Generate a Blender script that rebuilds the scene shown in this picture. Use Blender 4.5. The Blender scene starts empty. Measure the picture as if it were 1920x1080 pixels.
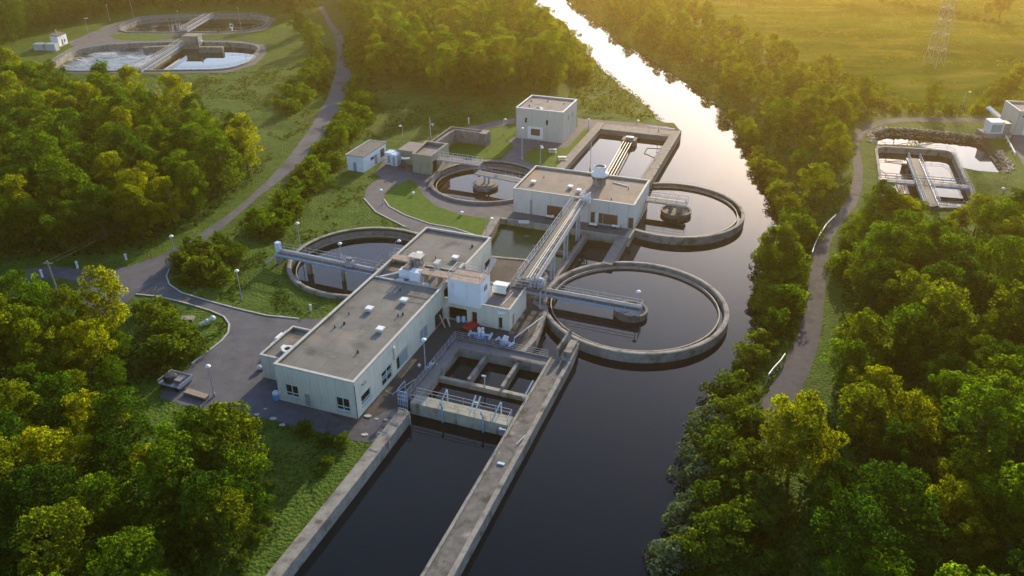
import bpy, math, random
import numpy as np
from mathutils import Vector, Matrix
from mathutils.geometry import delaunay_2d_cdt

R = math.radians
rng = np.random.default_rng(7)
random.seed(7)
scene = bpy.context.scene
COL = scene.collection

# ------------------------------------------------------------------ camera
CAM_H = 60.0
PITCH = R(29.0)
FOC = 1500.0
cam_d = bpy.data.cameras.new('camera')
cam_d.sensor_width = 36.0
cam_d.lens = FOC / 1920.0 * 36.0
cam_d.clip_end = 8000.0
cam_d.clip_start = 0.5
cam = bpy.data.objects.new('camera', cam_d)
COL.objects.link(cam)
cam.location = (0, 0, CAM_H)
cam.rotation_euler = (math.pi / 2 - PITCH, 0, 0)
scene.camera = cam

_c, _s = math.cos(PITCH), math.sin(PITCH)


def at(px, py, z=0.0):
    """Point of the place at height z that the photograph shows at (px, py)."""
    a = (px - 960) / FOC
    b = -(py - 540) / FOC
    d = (a, _c + b * _s, -_s + b * _c)
    k = (z - CAM_H) / d[2]
    return (d[0] * k, d[1] * k, z)


PR = R(-20.5)                      # the plant's own axes, turned against the view
UX, UY = math.cos(PR), math.sin(PR)
VX, VY = -math.sin(PR), math.cos(PR)
OX, OY, _ = at(513, 683, 5.3)


def pw(u, v, z=0.0):
    return (OX + u * UX + v * VX, OY + u * UY + v * VY, z)


def uv(p):
    dx, dy = p[0] - OX, p[1] - OY
    return (dx * UX + dy * UY, dx * VX + dy * VY)


def auv(px, py, z=0.0):
    return uv(at(px, py, z))


# ------------------------------------------------------------------ materials
MATS = {}


def nt(m):
    return m.node_tree.nodes, m.node_tree.links


def new_mat(name):
    m = bpy.data.materials.new(name)
    m.use_nodes = True
    MATS[name] = m
    return m


def ramp(n, stops):
    r = n.new('ShaderNodeValToRGB')
    e = r.color_ramp.elements
    while len(e) < len(stops):
        e.new(0.5)
    for k, (p, c) in enumerate(stops):
        e[k].position = p
        e[k].color = (*c, 1) if len(c) == 3 else c
    return r


def surf(name, cols, scale=1.0, rough=0.85, metal=0.0, bump=0.0, bscale=None, stretch=(1, 1, 1), stain=None,
         seams=None, detail=6, spec=0.3, bdist=0.1, cracks=None):
    """Noise-coloured surface. cols: colours spread over a noise; stain (colour, scale, threshold);
    seams (brick width, height, colour) draws joints; all in the object's own coordinates."""
    m = new_mat(name)
    n, l = nt(m)
    b = n['Principled BSDF']
    b.inputs['Roughness'].default_value = rough
    b.inputs['Metallic'].default_value = metal
    b.inputs['Specular IOR Level'].default_value = spec
    tc = n.new('ShaderNodeTexCoord')
    mp = n.new('ShaderNodeMapping')
    mp.inputs['Scale'].default_value = stretch
    l.new(tc.outputs['Object'], mp.inputs['Vector'])
    nz = n.new('ShaderNodeTexNoise')
    nz.inputs['Scale'].default_value = scale
    nz.inputs['Detail'].default_value = detail
    nz.inputs['Roughness'].default_value = 0.62
    l.new(mp.outputs['Vector'], nz.inputs['Vector'])
    k = len(cols)
    rp = ramp(n, [(0.28 + 0.44 * i / max(1, k - 1), c) for i, c in enumerate(cols)])
    l.new(nz.outputs['Fac'], rp.inputs['Fac'])
    out = rp.outputs['Color']

    def mix(fac, a, colr, mode='MIX'):
        x = n.new('ShaderNodeMix')
        x.data_type = 'RGBA'
        x.blend_type = mode
        if isinstance(fac, float):
            x.inputs['Factor'].default_value = fac
        else:
            l.new(fac, x.inputs['Factor'])
        l.new(a, x.inputs['A'])
        if isinstance(colr, tuple):
            x.inputs['B'].default_value = (*colr, 1)
        else:
            l.new(colr, x.inputs['B'])
        return x.outputs['Result']

    for st in ([stain] if stain and not isinstance(stain, list) else stain or []):
        c, sc, th = st[:3]
        s2 = n.new('ShaderNodeTexNoise')
        s2.inputs['Scale'].default_value = sc
        s2.inputs['Detail'].default_value = 5
        if len(st) > 3:
            mp2 = n.new('ShaderNodeMapping')
            mp2.inputs['Scale'].default_value = st[3]
            l.new(tc.outputs['Object'], mp2.inputs['Vector'])
            l.new(mp2.outputs['Vector'], s2.inputs['Vector'])
        else:
            l.new(tc.outputs['Object'], s2.inputs['Vector'])
        r2 = ramp(n, [(th, (0, 0, 0)), (th + 0.16, (1, 1, 1))])
        l.new(s2.outputs['Fac'], r2.inputs['Fac'])
        out = mix(r2.outputs['Color'], out, c)
    if seams:
        w, h, c, wid = seams
        br = n.new('ShaderNodeTexBrick')
        br.inputs['Scale'].default_value = 1.0
        br.inputs['Brick Width'].default_value = w
        br.inputs['Row Height'].default_value = h
        br.inputs['Mortar Size'].default_value = wid
        br.inputs['Mortar Smooth'].default_value = 0.4
        br.inputs['Color1'].default_value = (0, 0, 0, 1)
        br.inputs['Color2'].default_value = (0, 0, 0, 1)
        br.inputs['Mortar'].default_value = (1, 1, 1, 1)
        l.new(tc.outputs['Object'], br.inputs['Vector'])
        mm = n.new('ShaderNodeMath')
        mm.operation = 'MULTIPLY'
        mm.inputs[1].default_value = 0.6
        l.new(br.outputs['Color'], mm.inputs[0])
        out = mix(mm.outputs[0], out, c)
    if cracks:
        sc, wid, c = cracks
        dn = n.new('ShaderNodeTexNoise')
        dn.inputs['Scale'].default_value = 0.5
        dn.inputs['Detail'].default_value = 6
        l.new(tc.outputs['Object'], dn.inputs['Vector'])
        sc3 = n.new('ShaderNodeVectorMath')
        sc3.operation = 'SCALE'
        sc3.inputs['Scale'].default_value = 34.0
        l.new(dn.outputs['Color'], sc3.inputs[0])
        av = n.new('ShaderNodeVectorMath')
        av.operation = 'ADD'
        l.new(tc.outputs['Object'], av.inputs[0])
        l.new(sc3.outputs['Vector'], av.inputs[1])
        vo = n.new('ShaderNodeTexVoronoi')
        vo.feature = 'DISTANCE_TO_EDGE'
        vo.inputs['Scale'].default_value = sc
        l.new(av.outputs['Vector'], vo.inputs['Vector'])
        rc_ = ramp(n, [(0.0, (0.85, 0.85, 0.85)), (wid, (0, 0, 0))])
        l.new(vo.outputs['Distance'], rc_.inputs['Fac'])
        out = mix(rc_.outputs['Color'], out, c)
    l.new(out, b.inputs['Base Color'])
    if bump:
        nb = n.new('ShaderNodeTexNoise')
        nb.inputs['Scale'].default_value = bscale or scale * 4
        nb.inputs['Detail'].default_value = 6
        l.new(mp.outputs['Vector'], nb.inputs['Vector'])
        bp = n.new('ShaderNodeBump')
        bp.inputs['Strength'].default_value = bump
        bp.inputs['Distance'].default_value = bdist
        l.new(nb.outputs['Fac'], bp.inputs['Height'])
        l.new(bp.outputs['Normal'], b.inputs['Normal'])
    return m


def panel_mat(name, c1, c2, pitch=1.2, streak=(0.40, 0.40, 0.36)):
    """Vertical board cladding: joints along both wall directions and rain streaks."""
    m = new_mat(name)
    n, l = nt(m)
    b = n['Principled BSDF']
    b.inputs['Roughness'].default_value = 0.8
    b.inputs['Specular IOR Level'].default_value = 0.25
    tc = n.new('ShaderNodeTexCoord')
    sx = n.new('ShaderNodeSeparateXYZ')
    l.new(tc.outputs['Object'], sx.inputs[0])
    ad = n.new('ShaderNodeMath')
    ad.operation = 'ADD'
    l.new(sx.outputs['X'], ad.inputs[0])
    l.new(sx.outputs['Y'], ad.inputs[1])
    dv = n.new('ShaderNodeMath')
    dv.operation = 'DIVIDE'
    dv.inputs[1].default_value = pitch
    l.new(ad.outputs[0], dv.inputs[0])
    fr = n.new('ShaderNodeMath')
    fr.operation = 'FRACT'
    l.new(dv.outputs[0], fr.inputs[0])
    gt = n.new('ShaderNodeMath')
    gt.operation = 'LESS_THAN'
    gt.inputs[1].default_value = 0.045
    l.new(fr.outputs[0], gt.inputs[0])
    mp = n.new('ShaderNodeMapping')
    mp.inputs['Scale'].default_value = (3.2, 3.2, 0.28)
    l.new(tc.outputs['Object'], mp.inputs['Vector'])
    nz = n.new('ShaderNodeTexNoise')
    nz.inputs['Scale'].default_value = 1.5
    nz.inputs['Detail'].default_value = 7
    l.new(mp.outputs['Vector'], nz.inputs['Vector'])
    rp = ramp(n, [(0.3, c1), (0.55, c2), (0.8, tuple(0.75 * a for a in c2))])
    l.new(nz.outputs['Fac'], rp.inputs['Fac'])
    n2 = n.new('ShaderNodeTexNoise')
    n2.inputs['Scale'].default_value = 0.35
    n2.inputs['Detail'].default_value = 4
    l.new(tc.outputs['Object'], n2.inputs['Vector'])
    r2 = ramp(n, [(0.5, (0, 0, 0)), (0.75, (0.5, 0.5, 0.5))])
    l.new(n2.outputs['Fac'], r2.inputs['Fac'])
    x = n.new('ShaderNodeMix')
    x.data_type = 'RGBA'
    l.new(r2.outputs['Color'], x.inputs['Factor'])
    l.new(rp.outputs['Color'], x.inputs['A'])
    x.inputs['B'].default_value = (*streak, 1)
    y = n.new('ShaderNodeMix')
    y.data_type = 'RGBA'
    ml = n.new('ShaderNodeMath')
    ml.operation = 'MULTIPLY'
    ml.inputs[1].default_value = 0.3
    l.new(gt.outputs[0], ml.inputs[0])
    l.new(ml.outputs[0], y.inputs['Factor'])
    l.new(x.outputs['Result'], y.inputs['A'])
    y.inputs['B'].default_value = (0.12, 0.12, 0.11, 1)
    l.new(y.outputs['Result'], b.inputs['Base Color'])
    return m


def water_mat(name, base, rough=0.02, bump=0.05, scale=0.6, ior=1.33, bdist=0.05, foam=None):
    m = new_mat(name)
    n, l = nt(m)
    b = n['Principled BSDF']
    b.inputs['Base Color'].default_value = (*base, 1)
    b.inputs['Roughness'].default_value = rough
    b.inputs['IOR'].default_value = ior
    b.inputs['Specular IOR Level'].default_value = 0.5
    tc = n.new('ShaderNodeTexCoord')
    nb = n.new('ShaderNodeTexNoise')
    nb.inputs['Scale'].default_value = scale
    nb.inputs['Detail'].default_value = 3
    l.new(tc.outputs['Object'], nb.inputs['Vector'])
    bp = n.new('ShaderNodeBump')
    bp.inputs['Strength'].default_value = bump
    bp.inputs['Distance'].default_value = bdist
    l.new(nb.outputs['Fac'], bp.inputs['Height'])
    l.new(bp.outputs['Normal'], b.inputs['Normal'])
    if foam:
        c, sc, th, soft = foam
        nf = n.new('ShaderNodeTexNoise')
        nf.inputs['Scale'].default_value = sc
        nf.inputs['Detail'].default_value = 9
        nf.inputs['Roughness'].default_value = 0.7
        nf.inputs['Distortion'].default_value = 1.2
        l.new(tc.outputs['Object'], nf.inputs['Vector'])
        rf = ramp(n, [(th, (0, 0, 0)), (th + soft, (1, 1, 1))])
        l.new(nf.outputs['Fac'], rf.inputs['Fac'])
        x = n.new('ShaderNodeMix')
        x.data_type = 'RGBA'
        l.new(rf.outputs['Color'], x.inputs['Factor'])
        x.inputs['A'].default_value = (*base, 1)
        x.inputs['B'].default_value = (*c, 1)
        l.new(x.outputs['Result'], b.inputs['Base Color'])
        mr = n.new('ShaderNodeMapRange')
        mr.inputs['To Min'].default_value = rough
        mr.inputs['To Max'].default_value = 0.7
        l.new(rf.outputs['Color'], mr.inputs['Value'])
        l.new(mr.outputs['Result'], b.inputs['Roughness'])
    return m


def leaf_mat(name, ca, cb, trans, tcol, hue_var=0.5):
    """Leaves: diffuse with light coming through, varied from leaf to leaf and tree to tree."""
    m = new_mat(name)
    n, l = nt(m)
    n.remove(n['Principled BSDF'])
    out = n['Material Output']
    oi = n.new('ShaderNodeObjectInfo')
    ge = n.new('ShaderNodeNewGeometry')
    x = n.new('ShaderNodeMix')
    x.data_type = 'RGBA'
    md = n.new('ShaderNodeMath')
    md.operation = 'MULTIPLY_ADD'
    md.inputs[1].default_value = 0.45
    l.new(ge.outputs['Random Per Island'], md.inputs[0])
    m2 = n.new('ShaderNodeMath')
    m2.operation = 'MULTIPLY'
    m2.inputs[1].default_value = 0.55
    l.new(oi.outputs['Random'], m2.inputs[0])
    l.new(m2.outputs[0], md.inputs[2])
    l.new(md.outputs[0], x.inputs['Factor'])
    x.inputs['A'].default_value = (*ca, 1)
    x.inputs['B'].default_value = (*cb, 1)
    y = n.new('ShaderNodeMix')
    y.data_type = 'RGBA'
    y.blend_type = 'MULTIPLY'
    y.inputs['Factor'].default_value = 1
    l.new(x.outputs['Result'], y.inputs['A'])
    y.inputs['B'].default_value = (*tcol, 1)
    # puffs of young and older leaves differ in tone (0 where a mesh carries none: weeds)
    ta = n.new('ShaderNodeAttribute')
    ta.attribute_name = 'tone'
    tm = n.new('ShaderNodeMath')
    tm.operation = 'MAXIMUM'
    tm.inputs[1].default_value = .55
    l.new(ta.outputs['Fac'], tm.inputs[0])
    tv = n.new('ShaderNodeVectorMath')
    tv.operation = 'SCALE'
    l.new(x.outputs['Result'], tv.inputs[0])
    l.new(tm.outputs[0], tv.inputs['Scale'])
    l.new(tv.outputs['Vector'], y.inputs['A'])
    df = n.new('ShaderNodeBsdfDiffuse')
    tr = n.new('ShaderNodeBsdfTranslucent')
    l.new(tv.outputs['Vector'], df.inputs['Color'])
    l.new(y.outputs['Result'], tr.inputs['Color'])
    ms = n.new('ShaderNodeMixShader')
    ms.inputs['Fac'].default_value = trans
    l.new(df.outputs[0], ms.inputs[1])
    l.new(tr.outputs[0], ms.inputs[2])
    l.new(ms.outputs[0], out.inputs['Surface'])
    return m


# ground and paving
surf('grass', [(0.040, 0.084, 0.010), (0.068, 0.122, 0.014), (0.10, 0.152, 0.021)], 0.35, 0.95, bump=0.9, bscale=2.6, bdist=0.5,
     stain=[((0.10, 0.085, 0.03), 0.09, 0.60), ((0.018, 0.032, 0.008), 1.7, 0.55)], spec=0.1, detail=9)
surf('lawn', [(0.050, 0.105, 0.010), (0.078, 0.142, 0.014), (0.11, 0.168, 0.020)], 0.9, 0.95, bump=0.5, bscale=7, bdist=0.15,
     stain=[((0.11, 0.10, 0.03), 0.35, 0.60)], spec=0.1, detail=9)
surf('meadow', [(0.046, 0.088, 0.010), (0.092, 0.130, 0.018), (0.17, 0.172, 0.032)], 0.05, 0.95, bump=0.35, bscale=0.5, bdist=0.8,
     stain=[((0.028, 0.062, 0.007), 0.018, 0.48), ((0.20, 0.175, 0.034), 0.035, 0.55, (1, 2.8, 1)), ((0.020, 0.042, 0.006), 0.35, 0.60, (1, 1.8, 1)), ((0.21, 0.195, 0.042), 0.6, 0.63, (.6, 2.2, 1))], spec=0.0, detail=12, stretch=(1, 2.2, 1))
surf('asphalt', [(0.075, 0.077, 0.092), (0.098, 0.100, 0.117), (0.125, 0.126, 0.143)], 0.5, 0.9, bump=0.25, bscale=9, bdist=0.03,
     stain=[((0.050, 0.049, 0.054), 0.12, 0.52), ((0.13, 0.13, 0.14), 0.22, 0.66), ((0.042, 0.041, 0.042), 0.9, 0.66, (1, 0.14, 1))], detail=9, cracks=(0.034, 0.007, (0.03, 0.03, 0.034)))
surf('yard_concrete', [(0.050, 0.043, 0.043), (0.074, 0.064, 0.063), (0.10, 0.088, 0.085)], 0.4, 0.9, bump=0.2, bscale=8, bdist=0.03,
     stain=[((0.045, 0.038, 0.036), 0.2, 0.55), ((0.17, 0.145, 0.125), 0.5, 0.66)], seams=(5.0, 5.0, (0.04, 0.035, 0.033), 0.04), detail=9, cracks=(0.05, 0.008, (0.03, 0.027, 0.026)))
surf('gravel', [(0.062, 0.055, 0.062), (0.085, 0.076, 0.084), (0.112, 0.101, 0.109)], 0.8, 0.95, bump=0.3, bscale=12, bdist=0.04,
     stain=[((0.05, 0.045, 0.05), 0.25, 0.55), ((0.13, 0.118, 0.122), 0.5, 0.64)], detail=9)
surf('path_asphalt', [(0.095, 0.088, 0.097), (0.12, 0.111, 0.12), (0.15, 0.138, 0.147)], 0.6, 0.9, bump=0.2, bscale=9, bdist=0.03,
     stain=[((0.10, 0.09, 0.09), 0.2, 0.55)], detail=9)
surf('soil', [(0.03, 0.028, 0.018), (0.05, 0.045, 0.03)], 0.6, 0.95)
# concrete
surf('concrete', [(0.175, 0.162, 0.142), (0.255, 0.24, 0.214), (0.335, 0.318, 0.285)], 1.4, 0.85, bump=0.35, bscale=6, bdist=0.05,
     stain=[((0.085, 0.079, 0.068), 0.7, 0.52), ((0.40, 0.385, 0.36), 0.5, 0.66), ((0.10, 0.095, 0.086), 4.0, 0.60), ((0.12, 0.105, 0.085), 1.6, 0.60, (1, 1, 0.2))], detail=10)
surf('concrete_dark', [(0.085, 0.081, 0.077), (0.135, 0.129, 0.121), (0.19, 0.182, 0.17)], 1.1, 0.85, bump=0.4, bscale=7, bdist=0.05,
     stain=[((0.05, 0.047, 0.042), 0.5, 0.52), ((0.33, 0.315, 0.285), 0.42, 0.60), ((0.06, 0.056, 0.05), 3.0, 0.60), ((0.20, 0.15, 0.10), 0.8, 0.66)], detail=10)
surf('concrete_wall', [(0.24, 0.23, 0.185), (0.31, 0.30, 0.245), (0.38, 0.37, 0.31)], 0.7, 0.85, bump=0.2, bscale=5, bdist=0.04,
     stain=[((0.13, 0.125, 0.08), 0.8, 0.55, (1, 1, 0.25)), ((0.07, 0.068, 0.055), 0.35, 0.62)], detail=9)
surf('brown_concrete', [(0.14, 0.125, 0.118), (0.195, 0.175, 0.166), (0.245, 0.222, 0.21)], 0.8, 0.85, bump=0.2, bscale=5, bdist=0.04,
     stain=[((0.30, 0.27, 0.25), 1.1, 0.58, (1, 1, 0.2)), ((0.10, 0.085, 0.078), 0.6, 0.58)], detail=9)
panel_mat('cladding', (0.68, 0.635, 0.515), (0.63, 0.585, 0.475))
panel_mat('cladding_warm', (0.62, 0.585, 0.53), (0.58, 0.545, 0.49), 3.6, (0.51, 0.475, 0.42))
panel_mat('render_beige', (0.53, 0.49, 0.43), (0.50, 0.46, 0.40), 3.75, (0.43, 0.395, 0.34))
surf('white_wall', [(0.66, 0.68, 0.69), (0.74, 0.76, 0.77)], 0.6, 0.7, stain=((0.50, 0.51, 0.50), 0.8, 0.6, (1, 1, 0.25)))
surf('olive_wall', [(0.25, 0.25, 0.17), (0.30, 0.30, 0.21)], 0.7, 0.8, stain=((0.19, 0.185, 0.13), 0.9, 0.58, (1, 1, 0.3)))
surf('roofing', [(0.125, 0.121, 0.110), (0.165, 0.160, 0.146), (0.21, 0.203, 0.186)], 0.35, 0.9, bump=0.15, bscale=6, bdist=0.03,
     stain=[((0.075, 0.072, 0.066), 0.28, 0.54), ((0.27, 0.20, 0.145), 0.17, 0.60), ((0.27, 0.255, 0.225), 0.6, 0.64)],
     seams=(3.7, 5.2, (0.075, 0.068, 0.058), 0.045), detail=9)
surf('roofing_brown', [(0.17, 0.14, 0.125), (0.22, 0.18, 0.16), (0.26, 0.215, 0.19)], 0.35, 0.85, bump=0.15, bscale=6, bdist=0.03,
     stain=[((0.13, 0.105, 0.095), 0.3, 0.56), ((0.34, 0.22, 0.14), 0.16, 0.58)], seams=(4.6, 6.5, (0.11, 0.088, 0.078), 0.04), detail=9)
surf('roofing_dark', [(0.12, 0.112, 0.105), (0.16, 0.148, 0.138)], 0.6, 0.9, stain=((0.085, 0.08, 0.076), 0.4, 0.55), bump=0.15, bscale=7, bdist=0.03)
surf('roofing_mauve', [(0.20, 0.175, 0.168), (0.25, 0.22, 0.21)], 0.7, 0.9, stain=((0.15, 0.13, 0.125), 0.5, 0.56))
surf('coping', [(0.40, 0.385, 0.345), (0.48, 0.465, 0.42)], 1.0, 0.7, stain=((0.28, 0.265, 0.23), 1.2, 0.58))
surf('white_paint', [(0.66, 0.66, 0.64), (0.78, 0.78, 0.76)], 2.0, 0.5, stain=((0.45, 0.44, 0.41), 2.2, 0.62))
surf('galvanised', [(0.30, 0.32, 0.36), (0.40, 0.42, 0.46)], 3.0, 0.65)
surf('steel_grey', [(0.20, 0.20, 0.235), (0.28, 0.28, 0.32)], 2.0, 0.7)
surf('blue_steel', [(0.20, 0.29, 0.42), (0.28, 0.38, 0.52)], 2.0, 0.5, stain=((0.16, 0.14, 0.13), 1.6, 0.64))
surf('grating', [(0.10, 0.095, 0.09), (0.15, 0.142, 0.135)], 5.0, 0.8, bump=0.4, bscale=30, bdist=0.03)
surf('rust_deck', [(0.30, 0.22, 0.175), (0.38, 0.285, 0.225)], 1.2, 0.85, stain=((0.24, 0.16, 0.12), 1.0, 0.58))
surf('dark_metal', [(0.045, 0.045, 0.05), (0.075, 0.075, 0.08)], 3.0, 0.5, metal=0.3)
surf('machine', [(0.18, 0.17, 0.165), (0.34, 0.33, 0.32)], 2.5, 0.55, metal=0.3, stain=((0.16, 0.10, 0.07), 1.5, 0.60))
surf('weir_tan', [(0.30, 0.265, 0.22), (0.38, 0.34, 0.285)], 1.5, 0.7, stain=((0.18, 0.14, 0.10), 1.4, 0.56))
surf('pipe_tan', [(0.52, 0.48, 0.42), (0.60, 0.56, 0.50)], 1.5, 0.55, stain=((0.40, 0.34, 0.27), 1.4, 0.60))
surf('brown_door', [(0.085, 0.048, 0.030), (0.12, 0.07, 0.044)], 3.0, 0.6, stretch=(4, 4, 0.5))
surf('dark_inside', [(0.018, 0.018, 0.018), (0.03, 0.028, 0.026)], 2.0, 0.9)
surf('grey_door', [(0.25, 0.29, 0.30), (0.31, 0.35, 0.36)], 2.0, 0.5)
surf('teal_frame', [(0.46, 0.60, 0.60), (0.54, 0.68, 0.68)], 2.0, 0.5)
surf('blue_plastic', [(0.09, 0.25, 0.58), (0.13, 0.32, 0.66)], 2.0, 0.4)
surf('pale_blue', [(0.42, 0.54, 0.68), (0.52, 0.63, 0.75)], 3.0, 0.45)
surf('red_cloth', [(0.50, 0.020, 0.018), (0.62, 0.035, 0.03)], 2.0, 0.7, bump=0.5, bscale=3)
surf('timber', [(0.22, 0.18, 0.14), (0.34, 0.29, 0.23)], 2.0, 0.85, stretch=(4, 1, 1))
surf('pole_wood', [(0.20, 0.18, 0.16), (0.28, 0.26, 0.24)], 3.0, 0.85, stretch=(4, 4, 0.3))
surf('bark', [(0.05, 0.04, 0.03), (0.09, 0.075, 0.055)], 4.0, 0.95)
surf('rock', [(0.15, 0.132, 0.118), (0.21, 0.188, 0.168), (0.28, 0.255, 0.23)], 1.2, 0.9, bump=0.6, bscale=5)
surf('tyre', [(0.02, 0.02, 0.02), (0.03, 0.03, 0.03)], 3.0, 0.9)
g = new_mat('window_glass')
gb = g.node_tree.nodes['Principled BSDF']
gb.inputs['Base Color'].default_value = (0.010, 0.016, 0.016, 1)
gb.inputs['Roughness'].default_value = 0.08
# water
water_mat('river_water', (0.004, 0.007, 0.011), 0.012, 0.09, 0.6, 1.31, 0.03)
water_mat('tank_water', (0.007, 0.010, 0.015), 0.02, 0.03, 0.8, 1.33, 0.02)
water_mat('brown_water', (0.030, 0.019, 0.012), 0.02, 0.05, 0.7, 1.33, 0.02, foam=((0.22, 0.19, 0.16), 0.16, 0.70, 0.12))
water_mat('algae_water', (0.040, 0.060, 0.010), 0.16, 0.05, 0.8, 1.33, 0.02, foam=((0.26, 0.24, 0.19), 0.22, 0.60, 0.05))
water_mat('aerated_water', (0.025, 0.022, 0.022), 0.12, 0.8, 0.45, 1.33, 0.25, foam=((0.50, 0.49, 0.48), 0.10, 0.47, 0.16))
water_mat('churned_water', (0.030, 0.019, 0.015), 0.06, 0.4, 0.5, 1.33, 0.1, foam=((0.45, 0.43, 0.42), 0.055, 0.60, 0.14))
MATS['algae_water'].node_tree.nodes['Principled BSDF'].inputs['Specular IOR Level'].default_value = 0.2
# leaves
leaf_mat('leaf_green', (0.015, 0.042, 0.008), (0.040, 0.076, 0.010), 0.53, (6.2, 5.1, 0.4))
leaf_mat('leaf_yellow', (0.046, 0.077, 0.008), (0.083, 0.106, 0.009), 0.53, (5.9, 4.7, 0.4))
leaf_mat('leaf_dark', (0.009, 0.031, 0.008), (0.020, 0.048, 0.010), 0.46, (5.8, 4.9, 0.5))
leaf_mat('leaf_silver', (0.056, 0.095, 0.053), (0.092, 0.130, 0.073), 0.38, (2.2, 2.0, 0.7))
leaf_mat('leaf_weed', (0.035, 0.080, 0.010), (0.073, 0.116, 0.015), 0.46, (3.1, 2.5, 0.4))
leaf_mat('leaf_olive', (0.028, 0.056, 0.009), (0.057, 0.083, 0.011), 0.53, (5.9, 4.7, 0.4))

# ------------------------------------------------------------------ object helpers
ORG = {}


def tag(o, label=None, cat=None, group=None, kind=None):
    if label:
        o['label'] = label
    if cat:
        o['category'] = cat
    if group:
        o['group'] = group
    if kind:
        o['kind'] = kind
    return o


def thing(name, label, cat, p, frame='p', group=None):
    """An Empty at the thing's base; p in plant metres (frame 'p') or world metres (frame 'w')."""
    o = bpy.data.objects.new(name, None)
    o.empty_display_size = 0.5
    COL.objects.link(o)
    place(o, p, frame)
    tag(o, label, cat, group)
    return o


def place(o, p, frame):
    if frame == 'p':
        o.location = pw(p[0], p[1], p[2] if len(p) > 2 else 0)
        o.rotation_euler = (0, 0, PR)
    else:
        o.location = (p[0], p[1], p[2] if len(p) > 2 else 0)
    ORG[o.name] = (p[0], p[1], p[2] if len(p) > 2 else 0.0)


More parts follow.
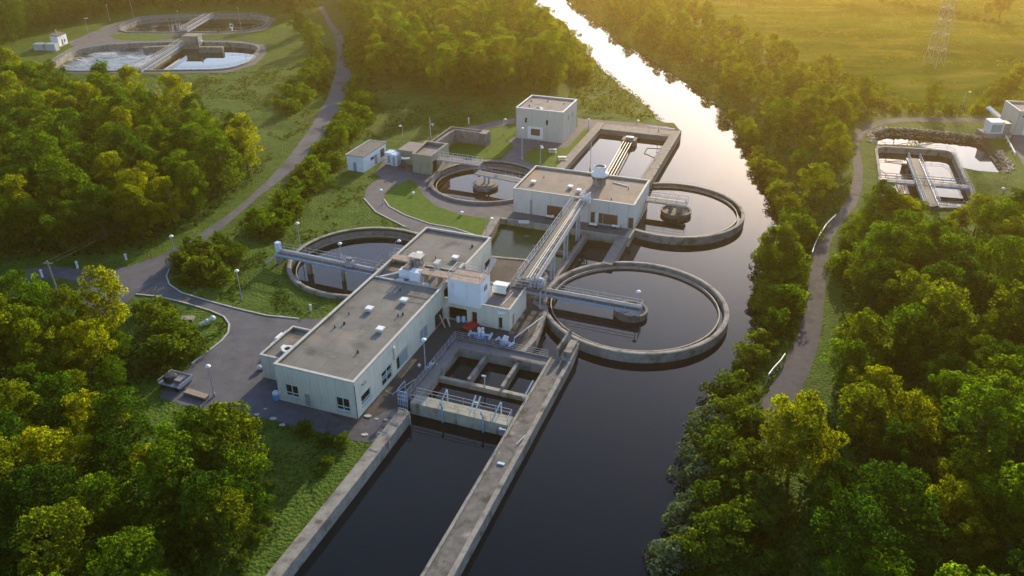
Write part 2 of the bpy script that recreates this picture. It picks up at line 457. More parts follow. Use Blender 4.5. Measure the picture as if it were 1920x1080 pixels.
class MB:
    """Collects boxes, prisms, tubes and turned shapes; build() links them as one mesh object."""

    def __init__(self):
        self.v, self.f, self.sm = [], [], []

    def add(self, vs, fs, smooth=False):
        k = len(self.v)
        self.v += [tuple(map(float, a)) for a in vs]
        self.f += [tuple(i + k for i in q) for q in fs]
        self.sm += [smooth] * len(fs)
        return self

    def box(self, x0, x1, y0, y1, z0, z1):
        vs = [(x0, y0, z0), (x1, y0, z0), (x1, y1, z0), (x0, y1, z0), (x0, y0, z1), (x1, y0, z1), (x1, y1, z1), (x0, y1, z1)]
        return self.add(vs, [(3, 2, 1, 0), (4, 5, 6, 7), (0, 1, 5, 4), (1, 2, 6, 5), (2, 3, 7, 6), (3, 0, 4, 7)])

    def prism(self, poly, z0, z1):
        n = len(poly)
        a = sum(poly[i][0] * poly[(i + 1) % n][1] - poly[(i + 1) % n][0] * poly[i][1] for i in range(n))
        if a < 0:
            poly = poly[::-1]
        vs = [(p[0], p[1], z0) for p in poly] + [(p[0], p[1], z1) for p in poly]
        fs = [tuple(range(n - 1, -1, -1)), tuple(range(n, 2 * n))]
        fs += [(i, (i + 1) % n, n + (i + 1) % n, n + i) for i in range(n)]
        return self.add(vs, fs)

    def bar(self, a, b, w, h=None):
        """A rectangular bar from a to b, w wide and h high."""
        h = h or w
        a, b = Vector(a), Vector(b)
        d = (b - a).normalized()
        s = d.cross(Vector((0, 0, 1)))
        if s.length < 1e-4:
            s = Vector((1, 0, 0))
        s = s.normalized() * w / 2
        t = s.cross(d).normalized() * h / 2
        vs = [a - s - t, a + s - t, a + s + t, a - s + t, b - s - t, b + s - t, b + s + t, b - s + t]
        return self.add(vs, [(3, 2, 1, 0), (4, 5, 6, 7), (0, 1, 5, 4), (1, 2, 6, 5), (2, 3, 7, 6), (3, 0, 4, 7)][::1])

    def tube(self, pts, r, n=8):
        pts = [Vector(p) for p in pts]
        vs, fs = [], []
        m = len(pts)
        for i, p in enumerate(pts):
            d = (pts[min(i + 1, m - 1)] - pts[max(i - 1, 0)]).normalized()
            s = d.cross(Vector((0, 0, 1)))
            if s.length < 1e-3:
                s = Vector((1, 0, 0))
            s.normalize()
            t = s.cross(d)
            rr = r[i] if isinstance(r, (list, tuple)) else r
            for k in range(n):
                a = 2 * math.pi * k / n
                vs.append(p + s * math.cos(a) * rr + t * math.sin(a) * rr)
        for i in range(m - 1):
            for k in range(n):
                fs.append((i * n + k, i * n + (k + 1) % n, (i + 1) * n + (k + 1) % n, (i + 1) * n + k))
        fs.append(tuple(range(n - 1, -1, -1)))
        fs.append(tuple((m - 1) * n + k for k in range(n)))
        return self.add(vs, fs, True)

    def lathe(self, c, prof, n=24, a0=0.0, a1=2 * math.pi, smooth=True):
        """prof: (radius, z) pairs turned about the vertical through c."""
        full = abs(a1 - a0 - 2 * math.pi) < 1e-6
        k = n if full else n + 1
        m = len(prof)
        vs, fs = [], []
        for i in range(k):
            a = a0 + (a1 - a0) * i / n
            for r, z in prof:
                vs.append((c[0] + r * math.cos(a), c[1] + r * math.sin(a), z))
        for i in range(n):
            j = (i + 1) % k
            for q in range(m - 1):
                fs.append((i * m + q, j * m + q, j * m + q + 1, i * m + q + 1))
        if not full:
            fs.append(tuple(range(m)))
            fs.append(tuple((k - 1) * m + q for q in range(m - 1, -1, -1)))
        return self.add(vs, fs, smooth)

    def ball(self, c, r, n=10, sz=1.0):
        prof = [(r * math.sin(math.pi * i / n), c[2] - sz * r * math.cos(math.pi * i / n)) for i in range(n + 1)]
        return self.lathe(c, prof, n * 2)

    def quad(self, a, b, c, d):
        return self.add([a, b, c, d], [(0, 1, 2, 3)])

    def build(self, name, mat, parent=None, frame='p', off=None):
        me = bpy.data.meshes.new(name)
        o3 = off if off is not None else (ORG[parent.name] if parent is not None else (0, 0, 0))
        me.from_pydata([(v[0] - o3[0], v[1] - o3[1], v[2] - o3[2]) for v in self.v], [], self.f)
        if any(self.sm):
            me.polygons.foreach_set('use_smooth', self.sm)
            try:
                me.set_sharp_from_angle(angle=R(40))
            except Exception:
                pass
        me.materials.append(MATS[mat] if isinstance(mat, str) else mat)
        me.update()
        o = bpy.data.objects.new(name, me)
        COL.objects.link(o)
        if parent is not None:
            o.parent = parent
            ORG[o.name] = o3
        elif frame == 'p':
            q = pw(o3[0], o3[1], o3[2])
            o.location = q
            o.rotation_euler = (0, 0, PR)
        else:
            o.location = o3
        return o


def solo(mb, name, mat, label, cat, p, frame='p', group=None):
    """A thing that is one mesh, with its origin at p."""
    o = mb.build(name, mat, None, frame, (p[0], p[1], p[2] if len(p) > 2 else 0))
    return tag(o, label, cat, group)


def copy_tree(o, parent=None):
    c = o.copy()
    COL.objects.link(c)
    if parent is not None:
        c.parent = parent
    for ch in [x for x in bpy.data.objects if x.parent == o]:
        copy_tree(ch, c)
    return c


KIDS = {}


def copy_thing(root, loc, rotz=0.0, scl=None, label=None, group=None):
    """A copy of a thing with copies of its parts and sub-parts (mesh data shared)."""
    if root.name not in KIDS:
        def kids(o):
            return [(ch, kids(ch)) for ch in o.children]
        bpy.context.view_layer.update()
        KIDS[root.name] = kids(root)

    def rec(tree, par):
        for ch, sub in tree:
            c = ch.copy()
            COL.objects.link(c)
            c.parent = par
            rec(sub, c)
    r = root.copy()
    COL.objects.link(r)
    r.location = loc
    r.rotation_euler = (0, 0, rotz)
    if scl is not None:
        r.scale = scl if isinstance(scl, tuple) else (scl, scl, scl)
    if label:
        r['label'] = label
    if group:
        r['group'] = group
    rec(KIDS[root.name], r)
    return r


def fast_mesh(name, verts, quads, mat):
    me = bpy.data.meshes.new(name)
    nv, nq = len(verts), len(quads)
    me.vertices.add(nv)
    me.vertices.foreach_set('co', np.ascontiguousarray(verts, dtype=np.float32).ravel())
    me.loops.add(nq * 4)
    me.loops.foreach_set('vertex_index', np.ascontiguousarray(quads, dtype=np.int32).ravel())
    me.polygons.add(nq)
    me.polygons.foreach_set('loop_start', np.arange(0, nq * 4, 4, dtype=np.int32))
    me.polygons.foreach_set('loop_total', np.full(nq, 4, dtype=np.int32))
    me.materials.append(MATS[mat] if isinstance(mat, str) else mat)
    me.update(calc_edges=True)
    me.validate()
    return me


def leaf_quads(pos, nrm, size, r, aspect=0.75):
    """One diamond leaf (a small twig of leaves) at each position."""
    n = len(pos)
    rv = r.normal(size=(n, 3))
    t = np.cross(nrm, rv)
    t /= np.linalg.norm(t, axis=1, keepdims=True) + 1e-9
    b = np.cross(nrm, t)
    s = size[:, None] if hasattr(size, 'shape') and len(np.shape(size)) else np.full((n, 1), size)
    a = t * s * 0.5
    c = b * s * 0.5 * aspect
    nn = nrm * s * 0.12
    v = np.stack([pos - a, pos - c * 1.0 + nn, pos + a, pos + c * 1.0 + nn], 1).reshape(-1, 3)
    q = np.arange(4 * n).reshape(n, 4)
    return v, q


def unit(a):
    return a / (np.linalg.norm(a, axis=1, keepdims=True) + 1e-9)


# ------------------------------------------------------------------ polygons of the place
def pxpoly(lst, z=0.0):
    return [at(x, y, z)[:2] for x, y in lst]


def puv(lst):
    return [pw(u, v)[:2] for u, v in lst]


def arc_poly(c, r, a0, a1, n):
    return [(c[0] + r * math.cos(a0 + (a1 - a0) * i / n), c[1] + r * math.sin(a0 + (a1 - a0) * i / n)) for i in range(n + 1)]


WATER_Z = -1.4
BANK_W = [(1005, -8), (1012, 14), (1053, 40), (1083, 82), (1123, 105), (1140, 122), (1172, 148), (1207, 175), (1237, 200), (1250, 216)]
BANK_E = [(1052, -8), (1066, 8), (1110, 35), (1152, 70), (1205, 98), (1262, 137), (1312, 172), (1362, 206), (1396, 242), (1412, 276), (1432, 312),
          (1458, 362), (1470, 390), (1455, 425), (1428, 480), (1432, 520), (1436, 550), (1430, 585), (1420, 625), (1390, 665), (1382, 695),
          (1350, 725), (1328, 765), (1308, 805), (1298, 850), (1296, 885), (1278, 935), (1272, 985), (1255, 1030), (1238, 1070),
          (1222, 1130), (1205, 1220), (1180, 1350)]
bank_w = [at(1000, -40)[:2]] + pxpoly(BANK_W)
bank_e = [at(1040, -40)[:2]] + pxpoly(BANK_E)
PLANT_EDGE = [(27.8, 123), (27.8, 77.4), (29.6, 77.4), (29.6, 60.6), (5.0, 60.6), (7.2, 45.3), (15.7, 46.6), (20.9, 42.6), (22.0, 33.6),
              (24.3, 32.0), (25.2, 24.0), (24.8, 20.3), (14.6, 20.3), (14.6, 4.5), (15.6, 2.0), (15.6, -3.0), (15.5, -24), (15.2, -48)]
river_poly = bank_w + puv(PLANT_EDGE) + bank_e[::-1]

T1C, T1R = (34.47, 76.57), 13.15      # round tanks, plant metres
T2C, T2R = (35.66, 38.8), 13.85
T3C, T3R = (-8.75, 36.7), 12.6
T4C, T4R = (-3.5, 76.4), 11.6
a3 = math.acos((0.1 - T3C[0]) / T3R)
a4 = math.acos((6.6 - T4C[0]) / T4R)
tank3_poly = puv(arc_poly(T3C, T3R - 0.5, a3, 2 * math.pi - a3, 72))
tank4_poly = puv(arc_poly(T4C, T4R - 0.5, a4, 2 * math.pi - a4, 72))
basin_n_poly = puv([(9.3, 77.5), (25.8, 77.5), (25.8, 117.6), (9.3, 117.6)])


def round_corners(p, r, n=6):
    """The polygon with its corners rounded."""
    out = []
    m = len(p)
    for i in range(m):
        a, b, c = Vector(p[i - 1]), Vector(p[i]), Vector(p[(i + 1) % m])
        u, w = (a - b), (c - b)
        k = min(r, u.length * 0.48, w.length * 0.48)
        s, e = b + u.normalized() * k, b + w.normalized() * k
        for j in range(n + 1):
            t = j / n
            out.append(tuple((1 - t) ** 2 * s + 2 * t * (1 - t) * b + t * t * e))
    return out


ditch1 = round_corners(pxpoly([(88, 128), (103, 133), (160, 134), (273, 133), (424, 131), (468, 118), (488, 95), (478, 85), (440, 81), (330, 80), (253, 82), (180, 87), (136, 97)]), 6)
ditch2 = round_corners(pxpoly([(225, 57), (236, 61), (300, 61.5), (370, 61), (447, 59), (470, 57), (496, 49), (505, 34), (478, 30), (427, 29), (360, 31), (268, 37), (232, 50)]), 5)
epond = pxpoly([(1640, 272), (1636, 250), (1662, 242), (1700, 243), (1783, 252), (1846, 259), (1864, 280), (1888, 312), (1884, 324), (1833, 320), (1800, 313), (1786, 285), (1767, 281), (1717, 274), (1655, 271)])
etank = round_corners(pxpoly([(1640, 276), (1786, 285), (1822, 362), (1832, 392), (1656, 392)]), 3.0)
HOLES = [river_poly, tank3_poly, tank4_poly, basin_n_poly, ditch1, ditch2, epond, etank]


def inside(pts, poly):
    pts = np.asarray(pts)
    x, y = pts[:, 0], pts[:, 1]
    r = np.zeros(len(pts), bool)
    n = len(poly)
    for i in range(n):
        x0, y0 = poly[i]
        x1, y1 = poly[(i + 1) % n]
        if y0 == y1:
            continue
        c = ((y0 > y) != (y1 > y)) & (x < (x1 - x0) * (y - y0) / (y1 - y0) + x0)
        r ^= c
    return r


def dist(pts, line, closed=False):
    pts = np.asarray(pts, float)[:, :2]
    d = np.full(len(pts), 1e9)
    n = len(line)
    for i in range(n if closed else n - 1):
        a, b = np.array(line[i][:2]), np.array(line[(i + 1) % n][:2])
        ab = b - a
        t = np.clip(((pts - a) @ ab) / max(ab @ ab, 1e-9), 0, 1)
        d = np.minimum(d, np.linalg.norm(pts - a - t[:, None] * ab, axis=1))
    return d


def smooth(x, a, b):
    t = np.clip((x - a) / (b - a), 0, 1)
    return t * t * (3 - 2 * t)


# paved surfaces, outlines at ground level
ROAD = [(596, 12), (612, 40), (626, 65), (633, 100), (629, 140), (613, 185), (583, 238), (545, 290), (500, 340), (458, 378), (420, 408), (352, 453),
        (290, 483), (240, 500), (190, 508), (150, 505), (100, 499), (50, 505), (-40, 530), (-40, 552), (50, 528), (104, 520), (140, 527), (154, 542),
        (152, 570), (185, 590), (230, 575), (255, 552), (300, 557), (345, 568), (395, 583), (420, 594), (430, 608), (428, 624), (415, 640), (392, 658), (360, 682),
        (338, 706), (308, 722), (300, 745), (345, 760), (400, 768), (450, 776), (520, 790), (580, 806), (650, 824), (690, 830), (712, 824), (728, 806), (748, 790), (762, 776)]
road_tail = [(600, 598), (560, 598), (500, 592), (440, 578), (385, 563), (340, 549), (318, 534), (312, 519), (318, 505), (345, 482), (372, 460),
             (415, 430), (450, 400), (490, 365), (550, 320), (590, 275), (623, 230), (647, 180), (657, 140), (653, 100), (640, 65), (620, 38), (606, 12)]
road = pxpoly(ROAD) + puv([(14.2, 4.6), (6, 6), (5, 25), (0.5, 25.5), (-1.8, 21.5)]) + pxpoly(road_tail)
yard = puv([(5, 0.5), (11, -1.5), (14.4, 4.0), (14.6, 20.3), (24.8, 20.3), (25.2, 24), (24.3, 32.0), (22.0, 33.6), (20.9, 42.6), (15.7, 46.6), (7.2, 45.3), (5.0, 60.6), (3.5, 60.4),
            (4.5, 46), (5, 30)])
north = pxpoly([(684, 372), (685, 356), (698, 343), (716, 333), (702, 327), (722, 298), (775, 312), (806, 326), (836, 288), (870, 296), (938, 300),
                (962, 276), (953, 264), (966, 256), (1056, 268), (1088, 232), (1105, 232), (1118, 238), (1075, 300), (1085, 340), (1200, 380)]) + puv([(29.6, 64), (29.6, 60.6), (5.0, 60.6), (6.9, 46)]) + \
    pxpoly([(925, 480), (800, 446), (760, 426), (730, 411), (705, 398)])
path_n = pxpoly([(850, 247), (880, 238), (905, 232), (966, 221), (966, 231), (915, 241), (880, 246), (862, 250)])
path_e = pxpoly([(1083, 222), (1120, 225), (1200, 231), (1256, 238), (1262, 245), (1120, 241), (1082, 234)])
track = pxpoly([(1925, 222), (1850, 221), (1760, 221), (1700, 221), (1655, 224), (1622, 233), (1603, 248), (1597, 270), (1599, 300), (1602, 325), (1592, 368), (1570, 402), (1541, 440),
                (1526, 468), (1520, 500), (1515, 540), (1509, 580), (1499, 620), (1481, 662), (1462, 695), (1445, 722), (1425, 765), (1420, 850), (1460, 850), (1475, 790), (1500, 738), (1517, 700), (1532, 655),
                (1541, 610), (1546, 560), (1548, 520), (1553, 472), (1562, 445), (1581, 415), (1606, 385), (1617, 350), (1618, 312), (1613, 290), (1612, 268), (1622, 250), (1650, 234), (1700, 229), (1850, 229), (1925, 231)])
apron_e = pxpoly([(1897, 252), (1940, 256), (1960, 330), (1920, 312), (1905, 285)])
ditch_ring = pxpoly([(76, 128), (100, 137), (273, 138), (428, 136), (478, 122), (500, 100), (496, 84), (440, 76), (330, 76), (320, 72), (350, 67), (460, 63), (500, 55), (518, 34), (480, 25), (360, 26),
                     (262, 30), (200, 48), (150, 70), (125, 80), (140, 88), (110, 103)])
island_lawn = pxpoly([(204, 66), (225, 63), (300, 65), (330, 66), (315, 73), (285, 77), (230, 75), (212, 71)])
lawn_a = pxpoly([(720, 374), (723, 362), (740, 347), (770, 337), (782, 345), (792, 366), (816, 386), (860, 402), (905, 409), (962, 413), (964, 420), (938, 452), (925, 472), (921, 452), (852, 428), (806, 420), (760, 404), (730, 388)])
lawn_b = pxpoly([(842, 283), (850, 268), (905, 250), (918, 243), (966, 234), (966, 252), (950, 260), (946, 265), (962, 270), (960, 279), (940, 297), (900, 298), (868, 292)])
lawn_c = pxpoly([(984, 302), (983, 290), (1000, 277), (1040, 278), (1066, 276), (1094, 243), (1103, 238), (1107, 240), (1070, 298), (1056, 317), (1010, 311)])
PAVED = [road, yard, north, path_n, path_e, track, apron_e, ditch_ring]
field_line = pxpoly([(1270, -30), (1290, 20), (1380, 70), (1470, 118), (1530, 142), (1610, 165), (1680, 200), (1800, 212), (1880, 216), (2000, 215), (2300, 205), (2600, 100), (2000, -60)])


def vnoise(x, y, s, seed=0):
    """Smooth value noise on numpy arrays."""
    r = np.random.default_rng(seed).random((64, 64))
    fx, fy = x / s, y / s
    ix, iy = np.floor(fx).astype(int), np.floor(fy).astype(int)
    tx, ty = fx - ix, fy - iy
    tx, ty = tx * tx * (3 - 2 * tx), ty * ty * (3 - 2 * ty)
    g = lambda a, b: r[a % 64, b % 64]
    return (g(ix, iy) * (1 - tx) + g(ix + 1, iy) * tx) * (1 - ty) + (g(ix, iy + 1) * (1 - tx) + g(ix + 1, iy + 1) * tx) * ty


def ground_z(pts):
    pts = np.asarray(pts, float)
    x, y = pts[:, 0], pts[:, 1]
    d = np.full(len(pts), 1e9)
    for p in PAVED + [ditch1, ditch2, epond, etank, tank3_poly, tank4_poly]:
        d = np.minimum(d, dist(pts, p, True))
        d[inside(pts, p)] = 0
    pu = np.array([uv(p) for p in pts])
    core = (pu[:, 0] > -10) & (pu[:, 0] < 32) & (pu[:, 1] > -60) & (pu[:, 1] < 126)
    k = smooth(d, 0.8, 7.0)
    h = (vnoise(x, y, 9, 1) - 0.45) * 0.9 + (vnoise(x, y, 3.1, 2) - 0.5) * 0.5
    fld = inside(pts, field_line)
    h = np.where(fld, (vnoise(x + 0.35 * y, y * 2.4, 34, 3) - 0.5) * 1.5 + (vnoise(x, y * 1.6, 9, 4) - 0.5) * 0.9, h)
    h = np.where(core, h * 0.25, h)
    z = h * k
    bd = np.minimum(dist(pts, bank_w), dist(pts, bank_e))
    z = z * smooth(bd, 1, 6) - 2.6 * (1 - smooth(bd, 0.0, 3.6))
    return z


def sheet(name, poly, z, mat, step=6.0, holes=True, zf=None, grid=None):
    """A sheet laid over the outline, cut out round the tanks, ponds and river."""
    xs = [p[0] for p in poly]
    ys = [p[1] for p in poly]
    x0, x1, y0, y1 = min(xs), max(xs), min(ys), max(ys)
    pts, edges = [], []

    def loop(pl, seg=None):
        k = len(pts)
        out = []
        for i in range(len(pl)):
            a, b = pl[i], pl[(i + 1) % len(pl)]
            L = math.hypot(b[0] - a[0], b[1] - a[1])
            m = max(1, int(L / seg)) if seg else 1
            for j in range(m):
                t = j / m
                out.append((a[0] + (b[0] - a[0]) * t, a[1] + (b[1] - a[1]) * t))
        pts.extend(out)
        edges.extend((k + i, k + (i + 1) % len(out)) for i in range(len(out)))
    loop(poly, step)
    hs = []
    if holes:
        for h in HOLES:
            hx = [p[0] for p in h]
            hy = [p[1] for p in h]
            if max(hx) > x0 and min(hx) < x1 and max(hy) > y0 and min(hy) < y1:
                hs.append(h)
                loop(h, step)
    gx, gy = np.meshgrid(np.arange(x0, x1, step), np.arange(y0, y1, step))
    gp = np.stack([gx.ravel(), gy.ravel()], 1) + rng.uniform(-0.3, 0.3, (gx.size, 2)) * step
    if grid is not None:
        gp = grid
    gp = gp[inside(gp, poly)]
    pts += [tuple(p) for p in gp]
    r = delaunay_2d_cdt([Vector(p) for p in pts], edges, [], 0, 1e-4)
    vs = np.array([(v.x, v.y) for v in r[0]])
    fs = [tuple(f) for f in r[2]]
    cen = np.array([vs[list(f)].mean(axis=0) for f in fs])
    ok = inside(cen, poly)
    for h in hs:
        ok &= ~inside(cen, h)
    fs = [f for f, k in zip(fs, ok) if k]
    zz = zf(vs) if zf else np.full(len(vs), z)
    fs2 = []
    for f in fs:
        a = sum(vs[f[i]][0] * vs[f[(i + 1) % len(f)]][1] - vs[f[(i + 1) % len(f)]][0] * vs[f[i]][1] for i in range(len(f)))
        fs2.append(f if a > 0 else f[::-1])
    me = bpy.data.meshes.new(name)
    me.from_pydata([(p[0], p[1], q) for p, q in zip(vs, zz)], [], fs2)
    me.materials.append(MATS[mat])
    me.polygons.foreach_set('use_smooth', [True] * len(me.polygons))
    o = bpy.data.objects.new(name, me)
    COL.objects.link(o)
    tag(o, kind='structure')
    return o

# ------------------------------------------------------------------ the setting
gl = []
for (x0, x1, y0, y1, st) in [(-130, 130, 40, 250, 3.0), (-200, 260, 250, 420, 4.5), (-500, 600, -60, 800, 22.0), (-2900, 2900, -400, 4900, 240.0)]:
    gx, gy = np.meshgrid(np.arange(x0, x1, st), np.arange(y0, y1, st))
    q = np.stack([gx.ravel(), gy.ravel()], 1) + rng.uniform(-0.3, 0.3, (gx.size, 2)) * st
    for (a0, a1, b0, b1) in gl[0::2]:
        q = q[~((q[:, 0] > a0) & (q[:, 0] < a1) & (q[:, 1] > b0) & (q[:, 1] < b1))]
    gl += [(x0, x1, y0, y1), q]
ground = sheet('ground', [(-3000, -500), (3000, -500), (3000, 5000), (-3000, 5000)], 0, 'grass', 5.0, True, ground_z, np.concatenate(gl[1::2]))
# the field beyond the river is the same ground under longer, drier grass
me = ground.data
me.materials.append(MATS['meadow'])
fc = np.array([p.center[:2] for p in me.polygons])
me.polygons.foreach_set('material_index', inside(fc, field_line).astype(np.int32))

sheet('road', road, 0.02, 'asphalt', 6)
sheet('yard_pavement', yard, 0.03, 'yard_concrete', 8)
sheet('plant_path', north, 0.024, 'path_asphalt', 8)
sheet('meadow_path', path_n, 0.02, 'path_asphalt', 8)
sheet('basin_path', path_e, 0.02, 'path_asphalt', 8)
sheet('gravel_track', track, 0.03, 'gravel', 8)
sheet('garage_apron', apron_e, 0.035, 'asphalt', 8)
sheet('ditch_path', ditch_ring, 0.03, 'path_asphalt', 8)
sheet('lawn', island_lawn, 0.06, 'lawn', 6, False)
sheet('lawn', lawn_a, 0.06, 'lawn', 4, True)
sheet('lawn', lawn_b, 0.06, 'lawn', 4, False)
sheet('lawn', lawn_c, 0.06, 'lawn', 4, False)


def kerb(pts, w=.22, h=.12):
    P0 = [Vector((q[0], q[1], h / 2 + .01)) for q in (at(*p_) for p_ in pts)]
    mb_ = MB()
    for a_, b_ in zip(P0[:-1], P0[1:]):
        mb_.bar(a_, b_, w, h)
    o_ = mb_.build('kerb', 'coping', None, 'w', (0, 0, 0))
    tag(o_, kind='structure')


MBK = [[(255, 552), (300, 557), (345, 568), (395, 583), (420, 594), (430, 608), (428, 624), (415, 640), (392, 658), (360, 682)],
       [(318, 505), (312, 519), (318, 534), (340, 549), (385, 563), (440, 578), (500, 592), (560, 598)],
       [(720, 374), (730, 388), (760, 404), (806, 420), (852, 428), (921, 452)], [(682, 372), (705, 398), (730, 411), (760, 426)]]


def flat(name, poly, z, mat):
    o = sheet(name, poly, z, mat, 12, False)
    return o


def grow(poly, k):
    cx = sum(p[0] for p in poly) / len(poly)
    cy = sum(p[1] for p in poly) / len(poly)
    return [(cx + (p[0] - cx) * k, cy + (p[1] - cy) * k) for p in poly]


flat('river_water', [at(900, -60)[:2], at(1300, -60)[:2], at(1560, 120)[:2], at(1640, 420)[:2], at(1500, 1360)[:2], (10, 15), (-35, 15), pw(2, 40)[:2], pw(2, 70)[:2], pw(9.0, 70)[:2], pw(27, 78)[:2], pw(27, 124)[:2], at(1150, 200)[:2]], WATER_Z, 'river_water')
mbw = MB()
tk2w = arc_poly(T2C, T2R - 0.9, 0, 2 * math.pi, 64)[:-1]
tk1w = arc_poly(T1C, T1R - 0.7, -R(113), R(118), 60)
flat('tank_water', puv(tk2w), -0.75, 'tank_water')
flat('tank_water', puv(tk1w), -0.75, 'tank_water')
flat('tank_water', tank3_poly, -0.9, 'tank_water')
flat('tank_water', tank4_poly, -0.9, 'brown_water')
flat('basin_water', basin_n_poly, -0.95, 'tank_water')
flat('pond_water', puv([(4.6, 45), (16.2, 46.0), (21.4, 42.3), (21.6, 61), (4.6, 61)]), -1.0, 'algae_water')
d1a, d1b = at(262, 132), at(338, 81)
d2a, d2b = at(350, 60), at(394, 29)


def side(p, a, b):
    return (b[0] - a[0]) * (p[1] - a[1]) - (b[1] - a[1]) * (p[0] - a[0])


def cut(poly, a, b, keep):
    out = []
    n = len(poly)
    for i in range(n):
        p, q = poly[i], poly[(i + 1) % n]
        sp, sq = side(p, a, b) * keep, side(q, a, b) * keep
        if sp >= 0:
            out.append(p)
        if sp * sq < 0:
            t = sp / (sp - sq)
            out.append((p[0] + (q[0] - p[0]) * t, p[1] + (q[1] - p[1]) * t))
    return out


flat('ditch_water', cut(ditch1, d1a, d1b, 1), -1.4, 'aerated_water')
flat('ditch_water', cut(ditch1, d1a, d1b, -1), -1.4, 'tank_water')
flat('ditch_water', cut(ditch2, d2a, d2b, 1), -1.4, 'churned_water')
flat('ditch_water', cut(ditch2, d2a, d2b, -1), -1.4, 'brown_water')
flat('settling_pond_water', grow(epond, 1.0), -1.2, 'tank_water')
flat('settling_tank_water', etank, -1.0, 'tank_water')

for k_ in MBK:
    kerb(k_)

# ------------------------------------------------------------------ parts used by many things


def railing(mb, path, h=1.1, post=2.0, r=0.028, rails=(1.0, 0.55), n=5):
    """Posts and rails along a path (appended to mb)."""
    for a, b in zip(path[:-1], path[1:]):
        a, b = Vector(a), Vector(b)
        L = (b - a).length
        m = max(1, round(L / post))
        for i in range(m + 1):
            p = a + (b - a) * i / m
            mb.tube([p, p + Vector((0, 0, h))], r, n)
        for f in rails:
            z = Vector((0, 0, h * f))
            mb.tube([a + z, b + z], r * 1.15, n)
    return mb


def wall_skin(mb, a, b, z0, z1, outward, holes=(), depth=0.22):
    """Outer face of a wall from a to b with openings [(s0, s1, za, zb)] and their reveals."""
    a, b = Vector((*a, 0)), Vector((*b, 0))
    L = (b - a).length
    d = (b - a) / L
    nrm = Vector((*outward, 0))
    ss = sorted({0.0, L, *[h[0] for h in holes], *[h[1] for h in holes]})
    zs = sorted({z0, z1, *[h[2] for h in holes], *[h[3] for h in holes]})
    P = lambda s, z, k=0.0: tuple(a + d * s + Vector((0, 0, z)) - nrm * k)
    flip = d.cross(Vector((0, 0, 1))).dot(nrm) < 0

    def q(*p):
        mb.add(p[::-1] if flip else p, [(0, 1, 2, 3)])
    for s0, s1 in zip(ss[:-1], ss[1:]):
        for y0, y1 in zip(zs[:-1], zs[1:]):
            cs, cz = (s0 + s1) / 2, (y0 + y1) / 2
            if any(h[0] < cs < h[1] and h[2] < cz < h[3] for h in holes):
                continue
            q(P(s0, y0), P(s1, y0), P(s1, y1), P(s0, y1))
    for s0, s1, y0, y1 in holes:
        q(P(s0, y0), P(s0, y1), P(s0, y1, depth), P(s0, y0, depth))
        q(P(s1, y1), P(s1, y0), P(s1, y0, depth), P(s1, y1, depth))
        q(P(s0, y1), P(s1, y1), P(s1, y1, depth), P(s0, y1, depth))
        q(P(s1, y0), P(s0, y0), P(s0, y0, depth), P(s1, y0, depth))


def window(parent, a, b, outward, hole, frame_mat='teal_frame', depth=0.16, bars=(0.5,), hbars=(0.3,), fw=0.12, glass='window_glass', sill=True, name='window'):
    """A window in the wall a-b: frame (with its pane and sill as pieces)."""
    a, b = Vector((*a, 0)), Vector((*b, 0))
    d = (b - a).normalized()
    nrm = Vector((*outward, 0))
    s0, s1, z0, z1 = hole
    P = lambda s, z, k: a + d * s + Vector((0, 0, z)) - nrm * k
    mb = MB()
    k = depth - 0.03
    g_ = fw / 2
    mb.bar(P(s0, z0 + g_, k), P(s1, z0 + g_, k), 0.08, fw)
    mb.bar(P(s0, z1 - g_, k), P(s1, z1 - g_, k), 0.08, fw)
    for s in (s0 + g_, s1 - g_):
        mb.bar(P(s, z0 + fw, k), P(s, z1 - fw, k), 0.078, fw)
    for t in bars:
        s = s0 + (s1 - s0) * t
        mb.bar(P(s, z0 + fw, k), P(s, z1 - fw, k), 0.07, fw * 0.8)
    for t in hbars:
        z = z0 + (z1 - z0) * t
        mb.bar(P(s0 + fw, z, k), P(s1 - fw, z, k), 0.074, fw * 0.8)
    w = mb.build(name, frame_mat, parent)
    gm = MB()
    gm.quad(P(s0, z0, depth), P(s1, z0, depth), P(s1, z1, depth), P(s0, z1, depth))
    gm.build('pane', glass, w)
    if sill:
        sm = MB()
        sm.bar(P(s0 - 0.06, z0 - 0.045, -0.04), P(s1 + 0.06, z0 - 0.045, -0.04), 0.16, 0.07)
        sm.build('sill', 'coping', w)
    return w


def door(parent, a, b, outward, hole, mat='grey_door', depth=0.14, name='door', handle=True, ribs=0):
    a, b = Vector((*a, 0)), Vector((*b, 0))
    d = (b - a).normalized()
    nrm = Vector((*outward, 0))
    s0, s1, z0, z1 = hole
    P = lambda s, z, k: a + d * s + Vector((0, 0, z)) - nrm * k
    mb = MB()
    mb.bar(P((s0 + s1) / 2, z0, depth), P((s0 + s1) / 2, z1, depth), s1 - s0, 0.05) if False else None
    mb.quad(P(s0, z0, depth), P(s1, z0, depth), P(s1, z1, depth), P(s0, z1, depth))
    for i in range(ribs):
        z = z0 + (z1 - z0) * (i + 0.5) / ribs
        mb.bar(P(s0 + 0.03, z, depth - 0.012), P(s1 - 0.03, z, depth - 0.012), 0.03, 0.05)
    o = mb.build(name, mat, parent)
    if handle:
        hm = MB()
        hm.bar(P(s1 - 0.18, z0 + 0.95, depth - 0.05), P(s1 - 0.06, z0 + 0.95, depth - 0.05), 0.05, 0.04)
        hm.build('handle', 'galvanised', o)
    return o


